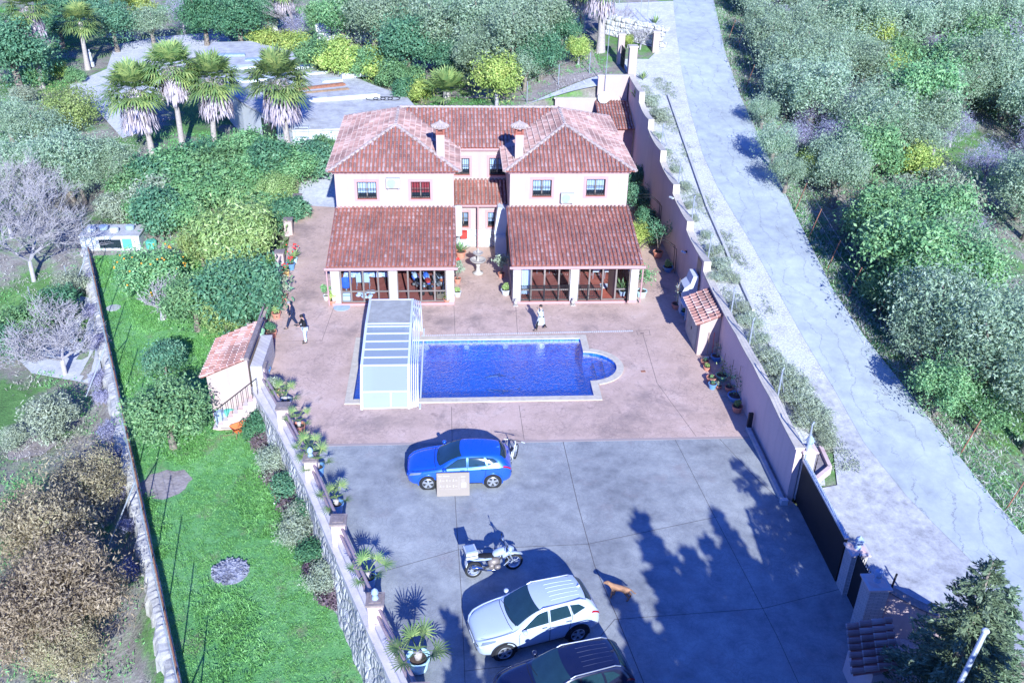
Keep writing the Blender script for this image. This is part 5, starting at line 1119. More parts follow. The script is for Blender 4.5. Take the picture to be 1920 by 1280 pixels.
w = MB(); w.box(12.25, 40.6, 0, 13.28, 43.3, 1.78); w.add([(12.25, 40.6, 1.781), (13.28, 40.6, 1.781), (13.28, 40.6, 2.25), (12.25, 43.3, 1.781), (13.28, 43.3, 1.781), (13.28, 43.3, 2.25)], [(0, 1, 2), (3, 5, 4), (0, 2, 5, 3)]); w.build('wall', M['wall'], s2)
t = MB(); tile_slope(t, (12.05, 40.4, 1.80), (12.05, 43.5, 1.80), (1.25, 0, .55), lambda u: 1.36, 7, pitch=.28, r=.095); t.build('roof', [M['tileo'], M['pan'], M['lip']], s2, fix=False)
dd = MB(); dd.box(12.20, 40.95, .05, 12.245, 42.95, 1.72); dr_ = dd.build('door', M['solid'], s2); MB().box(12.17, 41.9, .8, 12.198, 41.96, .95).build('handle', M['black'], dr_)
# ---------------- cars
class Shell:
    """smooth body surface S(x, t): t = 0 bottom centre .. 10 roof centre; side = +-1"""
    def __init__(s, st):
        s.x = [r[0] for r in st]; s.sec = []
        for x, top, belt, w, wr, zb in st:
            s.sec.append([(0, zb), (w*.80, zb), (w*.95, zb+.07), (w, zb+.27), (w*.995, belt-.10), (w*.955, belt), (lerp(w*.955, wr, .55), lerp(belt, top, .55)), (wr, top-.055), (wr*.84, top-.015), (wr*.45, top+.006), (0, top+.012)])
    @staticmethod
    def cr(p, f):
        def g(a, b, c, d): return .5*((2*b)+(-a+c)*f+(2*a-5*b+4*c-d)*f*f+(-a+3*b-3*c+d)*f**3)
        return tuple(g(*k) for k in zip(*p))
    def at(s, x, t, side=1):
        n = len(s.x); x = min(max(x, s.x[0]), s.x[-1]-1e-6); i = max(k for k in range(n-1) if s.x[k] <= x); f = (x-s.x[i])/(s.x[i+1]-s.x[i]); t = min(max(t, 0), 10); j = min(int(t), 9); g = t-j
        rows = []
        for a in (i-1, i, i+1, i+2):
            a = min(max(a, 0), n-1); sec = s.sec[a]; pts = [sec[min(max(b, 0), 10)] for b in (j-1, j, j+1, j+2)]
            if j == 9: pts[3] = (-sec[9][0], sec[9][1])
            if j == 0: pts[0] = (-sec[1][0], sec[1][1])
            rows.append(s.cr(pts, g))
        y, z = s.cr(rows, f); return Vector((x, side*y, z))
    def nrm(s, x, t, side):
        e = .02; a = s.at(x+e, t, side)-s.at(x-e, t, side); b = s.at(x, t+e, side)-s.at(x, t-e, side)
        n = a.cross(b)
        if n.length < 1e-9: return Vector((0, 0, 1))
        n.normalize(); c = s.at(x, t, side)-Vector((x, 0, .7)); return n if n.dot(c) > 0 else -n
    def body(s, nx=56, nt=30):
        mb = MB(); rings = []
        for i in range(nx+1):
            x = s.x[0]+(s.x[-1]-s.x[0])*i/nx; rings.append([s.at(x, 10*k/nt, 1) for k in range(nt+1)]+[s.at(x, 10*k/nt, -1) for k in range(nt-1, 0, -1)])
        return mb.loft(rings)
    def patch(s, mb, c, side=1, off=.008, n=8, m=6):
        """c: four corners (x, t) bottom-front, bottom-rear, top-rear, top-front"""
        pts = []
        for i in range(n+1):
            for j in range(m+1):
                f, g = i/n, j/m; x = lerp(lerp(c[0][0], c[1][0], f), lerp(c[3][0], c[2][0], f), g); t = lerp(lerp(c[0][1], c[1][1], f), lerp(c[3][1], c[2][1], f), g); pts.append(s.at(x, t, side)+s.nrm(x, t, side)*off)
        fs = [(i*(m+1)+j, (i+1)*(m+1)+j, (i+1)*(m+1)+j+1, i*(m+1)+j+1) for i in range(n) for j in range(m)]
        mb.add(pts, fs); return mb
    def across(s, mb, xb, xt, tb, tt, off=.008, bow=.0, n=14, m=6):
        """a screen spanning both sides: base at xb (t=tb at its edge), top at xt"""
        pts = []
        for i in range(n+1):
            u = -1+2*i/n; sd = 1 if u >= 0 else -1
            for j in range(m+1):
                g = j/m; te = lerp(tb, tt, g); t = 10-(10-te)*abs(u); x = lerp(xb, xt, g)+bow*u*u*(1-g*.4); pts.append(s.at(x, t, sd)+s.nrm(x, t, sd)*off)
        fs = [(i*(m+1)+j, (i+1)*(m+1)+j, (i+1)*(m+1)+j+1, i*(m+1)+j+1) for i in range(n) for j in range(m)]
        mb.add(pts, fs); return mb
    def line(s, mb, pts, side=1, w=.008, off=.006):
        q = []
        for (xa, ta), (xb, tb) in zip(pts, pts[1:]):
            for k in range(5): f = k/5; q.append(s.at(lerp(xa, xb, f), lerp(ta, tb, f), side)+s.nrm(lerp(xa, xb, f), lerp(ta, tb, f), side)*off)
        q.append(s.at(pts[-1][0], pts[-1][1], side)+s.nrm(pts[-1][0], pts[-1][1], side)*off); mb.tube(q, w, 4)
def make_car(name, label, paint, st, wx, track, wr, loc, rz, glassx, suv=False, spokes=5):
    r = thing(name, label, 'car', loc, rz); S = Shell(st); dx = -(wx[0]+wx[1])/2
    def B(mb, nm, mat, par=r, sm=False):
        mb.v = [(a+dx, b, c) for a, b, c in mb.v]; return mb.build(nm, M[mat] if isinstance(mat, str) else mat, par, world=False, smooth=sm, fix=(nm == 'body'))
    bd = B(S.body(), 'body', paint, sm=True)
    wb, wt, rb, rt, w1, w2, w3, w4, w5, w6 = glassx
    B(S.across(MB(), wb, wt, 7.7, 7.55, bow=.16), 'windscreen', 'carglass', sm=True)
    B(S.across(MB(), rb, rt, 7.9, 7.8, bow=-.10), 'rear_window', 'carglass', sm=True)
    for sd in (1, -1):
        B(S.patch(MB(), [(w1, 5.22), (w2, 5.25), (w2, 6.75), (w1+.62, 6.72)], sd), 'side_window', 'carglass', sm=True)
        B(S.patch(MB(), [(w3, 5.25), (w4, 5.3), (w4-.10, 6.75), (w3, 6.75)], sd), 'side_window', 'carglass', sm=True)
        B(S.patch(MB(), [(w5, 5.35), (w6, 5.75), (w6-.22, 6.5), (w5-.10, 6.7)], sd, n=4), 'side_window', 'carglass', sm=True)
        ln = MB(); S.line(ln, [(w1+.05, 5.0), (w1-.05, 4.0), (w1-.02, 2.6), (w1+.1, 2.0)], sd); S.line(ln, [(w2+.035, 6.6), (w2+.035, 4), (w2+.035, 2.0)], sd); S.line(ln, [(w4+.03, 6.3), (w4+.03, 4.8), (wx[1]-.30, 3.6), (wx[1]-.42, 2.4)], sd); S.line(ln, [(w1+.1, 2.0), (wx[1]-.42, 2.0)], sd); B(ln, 'door_seam', 'black')
        for X in (w2-.16, w4-.12):
            h = MB(); p = S.at(X, 4.55, sd); h.obox((p.x, p.y+sd*.018, p.z), .18, .03, .028); B(h, 'door_handle', paint if not suv else 'chrome')
        p = S.at(w1+.12, 5.1, sd); mi = MB(); mi.ball((p.x+.0, p.y+sd*.13, p.z+.07), .09, .10, .07, 10); mi.box(p.x-.03, min(p.y-.02*sd, p.y+sd*.1), p.z-.01, p.x+.03, max(p.y-.02*sd, p.y+sd*.1), p.z+.03); B(mi, 'mirror', paint, sm=True)
        hl = MB(); S.patch(hl, [(st[0][0]+.10, 4.3), (st[0][0]+.55, 4.35), (st[0][0]+.62, 5.1), (st[0][0]+.16, 5.3)], sd, off=.010, n=6, m=4); B(hl, 'headlight', 'lens', sm=True)
        tl = MB(); xe = st[-1][0]; S.patch(tl, [(xe-.40, 4.45), (xe-.05, 4.35), (xe-.06, 5.1), (xe-.34, 5.15)], sd, off=.010, n=6, m=4); B(tl, 'tail_light', 'redl', sm=True)
        cl = MB(); S.patch(cl, [(wx[0]+.38, .9), (wx[1]-.38, .9), (wx[1]-.38, 2.1), (wx[0]+.38, 2.1)], sd, off=.006); B(cl, 'sill', 'black', sm=True)
        for X in wx:
            a = MB(); yo = st[5][3]; R = wr+.055
            prof = [(R+.05, yo-.10), (R+.045, yo+.004), (R, yo+.016), (R-.02, yo-.03)]
            n = 20; rings = []
            for k in range(n+1):
                t = -.22+(math.pi+.44)*k/n; rings.append([(X+rr*math.cos(t), sd*yy, wr+rr*math.sin(t)) for rr, yy in prof])
            a.loft(rings, cap=False, closed=False); B(a, 'wheel_arch', 'black' if suv else paint, sm=True)
            d = MB(); d.wheel((X, sd*(yo-.02), wr), [(.001, sd*.02), (R, sd*.02), (R, -sd*.05), (.001, -sd*.05)], 24); B(d, 'wheel_well', 'black')
            w = MB(); yw = sd*(yo-.06); w.wheel((X, yw, wr), [(wr*.68, sd*.085), (wr*.9, sd*.10), (wr, sd*.06), (wr, -sd*.12), (wr*.9, -sd*.14), (wr*.68, -sd*.14), (wr*.68, sd*.085)], 28); wo = B(w, 'wheel', 'rubber', sm=True)
            h = MB(); h.wheel((X, yw, wr), [(wr*.72, sd*.095), (wr*.66, sd*.105), (wr*.63, sd*.06), (wr*.68, sd*.04), (wr*.72, sd*.095)], 28); h.wheel((X, yw, wr), [(.001, sd*.10), (.06, sd*.10), (.07, sd*.06), (.07, sd*.03)], 12)
            for k in range(spokes):
                t = 2*math.pi*k/spokes+.3; pts = []
                for rr, hw in ((.05, .035), (wr*.66, .055)):
                    for s_ in (-1, 1): pts.append((X+rr*math.cos(t)-s_*hw*math.sin(t), yw+sd*.088, wr+rr*math.sin(t)+s_*hw*math.cos(t)))
                pts2 = [(a_, yw+sd*.04, c_) for a_, b_, c_ in pts]; h.add(pts+pts2, [(0, 1, 3, 2), (4, 6, 7, 5), (0, 4, 5, 1), (1, 5, 7, 3), (3, 7, 6, 2), (2, 6, 4, 0)])
            B(h, 'rim', 'alloy', wo)
    # front: grille between the lamps, air intake, rear bumper
    for nm, t0, t1, xa, xb, te in (('upper_grille', 4.0, 4.9, .012, .035, .62), ('air_intake', 1.6, 2.8, .02, .03, .72)):
        g = MB(); pts = []; n = 16
        for i in range(n+1):
            u = -1+2*i/n; sd = 1 if u >= 0 else -1
            for j in range(4): x_ = .012+.16*abs(u)**3; q = S.at(x_, lerp(t0, t1, j/3), sd); pts.append(Vector((q.x-.012, q.y*abs(u)*te+.0, q.z)))
        g.add(pts, [(i*4+j, (i+1)*4+j, (i+1)*4+j+1, i*4+j+1) for i in range(n) for j in range(3)]); B(g, nm, 'black', sm=True)
    g = MB(); x0 = st[0][0]; g.obox((x0+.05, 0, .56), .06, .75, .12); g.obox((x0+.05, 0, .36), .06, .95, .16); B(g, 'grille', 'black')
    p = MB(); p.obox((x0-.0, 0, .45), .02, .5, .1); B(p, 'number_plate', 'whitep'); p = MB(); p.obox((st[-1][0]+.0, 0, .62), .02, .5, .1); B(p, 'number_plate', 'whitep')
    ln = MB()
    for sd in (1, -1): S.line(ln, [(wb-.05, 7.3), (wb-.5, 7.0), (x0+.35, 6.9), (x0+.16, 7.6)], sd, w=.006)
    S.line(ln, [(wb-.02, 7.6), (wb-.08, 8.8), (wb-.09, 10)], 1, w=.01); S.line(ln, [(wb-.02, 7.6), (wb-.08, 8.8), (wb-.09, 10)], -1, w=.01); B(ln, 'bonnet_seam', 'black')
    wp = MB()
    for a, b in ((.55, .05), (-.15, -.62)):
        p0 = S.at(wb+.02, 10-abs(a)*3.4, 1 if a > 0 else -1); p1 = S.at(wb+.10, 10-abs(b)*3.4, 1 if b > 0 else -1); wp.tube([p0+Vector((0, 0, .025)), p1+Vector((0, 0, .03))], .009, 4)
    B(wp, 'wiper', 'black')
    if suv:
        for sd in (1, -1):
            rl = MB(); pts = [S.at(x_, 7.35, sd)+Vector((0, 0, h)) for x_, h in ((wt+.05, .0), (wt+.2, .05), (rt-.25, .055), (rt-.05, .0))]; rl.tube(pts, .02, 6); B(rl, 'roof_rail', 'alloy')
        rb_ = MB()
        for y in (-.34, -.17, 0, .17, .34): q = [S.at(x_, 10-abs(y)/.6*2.2, 1 if y >= 0 else -1)+Vector((0, 0, .004)) for x_ in (wt+.55, wt+1.0, rt-.2)]; rb_.tube(q, .012, 4)
        B(rb_, 'roof_ribs', paint)
    an = MB(); q = S.at(rt-.12, 10); an.add([(q.x-.12, 0, q.z-.01), (q.x+.08, .03, q.z-.01), (q.x+.08, -.03, q.z-.01), (q.x+.07, 0, q.z+.07)], [(0, 1, 3), (0, 3, 2), (1, 2, 3)]); B(an, 'aerial_fin', paint)
    st_ = MB(); st_.ball((w2-.75, -.36, .98), .02, .19, .19, 12); B(st_, 'steering_wheel', 'black')
    return r, S
HATCH = [(0, .60, .54, .50, .36, .36), (.06, .68, .62, .66, .50, .26), (.25, .79, .73, .80, .62, .20), (.60, .88, .81, .87, .70, .18), (1.05, .955, .88, .895, .74, .18), (1.30, 1.01, .92, .90, .73, .18), (1.75, 1.26, .945, .90, .67, .18), (2.2, 1.43, .96, .90, .63, .18), (2.8, 1.46, .98, .90, .62, .18), (3.4, 1.43, 1.00, .89, .60, .18), (3.80, 1.36, 1.01, .865, .57, .20), (4.02, 1.16, .99, .83, .60, .24), (4.20, .93, .88, .76, .62, .32), (4.27, .78, .70, .66, .52, .42)]
make_car('parked_car', 'bright blue hatchback parked across the paving border with a cardboard box leaning on it', 'blue', HATCH, (.86, 3.49), .77, .325, (.06, 31.08, .004), rad(0.6), (1.22, 2.16, 4.08, 3.83, 1.42, 2.42, 2.50, 3.22, 3.30, 3.72))
SUV = [(0, .72, .64, .52, .38, .40), (.06, .82, .74, .68, .52, .30), (.25, .93, .85, .81, .64, .25), (.60, 1.01, .93, .87, .72, .24), (1.05, 1.08, 1.0, .89, .76, .24), (1.28, 1.14, 1.03, .89, .75, .24), (1.7, 1.40, 1.05, .89, .69, .24), (2.1, 1.58, 1.06, .89, .66, .24), (2.7, 1.63, 1.08, .89, .65, .24), (3.3, 1.61, 1.10, .885, .63, .24), (3.78, 1.54, 1.14, .86, .60, .26), (4.02, 1.34, 1.12, .83, .62, .32), (4.20, 1.08, 1.0, .78, .64, .38), (4.28, .86, .78, .68, .55, .46)]
make_car('parked_car', 'white compact SUV with roof rails parked at an angle beside the dark car', 'pearl', SUV, (.86, 3.42), .77, .345, (2.42, 22.50, .004), rad(15.5), (1.20, 2.06, 4.08, 3.82, 1.40, 2.38, 2.46, 3.18, 3.26, 3.70), True, 5)
SUVD = [(x*1.0, t*1.0, b, w*1.0, wr*1.0, z) for x, t, b, w, wr, z in SUV]
make_car('parked_car', 'black SUV in deep shade cut off by the lower edge beside the white car', 'navy', SUVD, (.86, 3.42), .77, .35, (3.15, 19.75, .004), rad(14), (1.20, 2.06, 4.08, 3.82, 1.40, 2.38, 2.46, 3.18, 3.26, 3.70), True, 5)
# cardboard box leaning on the blue car: icons only
bx = thing('cardboard_box', 'flat pale cardboard box with printed icons leaning on the side of the blue car', 'cardboard box', (-.23, 29.72, 0), 0)
R_ = Euler((rad(-22), 0, rad(.8))).to_matrix(); MB().box(-.66, 0, 0, .66, .16, .98).build('carton', M['card'], bx, world=False, bevel=.01)
pr = MB(); yb = -.004
def prr(x0, z0, x1, z1): pr.box(x0, yb-.003, z0, x1, yb, z1)
prr(-.60, .84, -.46, .87); prr(-.40, .84, -.14, .87); prr(.32, .80, .50, .825)
for a, b, c, d in ((-.56, .30, .22, .305), (-.56, .79, .22, .795), (-.56, .305, -.555, .79), (.215, .305, .22, .79), (.25, .28, .255, .84)): prr(a, b, c, d)
for j, z in enumerate((.62, .38)):
    for i, x in enumerate((-.52, -.26, .0)):
        prr(x, z, x+.03, z+.10); prr(x-.015, z, x+.045, z+.03); prr(x+.09, z+.03, x+.17, z+.05)
        if (i+j) % 2: prr(x-.02, z+.08, x+.05, z+.095)
for k in range(4): prr(.34, .72-.04*k, .46+.02*(k % 2), .73-.04*k)
pr.build('printed_icons', M['cardp'], bx, world=False, fix=False); l_ = MB(); l_.box(.33, yb-.004, .36, .52, yb, .56); l_.build('white_label', M['plasticw'], bx, world=False)
bx.rotation_euler = (rad(-20), 0, rad(.8))
# ---------------- motorcycles
def make_bike(name, label, loc, rz, body='plasticw', acc='bluec', seat='blackc', touring=True, sc=1.0, spk=True):
    r = thing(name, label, 'motorcycle', loc, rz); r.scale = (sc, sc, sc)
    def B(mb, nm, mat, par=r, sm=False, fx=True): return mb.build(nm, M[mat], par, world=False, smooth=sm, fix=fx)
    for X, R, w_ in ((-.72, .33, .085), (.80, .34, .06)):
        w = MB(); w.wheel((X, 0, R), [(R-.09, -w_*.7), (R-.03, -w_), (R, -w_*.4), (R, w_*.4), (R-.03, w_), (R-.09, w_*.7), (R-.09, -w_*.7)], 26); wo = B(w, 'wheel', 'rubber', sm=True)
        h = MB(); h.wheel((X, 0, R), [(R-.085, -w_*.6), (R-.11, -w_*.5), (R-.11, w_*.5), (R-.085, w_*.6), (R-.085, -w_*.6)], 24); h.wheel((X, 0, R), [(.001, .07), (.05, .07), (.06, 0), (.05, -.07), (.001, -.07)], 10)
        for k in range(10): t = 2*math.pi*k/10; h.tube([(X, .03*(-1)**k, R), (X+(R-.1)*math.cos(t), 0, R+(R-.1)*math.sin(t))], .009, 4)
        B(h, 'rim', 'alloy' if touring else 'steel', wo)
        d = MB(); d.wheel((X, -.085, R), [(.06, -.003), (.15, -.003), (.15, .003), (.06, .003), (.06, -.003)], 18); B(d, 'brake_disc', 'steel', wo)
    f = MB()
    for s in (-1, 1): f.tube([(.80, s*.09, .34), (.60, s*.09, .80), (.52, s*.09, 1.0)], [.028, .032, .032], 8)
    B(f, 'fork', 'steel', sm=True)
    f = MB(); f.tube([(-.72, -.11, .33), (-.25, -.10, .40), (.0, -.09, .42)], .035, 6); f.tube([(-.35, 0, .78), (.1, 0, .72), (.5, 0, .92)], .035, 6); f.tube([(.5, 0, .9), (.25, .05, .45), (-.1, .05, .32)], .03, 6); f.tube([(-.35, .1, .78), (-.1, .1, .35)], .02, 5); B(f, 'frame', 'black', sm=True)
    e = MB(); e.ball((.05, 0, .48), .24, .17, .20, 12); e.ball((.12, -.22, .42), .13, .11, .10, 10); e.ball((.12, .22, .42), .13, .11, .10, 10); e.wheel((-.05, 0, .38), [(.001, -.16), (.11, -.16), (.12, 0), (.11, .16), (.001, .16)], 12); B(e, 'engine', 'alub', sm=True)
    x = MB(); x.tube([(.2, -.14, .36), (.05, -.17, .25), (-.3, -.17, .30)], .028, 8); x.tube([(-.3, -.17, .32), (-.5, -.19, .46), (-.82, -.2, .58)], [.04, .075, .07], 10); B(x, 'exhaust', 'chrome' if touring else 'steel', sm=True)
    def lf(nm, secs, mat): # secs: x, halfwidth, z0, z1
        m_ = MB(); m_.loft([[(x_, w_*math.cos(a), (z0+z1)/2+(z1-z0)/2*math.sin(a)) for a in [2*math.pi*k/12 for k in range(12)]] for x_, w_, z0, z1 in secs]); return B(m_, nm, mat, sm=True)
    lf('tank', [(-.02, .04, .78, .84), (.05, .13, .74, .94), (.22, .17, .74, 1.02), (.40, .15, .80, 1.04), (.50, .06, .88, 1.0)], body)
    lf('seat', [(-.74, .08, .82, .88), (-.6, .14, .80, .92), (-.3, .15, .77, .90), (-.05, .13, .74, .86), (.08, .07, .76, .84)], seat)
    lf('tail_fairing', [(-.86, .03, .78, .82), (-.7, .10, .72, .82), (-.35, .12, .66, .80), (-.05, .09, .62, .76)], 'tarp' if touring else body)
    if touring:
        lf('front_fairing', [(.34, .24, .66, .92), (.50, .24, .72, 1.02), (.66, .17, .80, 1.06), (.80, .06, .86, .98)], body)
        lf('beak', [(.55, .08, .74, .82), (.85, .085, .70, .76), (1.08, .03, .66, .69)], body); 
        m_ = MB(); m_.add([(.60, -.17, 1.0), (.60, .17, 1.0), (.42, .20, 1.30), (.42, -.20, 1.30), (.66, 0, 1.02), (.47, 0, 1.34)], [(0, 4, 5, 3), (4, 1, 2, 5)]); B(m_, 'windshield', 'poly', fx=False)
        for s in (-1, 1): lf_ = MB(); lf_.ball((.70, s*.09, .93), .05, .07, .05, 8); B(lf_, 'headlight', 'lens', sm=True)
        c = MB(); c.box(-1.02, -.26, .98, -.60, .26, 1.24); tc = B(c, 'top_case', 'plasticw'); c2 = MB(); c2.box(-1.04, -.27, 1.09, -.585, .27, 1.115); B(c2, 'case_seam', 'black', tc); c3 = MB(); c3.box(-.98, -.20, 1.243, -.66, .20, 1.26); B(c3, 'case_lid', 'tarp', tc)
        c = MB()
        for s in (-1, 1): c.tube([(-.3, s*.14, .80), (-.6, s*.2, .95), (-.98, s*.2, .96)], .014, 5); c.tube([(.35, s*.26, .45), (.55, s*.28, .65), (.45, s*.24, .85)], .016, 5)
        B(c, 'luggage_rack', 'steel')
        pl = MB(); pl.obox((-.98, 0, .62), .02, .2, .18, 0, ry=.3); B(pl, 'number_plate', 'whitep')
    else:
        lf('front_plate', [(.56, .13, .86, 1.02), (.64, .10, .84, 1.04), (.68, .03, .88, 1.0)], acc); lf('side_shroud', [(.1, .17, .62, .84), (.4, .22, .66, .94), (.55, .1, .8, .92)], acc)
    lf('front_mudguard', [(.55, .05, .66, .70), (.80, .07, .70 if touring else .82, .75 if touring else .87), (1.12, .05, .60 if touring else .80, .64 if touring else .84)], acc if not touring else body)
    hb = MB(); hb.tube([(.40, -.42, 1.10), (.46, -.22, 1.14), (.52, 0, 1.06), (.46, .22, 1.14), (.40, .42, 1.10)], .014, 6); B(hb, 'handlebar', 'black')
    if touring:
        for s in (-1, 1):
            m_ = MB(); m_.tube([(.45, s*.30, 1.13), (.46, s*.36, 1.30)], .008, 5); m_.ball((.46, s*.38, 1.34), .02, .07, .045, 8); B(m_, 'mirror', 'black'); g_ = MB(); g_.ball((.50, s*.40, 1.10), .05, .09, .07, 8); B(g_, 'hand_guard', body, sm=True)
    k = MB(); k.tube([(-.1, .12, .30), (-.2, .32, .01)], .014, 5); B(k, 'kickstand', 'black')
    r.rotation_euler = (rad(-6 if touring else -9), 0, rz) ; return r
a = P(887, 1082); b = P(963, 1067); d = b-a
make_bike('motorcycle', 'white and blue touring motorcycle with top case standing behind the white car', ((a[0]+b[0])/2-.02, (a[1]+b[1])/2+.02, .005), math.atan2(d[1], d[0]), 'bikew', sc=1.0)
for px, rz, bd, ac, st_, lb in ((786, 1.9, 'plasticw', 'bluec', 'blackc', 'white and blue dirt bike leftmost of the three behind the left porch glass'), (805, 1.75, 'bluec', 'plasticw', 'red', 'dirt bike with red seat in the middle behind the left porch glass'), (824, -1.2, 'plasticw', 'orange', 'blackc', 'orange and white dirt bike rightmost behind the left porch glass')):
    q = PY(px, 545, 48.2); make_bike('motorcycle', lb, (q[0], 48.1, .12), rz, bd, ac, st_, False, .95)['group'] = 'dirt bikes in the left porch'
# ---------------- bicycle behind the blue car
bc = thing('bicycle', 'upright bicycle with white grips standing close behind the blue car', 'bicycle', (2.28, 31.75, 0), rad(70)); 
for X in (-.5, .5):
    w = MB(); w.wheel((X, 0, .33), [(.30, -.02), (.33, -.02), (.34, 0), (.33, .02), (.30, .02), (.30, -.02)], 24); wo = w.build('wheel', M['rubber'], bc, world=False, smooth=True); s = MB()
    for k in range(12): t = 2*math.pi*k/12; s.tube([(X, 0, .33), (X+.3*math.cos(t), 0, .33+.3*math.sin(t))], .004, 3)
    s.build('spokes', M['steel'], wo, world=False)
f = MB(); f.tube([(.5, 0, .33), (.38, 0, .85), (.35, 0, .98)], .02, 6); f.tube([(.37, 0, .82), (-.12, 0, .72), (-.5, 0, .33)], .02, 6); f.tube([(.38, 0, .75), (-.02, 0, .33), (-.5, 0, .33)], .022, 6); f.tube([(-.02, 0, .33), (-.15, 0, .85)], .02, 6); f.build('frame', M['plasticw'], bc, world=False)
MB().obox((-.16, 0, .9), .25, .12, .05).build('saddle', M['black'], bc, world=False); h = MB(); h.tube([(.28, -.33, 1.04), (.36, 0, 1.0), (.28, .33, 1.04)], .013, 6); h.build('handlebar', M['black'], bc, world=False)
for s in (-1, 1): MB().tube([(.27, s*.30, 1.045), (.22, s*.46, 1.06)], .02, 6).build('grip', M['whitep'], bc, world=False)
# ---------------- people and the dog
def skin_obj(name, nodes, edges, mat, parent, sub=2, root=0):
    me = bpy.data.meshes.new(name); keys = list(nodes); ix = {k: i for i, k in enumerate(keys)}; me.from_pydata([nodes[k][:3] for k in keys], [(ix[a], ix[b]) for a, b in edges], [])
    me.materials.append(mat); o = bpy.data.objects.new(name, me); COL.objects.link(o); o.parent = parent
    sk = o.modifiers.new('skin', 'SKIN'); sk.use_smooth_shade = True; sk.branch_smoothing = .4
    for k in keys:
        v = me.skin_vertices[0].data[ix[k]]; rr = nodes[k][3]; v.radius = (rr, rr*(nodes[k][4] if len(nodes[k]) > 4 else 1)); v.use_root = (ix[k] == root)
    sb = o.modifiers.new('sub', 'SUBSURF'); sb.levels = sub; sb.render_levels = sub; return o
def hand(nodes, edges, wrist, d, side, pre):
    """palm and five curled fingers from the wrist along d"""
    d = Vector(d).normalized(); w = Vector(wrist); s = d.cross(Vector((0, 0, 1))) if abs(d.z) < .95 else Vector((1, 0, 0)); s.normalize(); up = s.cross(d)
    nodes[pre+'p'] = (*(w+d*.05), .020, .6); edges.append((pre+'w', pre+'p'))
    for i, (o_, l_) in enumerate(((-.028, .065), (-.010, .075), (.010, .070), (.028, .055))):
        b = w+d*.085+s*o_; m_ = b+d*l_*.5-up*.006; e = b+d*l_*.85-up*.028
        for nm, p_, r_ in (('a', b, .0085), ('b', m_, .008), ('c', e, .0065)): nodes[f'{pre}{i}{nm}'] = (*p_, r_)
        edges += [(pre+'p', f'{pre}{i}a'), (f'{pre}{i}a', f'{pre}{i}b'), (f'{pre}{i}b', f'{pre}{i}c')]
    t0 = w+d*.035-s*.032*side; t1 = t0+d*.03-s*.02*side-up*.015; nodes[pre+'ta'] = (*t0, .010); nodes[pre+'tb'] = (*t1, .008); edges += [(pre+'p', pre+'ta'), (pre+'ta', pre+'tb')]
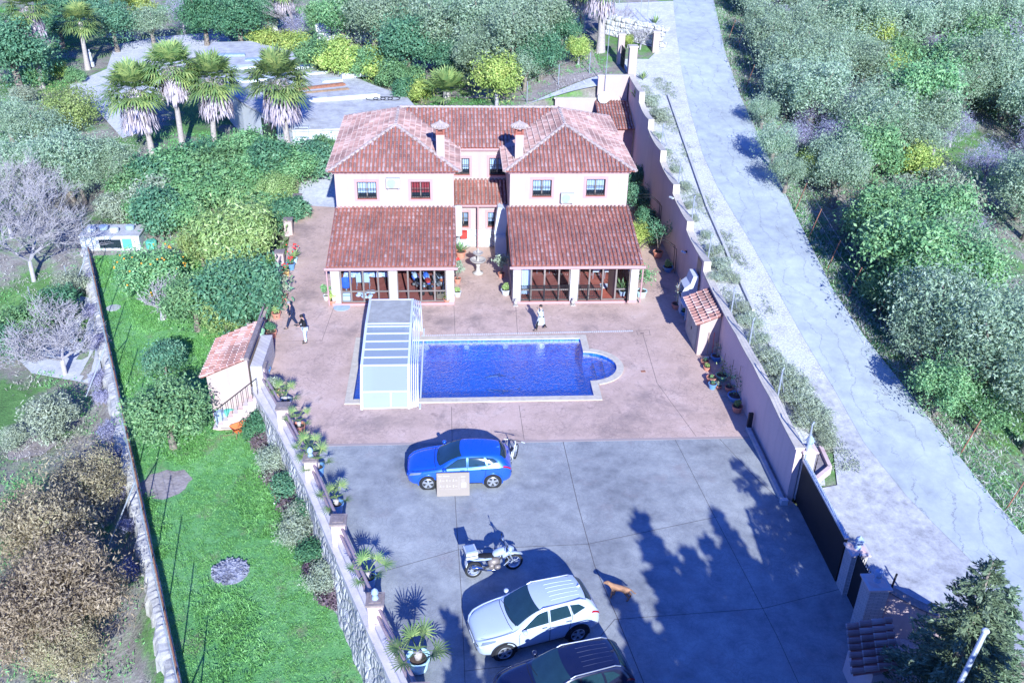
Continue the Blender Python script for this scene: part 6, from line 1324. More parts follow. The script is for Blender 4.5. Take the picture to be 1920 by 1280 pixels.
def person(loc, rz, label, J, H=1.65, top='navyc', legs='navyc', hairm='hair', coat=None, hood=None, held=None):
    """J: joint positions for a 1.72 m figure facing +x"""
    r = thing('person', label, 'person', loc, rz); r.scale = (H/1.72,)*3
    D = dict(pel=(0, 0, .94, .125, 1.15), waist=(0, 0, 1.08, .115, 1.15), chest=(.02, 0, 1.30, .13, 1.25), neck=(.03, 0, 1.47, .055), hd=(.05, 0, 1.60, .088), hd2=(.055, 0, 1.66, .08),
        sl=(.02, .17, 1.40, .062), sr=(.02, -.17, 1.40, .062), hl=(0, .09, .90, .088), hr=(0, -.09, .90, .088))
    D.update({k: v for k, v in J.items()}); E_ = [('pel', 'waist'), ('waist', 'chest'), ('chest', 'neck'), ('neck', 'hd'), ('hd', 'hd2'), ('chest', 'sl'), ('chest', 'sr'), ('pel', 'hl'), ('pel', 'hr'), ('sl', 'el'), ('el', 'lw'), ('sr', 'er'), ('er', 'rw'), ('hl', 'kl'), ('kl', 'al'), ('hr', 'kr'), ('kr', 'ar'), ('al', 'fl'), ('ar', 'fr')]
    for s in 'lr':
        k = 'k'+s; a = 'a'+s; D[k] = (*D[k][:3], .056); D[a] = (*D[a][:3], .04); D['e'+s] = (*D['e'+s][:3], .042); D[s+'w'] = (*D[s+'w'][:3], .028); D['f'+s] = (D[a][0]+.15, D[a][1], max(.03, D[a][2]-.05), .035)
    core = dict(D)
    for s, sd in (('l', 1), ('r', -1)):
        d = Vector(D[s+'w'][:3])-Vector(D['e'+s][:3]); hand(D, E_, D[s+'w'][:3], d, sd, s)
    skin_obj('body', D, E_, M['skin'], r, 2)
    hd = Vector(D['hd'][:3]); f = MB(); f.ball((hd.x+.088, 0+hd.y, hd.z+.005), .018, .012, .02, 6)
    f.build('nose', M['skin'], r, world=False, smooth=True)
    for s in (-1, 1): MB().ball((hd.x+.075, hd.y+s*.03, hd.z+.03), .01, .012, .008, 6).build('eye', M['black'], r, world=False); MB().ball((hd.x, hd.y+s*.085, hd.z+.01), .018, .010, .028, 6).build('ear', M['skin'], r, world=False)
    MB().obox((hd.x+.082, hd.y, hd.z-.035), .012, .04, .008).build('mouth', M['red'], r, world=False)
    hh = MB(); hh.ball((hd.x-.018, hd.y, hd.z+.05), .105, .10, .092, 12); hh.build('hair', M[hairm], r, world=False, smooth=True)
    def cl(nm, keys, add, mat, ed):
        N = {k: (*core[k][:3], core[k][3]+add+(.01 if k in ('kl', 'kr', 'al', 'ar') else 0), *(core[k][4:])) for k in keys}; return skin_obj(nm, N, ed, M[mat], r, 2)
    tr = [('pel', 'hl'), ('pel', 'hr'), ('hl', 'kl'), ('kl', 'al'), ('hr', 'kr'), ('kr', 'ar')]
    cl('trousers', ['pel', 'hl', 'hr', 'kl', 'kr', 'al', 'ar'], .018, legs, tr)
    tp = [('pel', 'waist'), ('waist', 'chest'), ('chest', 'sl'), ('chest', 'sr'), ('sl', 'el'), ('el', 'lw'), ('sr', 'er'), ('er', 'rw')]
    cl('jacket', ['pel', 'waist', 'chest', 'sl', 'sr', 'el', 'lw', 'er', 'rw'], .028, top, tp)
    for s in 'lr':
        a = D['a'+s]; sh_ = MB(); sh_.loft([[(a[0]+x, a[1]+w_*math.cos(t), max(.0, a[2]-.075)+.045*hh_+.045*hh_*math.sin(t)) for t in [2*math.pi*k/10 for k in range(10)]] for x, w_, hh_ in ((-.07, .03, .8), (-.03, .045, 1.1), (.08, .05, .9), (.17, .045, .7), (.2, .02, .4))]); sh_.build('shoe', M['shoe'], r, world=False, smooth=True)
    if coat:
        p = D['pel']; rings = []
        for z, a_, b_, dx in ((1.36, .17, .21, .02), (1.2, .165, .2, .02), (1.02, .165, .19, .0), (.85, .20, .215, .0), (.62, .25, .24, .01), (.45, .28, .25, .02)): rings.append([(dx+a_*math.cos(t)*(1+.05*math.sin(5*t)), b_*math.sin(t)*(1+.05*math.sin(4*t)), z) for t in [2*math.pi*k/24 for k in range(24)]])
        MB().loft(rings, cap=False).build('coat', M[coat], r, world=False, smooth=True, fix=False)
    if held: MB().obox(held[0], *held[1]).build('phone', M['black'], r, world=False)
    return r
person((4.46, 43.45, 0), rad(188), 'person in a long white coat walking left with a phone held up', dict(
    el=(.16, .22, 1.22), lw=(.24, .14, 1.42), er=(.05, -.24, 1.15), rw=(.16, -.25, .98), kl=(.22, .09, .52), al=(.30, .09, .09), kr=(-.12, -.09, .50), ar=(-.34, -.09, .14)), 1.5, 'coatw', 'blackc', 'hair', 'coatw', held=((.28, .10, 1.53), (.015, .08, .15)))
person((-8.72, 44.05, 0), rad(200), 'person in dark navy clothes with grey hair striding left near the planters', dict(
    el=(-.06, .26, 1.14), lw=(.10, .27, .94), er=(.06, -.26, 1.14), rw=(.20, -.20, .98), kl=(.20, .09, .52), al=(.34, .09, .09), kr=(-.10, -.09, .50), ar=(-.30, -.09, .12), hd=(.10, 0, 1.58, .09), hd2=(.11, 0, 1.64, .08)), 1.56, 'navyc', 'navyc', 'hairg')
person((-7.8, 42.4, 0), rad(205), 'person in a black hoodie and pale jeans standing and looking at their hands', dict(
    el=(.08, .24, 1.16), lw=(.28, .12, 1.12), er=(.08, -.24, 1.16), rw=(.28, -.12, 1.12), kl=(.05, .09, .50), al=(.03, .10, .09), kr=(.0, -.09, .50), ar=(-.04, -.10, .09), hd=(.12, 0, 1.57, .09), hd2=(.13, 0, 1.63, .08)), 1.66, 'blackc', 'jeans', 'hair', held=((.38, 0, 1.13), (.15, .08, .03)))
dg = thing('dog', 'tan dog with pale legs standing on the grey paving right of the white car', 'dog', (5.62, 23.9, 0), rad(162)); dg.scale = (.93,)*3
N = dict(ch=(.26, 0, .50, .15), b1=(.05, 0, .51, .14), hp=(-.26, 0, .51, .13), n=(.40, 0, .60, .075), hd=(.50, 0, .68, .095), mz=(.60, 0, .63, .055), nz=(.66, 0, .61, .03),
    t1=(-.40, 0, .54, .03), t2=(-.52, .05, .46, .026), t3=(-.62, .1, .48, .02),
    e1=(.27, .09, .40, .06), e2=(.27, -.09, .40, .06), f1=(.30, .09, .20, .042), f2=(.20, -.09, .21, .042), g1=(.30, .09, .03, .032), g2=(.22, -.09, .03, .032), p1=(.36, .09, .02, .028), p2=(.28, -.09, .02, .028),
    k1=(-.22, .09, .34, .07), k2=(-.26, -.09, .34, .07), h1=(-.36, .09, .20, .04), h2=(-.42, -.09, .19, .04), q1=(-.33, .09, .03, .03), q2=(-.38, -.09, .03, .03), s1=(-.26, .09, .02, .028), s2=(-.31, -.09, .02, .028))
skin_obj('body', N, [('ch', 'b1'), ('b1', 'hp'), ('ch', 'n'), ('n', 'hd'), ('hd', 'mz'), ('mz', 'nz'), ('hp', 't1'), ('t1', 't2'), ('t2', 't3'), ('ch', 'e1'), ('ch', 'e2'), ('e1', 'f1'), ('e2', 'f2'), ('f1', 'g1'), ('f2', 'g2'), ('g1', 'p1'), ('g2', 'p2'), ('hp', 'k1'), ('hp', 'k2'), ('k1', 'h1'), ('k2', 'h2'), ('h1', 'q1'), ('h2', 'q2'), ('q1', 's1'), ('q2', 's2')], M['dog'], dg, 2)
for s in (-1, 1): MB().add([(.46, s*.05, .73), (.50, s*.09, .72), (.44, s*.11, .64), (.45, s*.06, .70)], [(0, 1, 2), (0, 2, 3), (0, 3, 1), (1, 3, 2)]).build('ear', M['wood'], dg, world=False)
MB().ball((.64, 0, .63), .022, n=8).build('nose', M['black'], dg, world=False)
# ---------------- fixed and loose things round the house
def ac_unit(px, py, y, label, fan=.26):
    q = PY(px, py, y-.15); r = thing('ac_unit', label, 'air conditioner', (q[0], y-.01, q[2]-.3), 0, 'outdoor air conditioner units'); MB().box(-.40, -.32, 0, .40, -.04, .58).build('casing', M['accase'], r, world=False, bevel=.015)
    f = MB(); f.wheel((-.10, -.325, .29), [(fan, -.006), (fan, .004), (fan-.03, .004), (fan-.03, -.006), (fan, -.006)], 24); f.wheel((-.10, -.330, .29), [(.001, -.002), (.22, -.002), (.22, .002), (.001, .002)], 20)
    for k in range(5): f.wheel((-.10, -.338, .29), [(.05+.045*k, -.004), (.055+.045*k, -.004), (.055+.045*k, .002), (.05+.045*k, .002), (.05+.045*k, -.004)], 20)
    f.build('fan_grille', M['tarp'], r, world=False); b = MB()
    for x in (-.3, .3): b.box(x-.02, -.30, -.06, x+.02, .01, -.005)
    b.box(.25, -.326, .40, .36, -.322, .44); b.build('bracket', M['steel'], r, world=False); return r
ac_unit(737, 342, 51.8, 'white outdoor air conditioner between the two left upper windows'); r = ac_unit(1064, 370, 51.8, 'white outdoor air conditioner below a white duct on the right wing')
MB().box(-.02, -.05, .6, .05, -.005, 1.25).build('duct', M['plasticw'], r, world=False)
q = PY(855, 405, 53.3); r = thing('water_heater', 'tall white cylindrical water heater beside the centre wall window', 'water heater', (.16, 53.0, .0)); zt = PY(855, 386, 53.0)[2]
MB().lathe([(.02, 1.35), (.20, 1.37), (.24, 1.42), (.24, zt-.05), (.2, zt), (.02, zt+.02)], n=20).build('tank', M['whitep'], r, world=False, smooth=True); b = MB(); b.box(-.22, .0, 1.5, .22, .25, 1.54); b.tube([(.08, 0, 1.36), (.08, .1, .9), (.08, 1.3, .9)], .015, 5); b.build('bracket', M['steel'], r, world=False)
q = PY(870, 437, 54.3); tag(MB().box(.30, 53.9, q[2]-.22, .72, 54.3, q[2]+.22).build('meter_box', M['red'], None, bevel=.02), 'small red box on the stone plinth below the white water heater', 'box')
# white sheets leaning in the niche
for k, (x, y, z0, w_, h, t, lb) in enumerate(((2.72, 53.6, 1.3, .9, 1.75, .10, 'upper white sheet metal chimney box against the right wing side wall'), (2.66, 53.2, 0, 1.0, 1.35, .14, 'lower white cabinet standing in the niche beside the right wing'))):
    m_ = MB(); m_.obox((x+.1, y, z0+h/2), .7, w_, h, .0, ry=.12 if k == 0 else -.04); tag(m_.build('white_cabinet', M['plasticw'], None, bevel=.02), lb, 'cabinet', 'white cabinets in the niche')
# fountain
f = thing('fountain', 'two-tiered pale stone fountain between the two porches', 'fountain', (1.3, 50.45, 0)); MB().lathe([(.32, 0), (.32, .08), (.2, .12), (.13, .2), (.10, .45), (.15, .6), (.12, .68)], n=20).build('pedestal', M['stone'], f, world=False, smooth=True)
MB().lathe([(.1, .68), (.3, .74), (.46, .86), (.48, .92), (.42, .92), (.25, .84), (.05, .82)], n=24).build('lower_basin', M['stone'], f, world=False); MB().lathe([(.08, .82), (.06, 1.05), (.10, 1.2)], n=12).build('stem', M['stone'], f, world=False); MB().lathe([(.08, 1.2), (.2, 1.24), (.30, 1.33), (.31, 1.37), (.26, 1.37), (.12, 1.3), (.03, 1.29)], n=20).build('upper_basin', M['stone'], f, world=False); MB().lathe([(.04, 1.3), (.07, 1.42), (.04, 1.5), (.06, 1.56), (.01, 1.66)], n=10).build('finial', M['stone'], f, world=False)
# animal figures by the right porch pillars
for px, lb in ((967, 'small white stone figure at the foot of the left pillar of the right porch'), (1075, 'small white stone figure at the foot of the middle pillar of the right porch')):
    X = Xp(px, .2); r = thing('stone_figure', lb, 'statue', (X, 46.25, 0), 0, 'stone figures by the pillars'); b = MB(); b.box(-.14, -.12, 0, .14, .12, .05); b.build('base', M['stone'], r, world=False); b = MB(); b.ball((0, .0, .2), .12, .11, .16, 10); b.ball((0, -.06, .38), .075, .08, .08, 8); b.ball((-.05, -.02, .45), .025, .02, .04, 6); b.ball((.05, -.02, .45), .025, .02, .04, 6); b.ball((-.06, -.12, .08), .035, .05, .06, 6); b.ball((.06, -.12, .08), .035, .05, .06, 6); b.build('body', M['stone'], r, world=False, smooth=True)
# porch furniture
def table(x, y, w, d, label, h=.74, top='cloth', z=.10):
    r = thing('table', label, 'table', (x, y, z)); MB().box(-w/2, -d/2, h-.03, w/2, d/2, h).build('tabletop', M['wood'], r, world=False)
    for a in (-1, 1):
        for b in (-1, 1): MB().box(a*(w/2-.08)-.03, b*(d/2-.08)-.03, 0, a*(w/2-.08)+.03, b*(d/2-.08)+.03, h-.031).build('leg', M['wood'], r, world=False)
    return r
def cloth(x, y, w, d, z, label):
    n = 12; V = []; per = []
    for k in range(40):
        t = k/40*4; s = int(t); f_ = t-s; c = [(-1, -1), (1, -1), (1, 1), (-1, 1), (-1, -1)]; per.append((lerp(c[s][0], c[s+1][0], f_)*w/2, lerp(c[s][1], c[s+1][1], f_)*d/2))
    mb = MB(); r0 = [(x+a, y+b, z+.006) for a, b in per]; r1 = [(x+a*1.06*(1+.03*math.sin(k*1.9)), y+b*1.06*(1+.03*math.sin(k*1.9)), z-.28+.03*math.sin(k*2.3)) for k, (a, b) in enumerate(per)]
    mb.loft([r1, r0], cap=False); mb.poly(r0); return tag(mb.build('tablecloth', M['cloth'], fix=False), label, 'tablecloth')
def chair(x, y, rz, label, mat='plasticw', z=.10, group='chairs in the porches', fr='steel'):
    r = thing('chair', label, 'chair', (x, y, z), rz, group); b = MB(); b.box(-.22, -.22, .42, .22, .22, .46); b.build('seat', M[mat], r, world=False, bevel=.012); b = MB(); b.obox((-.24, 0, .72), .04, .42, .5, 0, ry=-.14); b.build('backrest', M[mat], r, world=False, bevel=.012)
    for a in (-1, 1):
        for c in (-1, 1): MB().tube([(a*.18, c*.18, .42), (a*.22, c*.2, 0)], .016, 6).build('leg', M[fr], r, world=False)
    return r
tx = PY(672, 512, 49)[0]; table(float(tx)+.4, 49.6, 2.4, 1.3, 'wooden table under a blue and white cloth in the left porch'); cloth(float(tx)+.4, 49.6, 2.4, 1.3, .84, 'blue and white patterned cloth over the left porch table')
for k, (px, lb) in enumerate(((675, 'left of the two white chairs pulled up to the patterned tablecloth'), (686, 'right of the two white chairs pulled up to the patterned tablecloth'))): chair(float(PY(px, 520, 48.5)[0]), 48.5, rad(90), lb)
r = thing('chair', 'round blue plastic tub chair near the left end of the left porch', 'chair', (Xp(649, .6, 47.9), 47.9, .1)); MB().lathe([(.02, .38), (.28, .38), (.33, .5), (.36, .80), (.33, .80), (.28, .48), (.02, .43)], n=20).build('seat_shell', M['bluec'], r, world=False); MB().lathe([(.2, 0), (.2, .03), (.05, .05), (.04, .38)], n=14).build('foot', M['steel'], r, world=False)
r = thing('crate', 'white and blue open storage box on the floor at the left porch corner', 'crate', (Xp(648, .2, 46.95), 47.0, .1)); b = MB(); [b.box(*q) for q in ((-.22, -.18, 0, .22, .18, .02), (-.22, -.18, .02, -.2, .18, .32), (.2, -.18, .02, .22, .18, .32), (-.199, -.18, .02, .199, -.16, .32), (-.199, .16, .02, .199, .18, .32))]; b.build('tray', M['whitep'], r, world=False); MB().box(-.19, -.15, .021, .19, .15, .2).build('contents', M['bluec'], r, world=False)
b = MB(); rn = random.Random(3)
for k in range(9): b.ball((Xp(672+k*3, .2, 47.3)+rn.uniform(-.1, .1), 47.4+rn.uniform(-.3, .3), .16+.05*(k % 3)), rn.uniform(.12, .25), rn.uniform(.1, .2), rn.uniform(.05, .1), 8, rot=rn.uniform(0, 3))
tag(b.build('cloth_pile', M['curtw'], smooth=True), 'crumpled heap of pale blue and white blankets on the left porch floor', 'blankets')
r = thing('crate', 'wooden slatted crate of bottles at the right end of the left porch', 'crate', (Xp(829, .2, 47.1), 47.15, .1)); b = MB()
for k in range(3): b.box(-.3, -.22, .03+k*.11, .3, -.2, .11+k*.11); b.box(-.3, .2, .03+k*.11, .3, .22, .11+k*.11); b.box(-.32, -.2, .03+k*.11, -.3, .2, .11+k*.11); b.box(.3, -.2, .03+k*.11, .32, .2, .11+k*.11)
b.box(-.3, -.2, .0, .3, .2, .03); b.build('slats', M['wood'], r, world=False); b = MB()
for x in (-.18, 0, .18):
    for y in (-.1, .1): b.lathe([(.04, .04), (.04, .3), (.015, .38), (.015, .46)], (x, y, 0), 8)
b.build('bottles', M['darkglass'], r, world=False)
# right porch
for k, (px, y, rz, lb) in enumerate(((1012, 50.4, -1.57, 'pale lounge chair behind the left bay of the right porch'), (1035, 50.4, -1.57, 'pale lounge chair just right of the striped curtain bay'), (1117, 49.6, 1.57, 'white slatted chair left of the open porch door'), (1139, 49.6, 1.57, 'white slatted chair seen through the open porch door'))): chair(float(PY(px, 515, y)[0]), y, rz, lb)
table(float(PY(1120, 505, 50.5)[0]), 50.7, 1.6, .9, 'low pale wooden table at the back of the right porch', .6)
q = Xp(984, 1.2, 47.1); b = MB(); 
for k in range(12): x0 = q-.3+k*.05; b.add([(x0, 47.1+.03*math.sin(k*2), .3), (x0+.05, 47.1+.03*math.sin(k*2+2), .3), (x0+.05, 47.1+.03*math.sin(k*2+2), 2.2), (x0, 47.1+.03*math.sin(k*2), 2.2)], [(0, 1, 2, 3)])
tag(b.build('curtain', M['curtw'], fix=False), 'gathered pale curtain in the left corner of the right porch', 'curtain')
r = thing('door_mat', 'pale rectangular mat on the red tiles just inside the open porch door', 'mat', (Xp(1141, .2, 48), 48.4, .10)); MB().box(-.4, -.3, .002, .4, .3, .02).build('mat', M['curtw'], r, world=False)
potted_plant((Xp(1168, .3, 47.2), 47.2, .10), 'spiky potted plant behind the last pane of the right porch', 'plasticw', 'spiky', 1.5, 5, leaf='palm')
# ---------------- barbecue
bq = thing('barbecue', 'white masonry barbecue with a curved hood against the right wall', 'barbecue', (12.75, 45.6, 0))
b = MB(); b.box(-.4, -.5, 0, .4, .5, .85); b.box(-.45, -1.35, .80, .35, -.502, .88); b.box(-.3, -1.3, 0, -.15, -1.2, .795); b.build('base', M['white'], bq, world=False); b = MB()
pr_ = [(.42, .86), (-.38, .86), (-.44, 1.2), (-.30, 1.55), (.0, 1.8), (.12, 2.25), (.42, 2.25)]
for s in (-.5, .42): b.add([(x, s, z) for x, z in pr_]+[(x, s+.08, z) for x, z in pr_], [tuple(range(7)), tuple(range(13, 6, -1))]+[(i, (i+1) % 7, 7+(i+1) % 7, 7+i) for i in range(7)])
for (xa, za), (xb_, zb) in zip(pr_[3:6], pr_[4:7]): b.add([(xa, -.419, za), (xb_, -.419, zb), (xb_, .419, zb), (xa, .419, za), (xa+.04, -.419, za-.04), (xb_+.04, -.419, zb-.04), (xb_+.04, .419, zb-.04), (xa+.04, .419, za-.04)], [(0, 1, 2, 3), (4, 7, 6, 5), (0, 3, 7, 4), (1, 5, 6, 2)])
b.build('hood', M['white'], bq, world=False); MB().box(-.36, -.41, .86, .40, .41, .9).build('fire_tray', M['black'], bq, world=False)
# wall lamps, brackets, window in the right wall
for px, py, X in ((1285, 472, 13.2), (1312, 652, 13.2), (1262, 370, 13.2)):
    v = ray(px, py); t = X/v[0]; q = CAM+t*v; r = thing('wall_lamp', {1285: 'white wall lamp on the pink boundary wall above the barbecue', 1312: 'small dark wall lamp on the pink boundary wall behind the pump shed', 1262: 'white floodlight on top of the pink boundary wall beside the right wing'}[px], 'wall lamp', q, 0, 'lamps on the boundary wall'); MB().box(-.02, -.05, -.05, .1, .05, .05).build('bracket', M['black'], r, world=False); MB().obox((-.12, -.1, .02), .12, .34, .07, .5).build('lamp_head', M['plasticw' if px != 1312 else 'black'], r, world=False)
v = ray(1310, 500); t = 13.29/v[0]; q = CAM+t*v; wn_ = thing('wall_opening', 'narrow barred dark opening high in the right boundary wall', 'window', q); MB().box(-.02, -.5, -.55, -.002, .3, .5).build('panel', M['alub'], wn_, world=False)
# hoops of the pergola
r = thing('plant_arch', 'rusty thin metal plant arch in the shade beside the right wing', 'plant arch', (11.9, 50.2, 0)); b = MB(); [b.tube([(-1.3+.0, k*.5, 0), (-1.3, k*.5, 1.4), (-.6, k*.5, 2.1), (.4, k*.5, 2.2), (1.2, k*.5, 1.6), (1.25, k*.5, 0)], .02, 5) for k in range(2)]; b.build('hoops', M['black'], r, world=False)
r = thing('plant_arch', 'dark metal plant arch fixed to the far end of the boundary wall', 'plant arch', (12.1, 55.6, 0)); b = MB(); [b.tube([(-1.2, k*.5, 0), (-1.2, k*.5, 2.0), (-.6, k*.5, 2.8), (.4, k*.5, 2.8), (1.1, k*.5, 2.2), (1.15, k*.5, 0)], .02, 5) for k in range(2)]; b.build('hoops', M['black'], r, world=False)
# tools against the pump shed
for k, (x0, lb) in enumerate(((12.7, 'wooden broom leaning on the pump shed corner'), (12.95, 'red handled shovel leaning on the boundary wall by the pump shed'))):
    r = thing('garden_tool', lb, 'garden tool', (x0, 40.2, 0)); MB().tube([(0, 0, .02), (.05, .32, 1.35)], .014, 5).build('handle', M['wood' if k == 0 else 'red'], r, world=False); MB().obox((0, -.02, .08), .3, .05, .12).build('head', M['plasticw' if k == 0 else 'steel'], r, world=False)
# wheelbarrow, bins and heap on the lawn by the stairs
q = G(453, 815); r = thing('wheelbarrow', 'orange wheelbarrow tipped beside the green bins on the lawn', 'wheelbarrow', q, rad(35)); b = MB(); b.add([(-.45, -.3, .55), (.5, -.26, .6), (.5, .26, .6), (-.45, .3, .55), (-.25, -.18, .25), (.3, -.16, .27), (.3, .16, .27), (-.25, .18, .25)], [(0, 1, 5, 4), (1, 2, 6, 5), (2, 3, 7, 6), (3, 0, 4, 7), (4, 5, 6, 7)]); b.build('tray', M['orange'], r, world=False, fix=False); b = MB()
for s in (-1, 1): b.tube([(-.95, s*.28, .5), (-.2, s*.2, .3), (.62, s*.05, .18)], .018, 5); b.tube([(-.3, s*.2, .28), (-.35, s*.22, 0)], .018, 5)
b.build('frame', M['wood'], r, world=False); MB().wheel((.62, 0, .18), [(.06, -.04), (.16, -.05), (.18, 0), (.16, .05), (.06, .04), (.06, -.04)], 18).build('wheel', M['rubber'], r, world=False)
for px, py, mt, s, lb in ((433, 790, 'greent', .55, 'green tarpaulin covered bin at the foot of the brick stairs'), (415, 795, 'tarp', .5, 'blue grey crate left of the green tarpaulin by the stairs')):
    q = G(px, py); b = MB(); b.box(-s/2, -s/2, 0, s/2, s/2, .02); b.loft([[(x*s/2*k, y*s/2*k, z) for x, y in ((-1, -1), (1, -1), (1, 1), (-1, 1))] for k, z in ((.85, .02), (1, .55), (1.06, .56), (.95, .7), (.5, .78))]); o = b.build('garden_bin', M[mt], None, bevel=.015); o.location = tuple(q); o.rotation_euler = (0, 0, .3); tag(o, lb, 'bin')
q = G(470, 790); b = MB(); rn = random.Random(8)
for k in range(12): b.ball((q[0]+rn.uniform(-.35, .35), q[1]+rn.uniform(-.3, .3), q[2]+.12), rn.uniform(.08, .2), rn.uniform(.06, .15), rn.uniform(.05, .12), 6, rot=rn.uniform(0, 3))
tag(b.build('plastic_sheeting', M['bluec'], smooth=True), 'crumpled blue plastic sheeting right of the orange wheelbarrow', 'plastic sheet')
q = G(520, 930); r = thing('tipped_trolley', 'rusty red tipped garden cart lying at the edge of the lawn by the hedge', 'garden cart', q, rad(115)); MB().obox((0, 0, .2), .9, .4, .08, rx=.5).build('bed', M['rust'], r, world=False, bevel=.01); MB().tube([(-.4, .2, .1), (-.9, .35, .4)], .02, 5).build('handle', M['steel'], r, world=False)
# green bucket on its pillar, pots along the courtyard
q = P(484, 625, .95); r = thing('bucket', 'large pale green bucket standing on the low pillar above the tiled shed', 'bucket', (q[0], q[1], .62)); MB().lathe([(.24, 0), (.26, .02), (.32, .44), (.35, .44), (.35, .48), (.30, .48), (.23, .04)], n=22).build('pail', M['greenpl'], r, world=False); MB().tube([(-.33, 0, .44), (-.2, -.28, .38), (0, -.35, .36), (.2, -.28, .38), (.33, 0, .44)], .008, 4).build('handle', M['steel'], r, world=False)
q = P(484, 640); MBp = thing('bucket_stand', 'white post carrying the green bucket', 'post', (q[0]+.1, q[1]+.3, 0)); MB().box(-.2, -.2, 0, .2, .2, .6).build('post', M['white'], MBp, world=False)
q = P(503, 667); tag(MB().lathe([(.02, .10), (.06, .10), (.06, .3), (.05, .3), (.05, .1)], (q[0], q[1], 0), 10).build('umbrella_stand', M['tarp']), 'thin tube of a grey parasol stand below the orange bowl', 'stand'); tag(MB().lathe([(.02, .10), (.2, .09), (.3, .04), (.3, .0)], (q[0], q[1], 0), 20).build('parasol_base', M['tarp']), 'round grey parasol base below the orange bowl', 'parasol base')
pots = [(502, 645, 'terra', 'bushy', .0, 'wide orange bowl standing in front of the bushy potted plant', .3, .28), (509, 632, 'terra', 'bushy', .9, 'bushy green plant in a pale terracotta pot by the cream pillar', .3, .36),
 (519, 596, 'terra', 'bushy', .6, 'dark low plant in an orange terracotta pot left of the striding person', .24, .34), (532, 562, 'terra', 'tall', .8, 'grey leafed tall plant in a pink pot beside the low cream wall', .24, .32), (537, 517, 'yellowp', 'bushy', .6, 'red flowering plant in an ochre pot', .2, .34), (546, 505, 'bluepot', 'bushy', .55, 'red flowering plant in a dark blue pot', .26, .42), (552, 492, 'cyanp', 'spiky', 1.3, 'large leafed green plant in a cyan pot beside the red flowers', .2, .3),
 (625, 570, 'terra', 'bushy', .85, 'round yellow green plant in a pot at the left porch corner', .26, .3), (612, 562, 'plasticw', 'tall', .5, 'thin leafed plant in a small pale pot left of the left porch', .16, .28),
 (839, 568, 'terra', 'spiky', .8, 'spiky yellow green plant in an orange pot at the right end of the left porch', .22, .28), (858, 555, 'plasticw', 'bushy', .45, 'small plant in a white pot right of the left porch', .2, .3), (858, 530, 'terra', 'tall', .8, 'dark trailing plant in a pot beside the left porch side wall', .2, .3), (864, 482, 'terra', 'spiky', 1.4, 'big spiky plant in a pink pot near the fountain', .32, .4), (858, 505, 'terra', 'bushy', .6, 'green plant with red blooms beside the left porch side', .2, .3),
 (948, 552, 'plasticw', 'bushy', .65, 'green plant in a grey pot left of the right porch', .26, .34), (940, 520, 'terra', 'tall', .9, 'white flowering tall plant beside the right porch side wall', .2, .3), (1202, 556, 'cyanp', 'tall', 1.5, 'tall leafy plant in a pale cyan pot at the right porch corner', .3, .4),
 (1233, 482, 'terra', 'tall', 1.8, 'tall rubber plant in a dark pot in the shade beside the right porch', .3, .4), (1252, 508, 'bluepot', 'bushy', .7, 'dark low plant in a long trough near the boundary wall', .3, .3), (1268, 578, 'terra', 'stick', 1.6, 'potted plant tied to tall stakes in front of the barbecue', .28, .3), (1282, 590, 'bluepot', 'bushy', .3, 'small blue pot at the foot of the pump shed', .18, .22),
 (1321, 682, 'terra', 'spiky', .5, 'small succulent in a cream pot just below the pump shed', .2, .2), (1325, 693, 'terra', 'bushy', .3, 'little orange pot in front of the small succulent', .18, .2), (1342, 675, 'bluepot', 'stick', 1.0, 'dark round pot with a stake against the boundary wall', .26, .28), (1333, 715, 'terra', 'bushy', .2, 'blue and white bowl on an orange pot at the shadow edge', .24, .26), (1335, 728, 'bluepot', 'bushy', .25, 'light blue bucket pot at the shadow edge', .2, .3), (1352, 712, 'greenpl', 'stick', 1.2, 'tall cactus-like plant in a pot by the boundary wall', .28, .3), (1347, 728, 'terra', 'bushy', .3, 'small orange pot next to the light blue bucket pot', .14, .18),
 (1366, 733, 'terra', 'stick', 1.5, 'dark pot with a tall cane at the wall foot', .2, .26), (1378, 750, 'bluepot', 'stick', 1.6, 'big dark blue tub with a cane by the boundary wall', .36, .3), (1381, 772, 'terra', 'bushy', .5, 'lowest pot with a dark bush against the boundary wall', .24, .34),
 (516, 740, 'yellowp', 'bushy', 1.1, 'white flowering shrub in an ochre pot by the stair head', .24, .36), (500, 700, 'bluepot', 'bushy', .5, 'dark blue pot on the ground behind the brick pier near the shed', .22, .3)]
for k, (px, py, pc, kd, s, lb, pr_, ph_) in enumerate(pots):
    q = P(px, py)
    lf = ['green', 'dark', 'mango', 'scrub'][k % 4]; fl = 'redf' if 'red' in lb and 'flower' in lb or 'red blooms' in lb else None
    if s == 0.0:
        r = thing('planter_bowl', lb, 'planter bowl', q); MB().lathe([(.14, 0), (.2, .02), (.32, .2), (.33, .26), (.28, .26), (.1, .1), (.01, .1)], n=22).build('bowl', M['orange'], r, world=False); continue
    if 'yellow green' in lb: lf = 'lime'
    potted_plant(q, lb, pc, kd, s, 40+k, pr_, ph_, lf, None, fl)
PALM = [(785, 1252, 1.15, 'cyanp', 10, 'largest potted fan palm in a pale pot at the bottom of the balustrade'), (692, 1098, .95, 'bluepot', 9, 'potted fan palm with yellowing leaf left of the motorcycle'), (632, 960, .9, 'bluepot', 8, 'potted fan palm in a blue pot left of the blue car bonnet'), (597, 890, .9, 'bluepot', 8, 'potted fan palm in a blue pot at the paving border'), (581, 868, .95, 'bluepot', 8, 'potted fan palm just above the paving border'), (563, 812, .8, 'terra', 7, 'small potted fan palm in a pink pot'), (537, 765, .85, 'plasticw', 7, 'topmost potted fan palm near the stair head')]
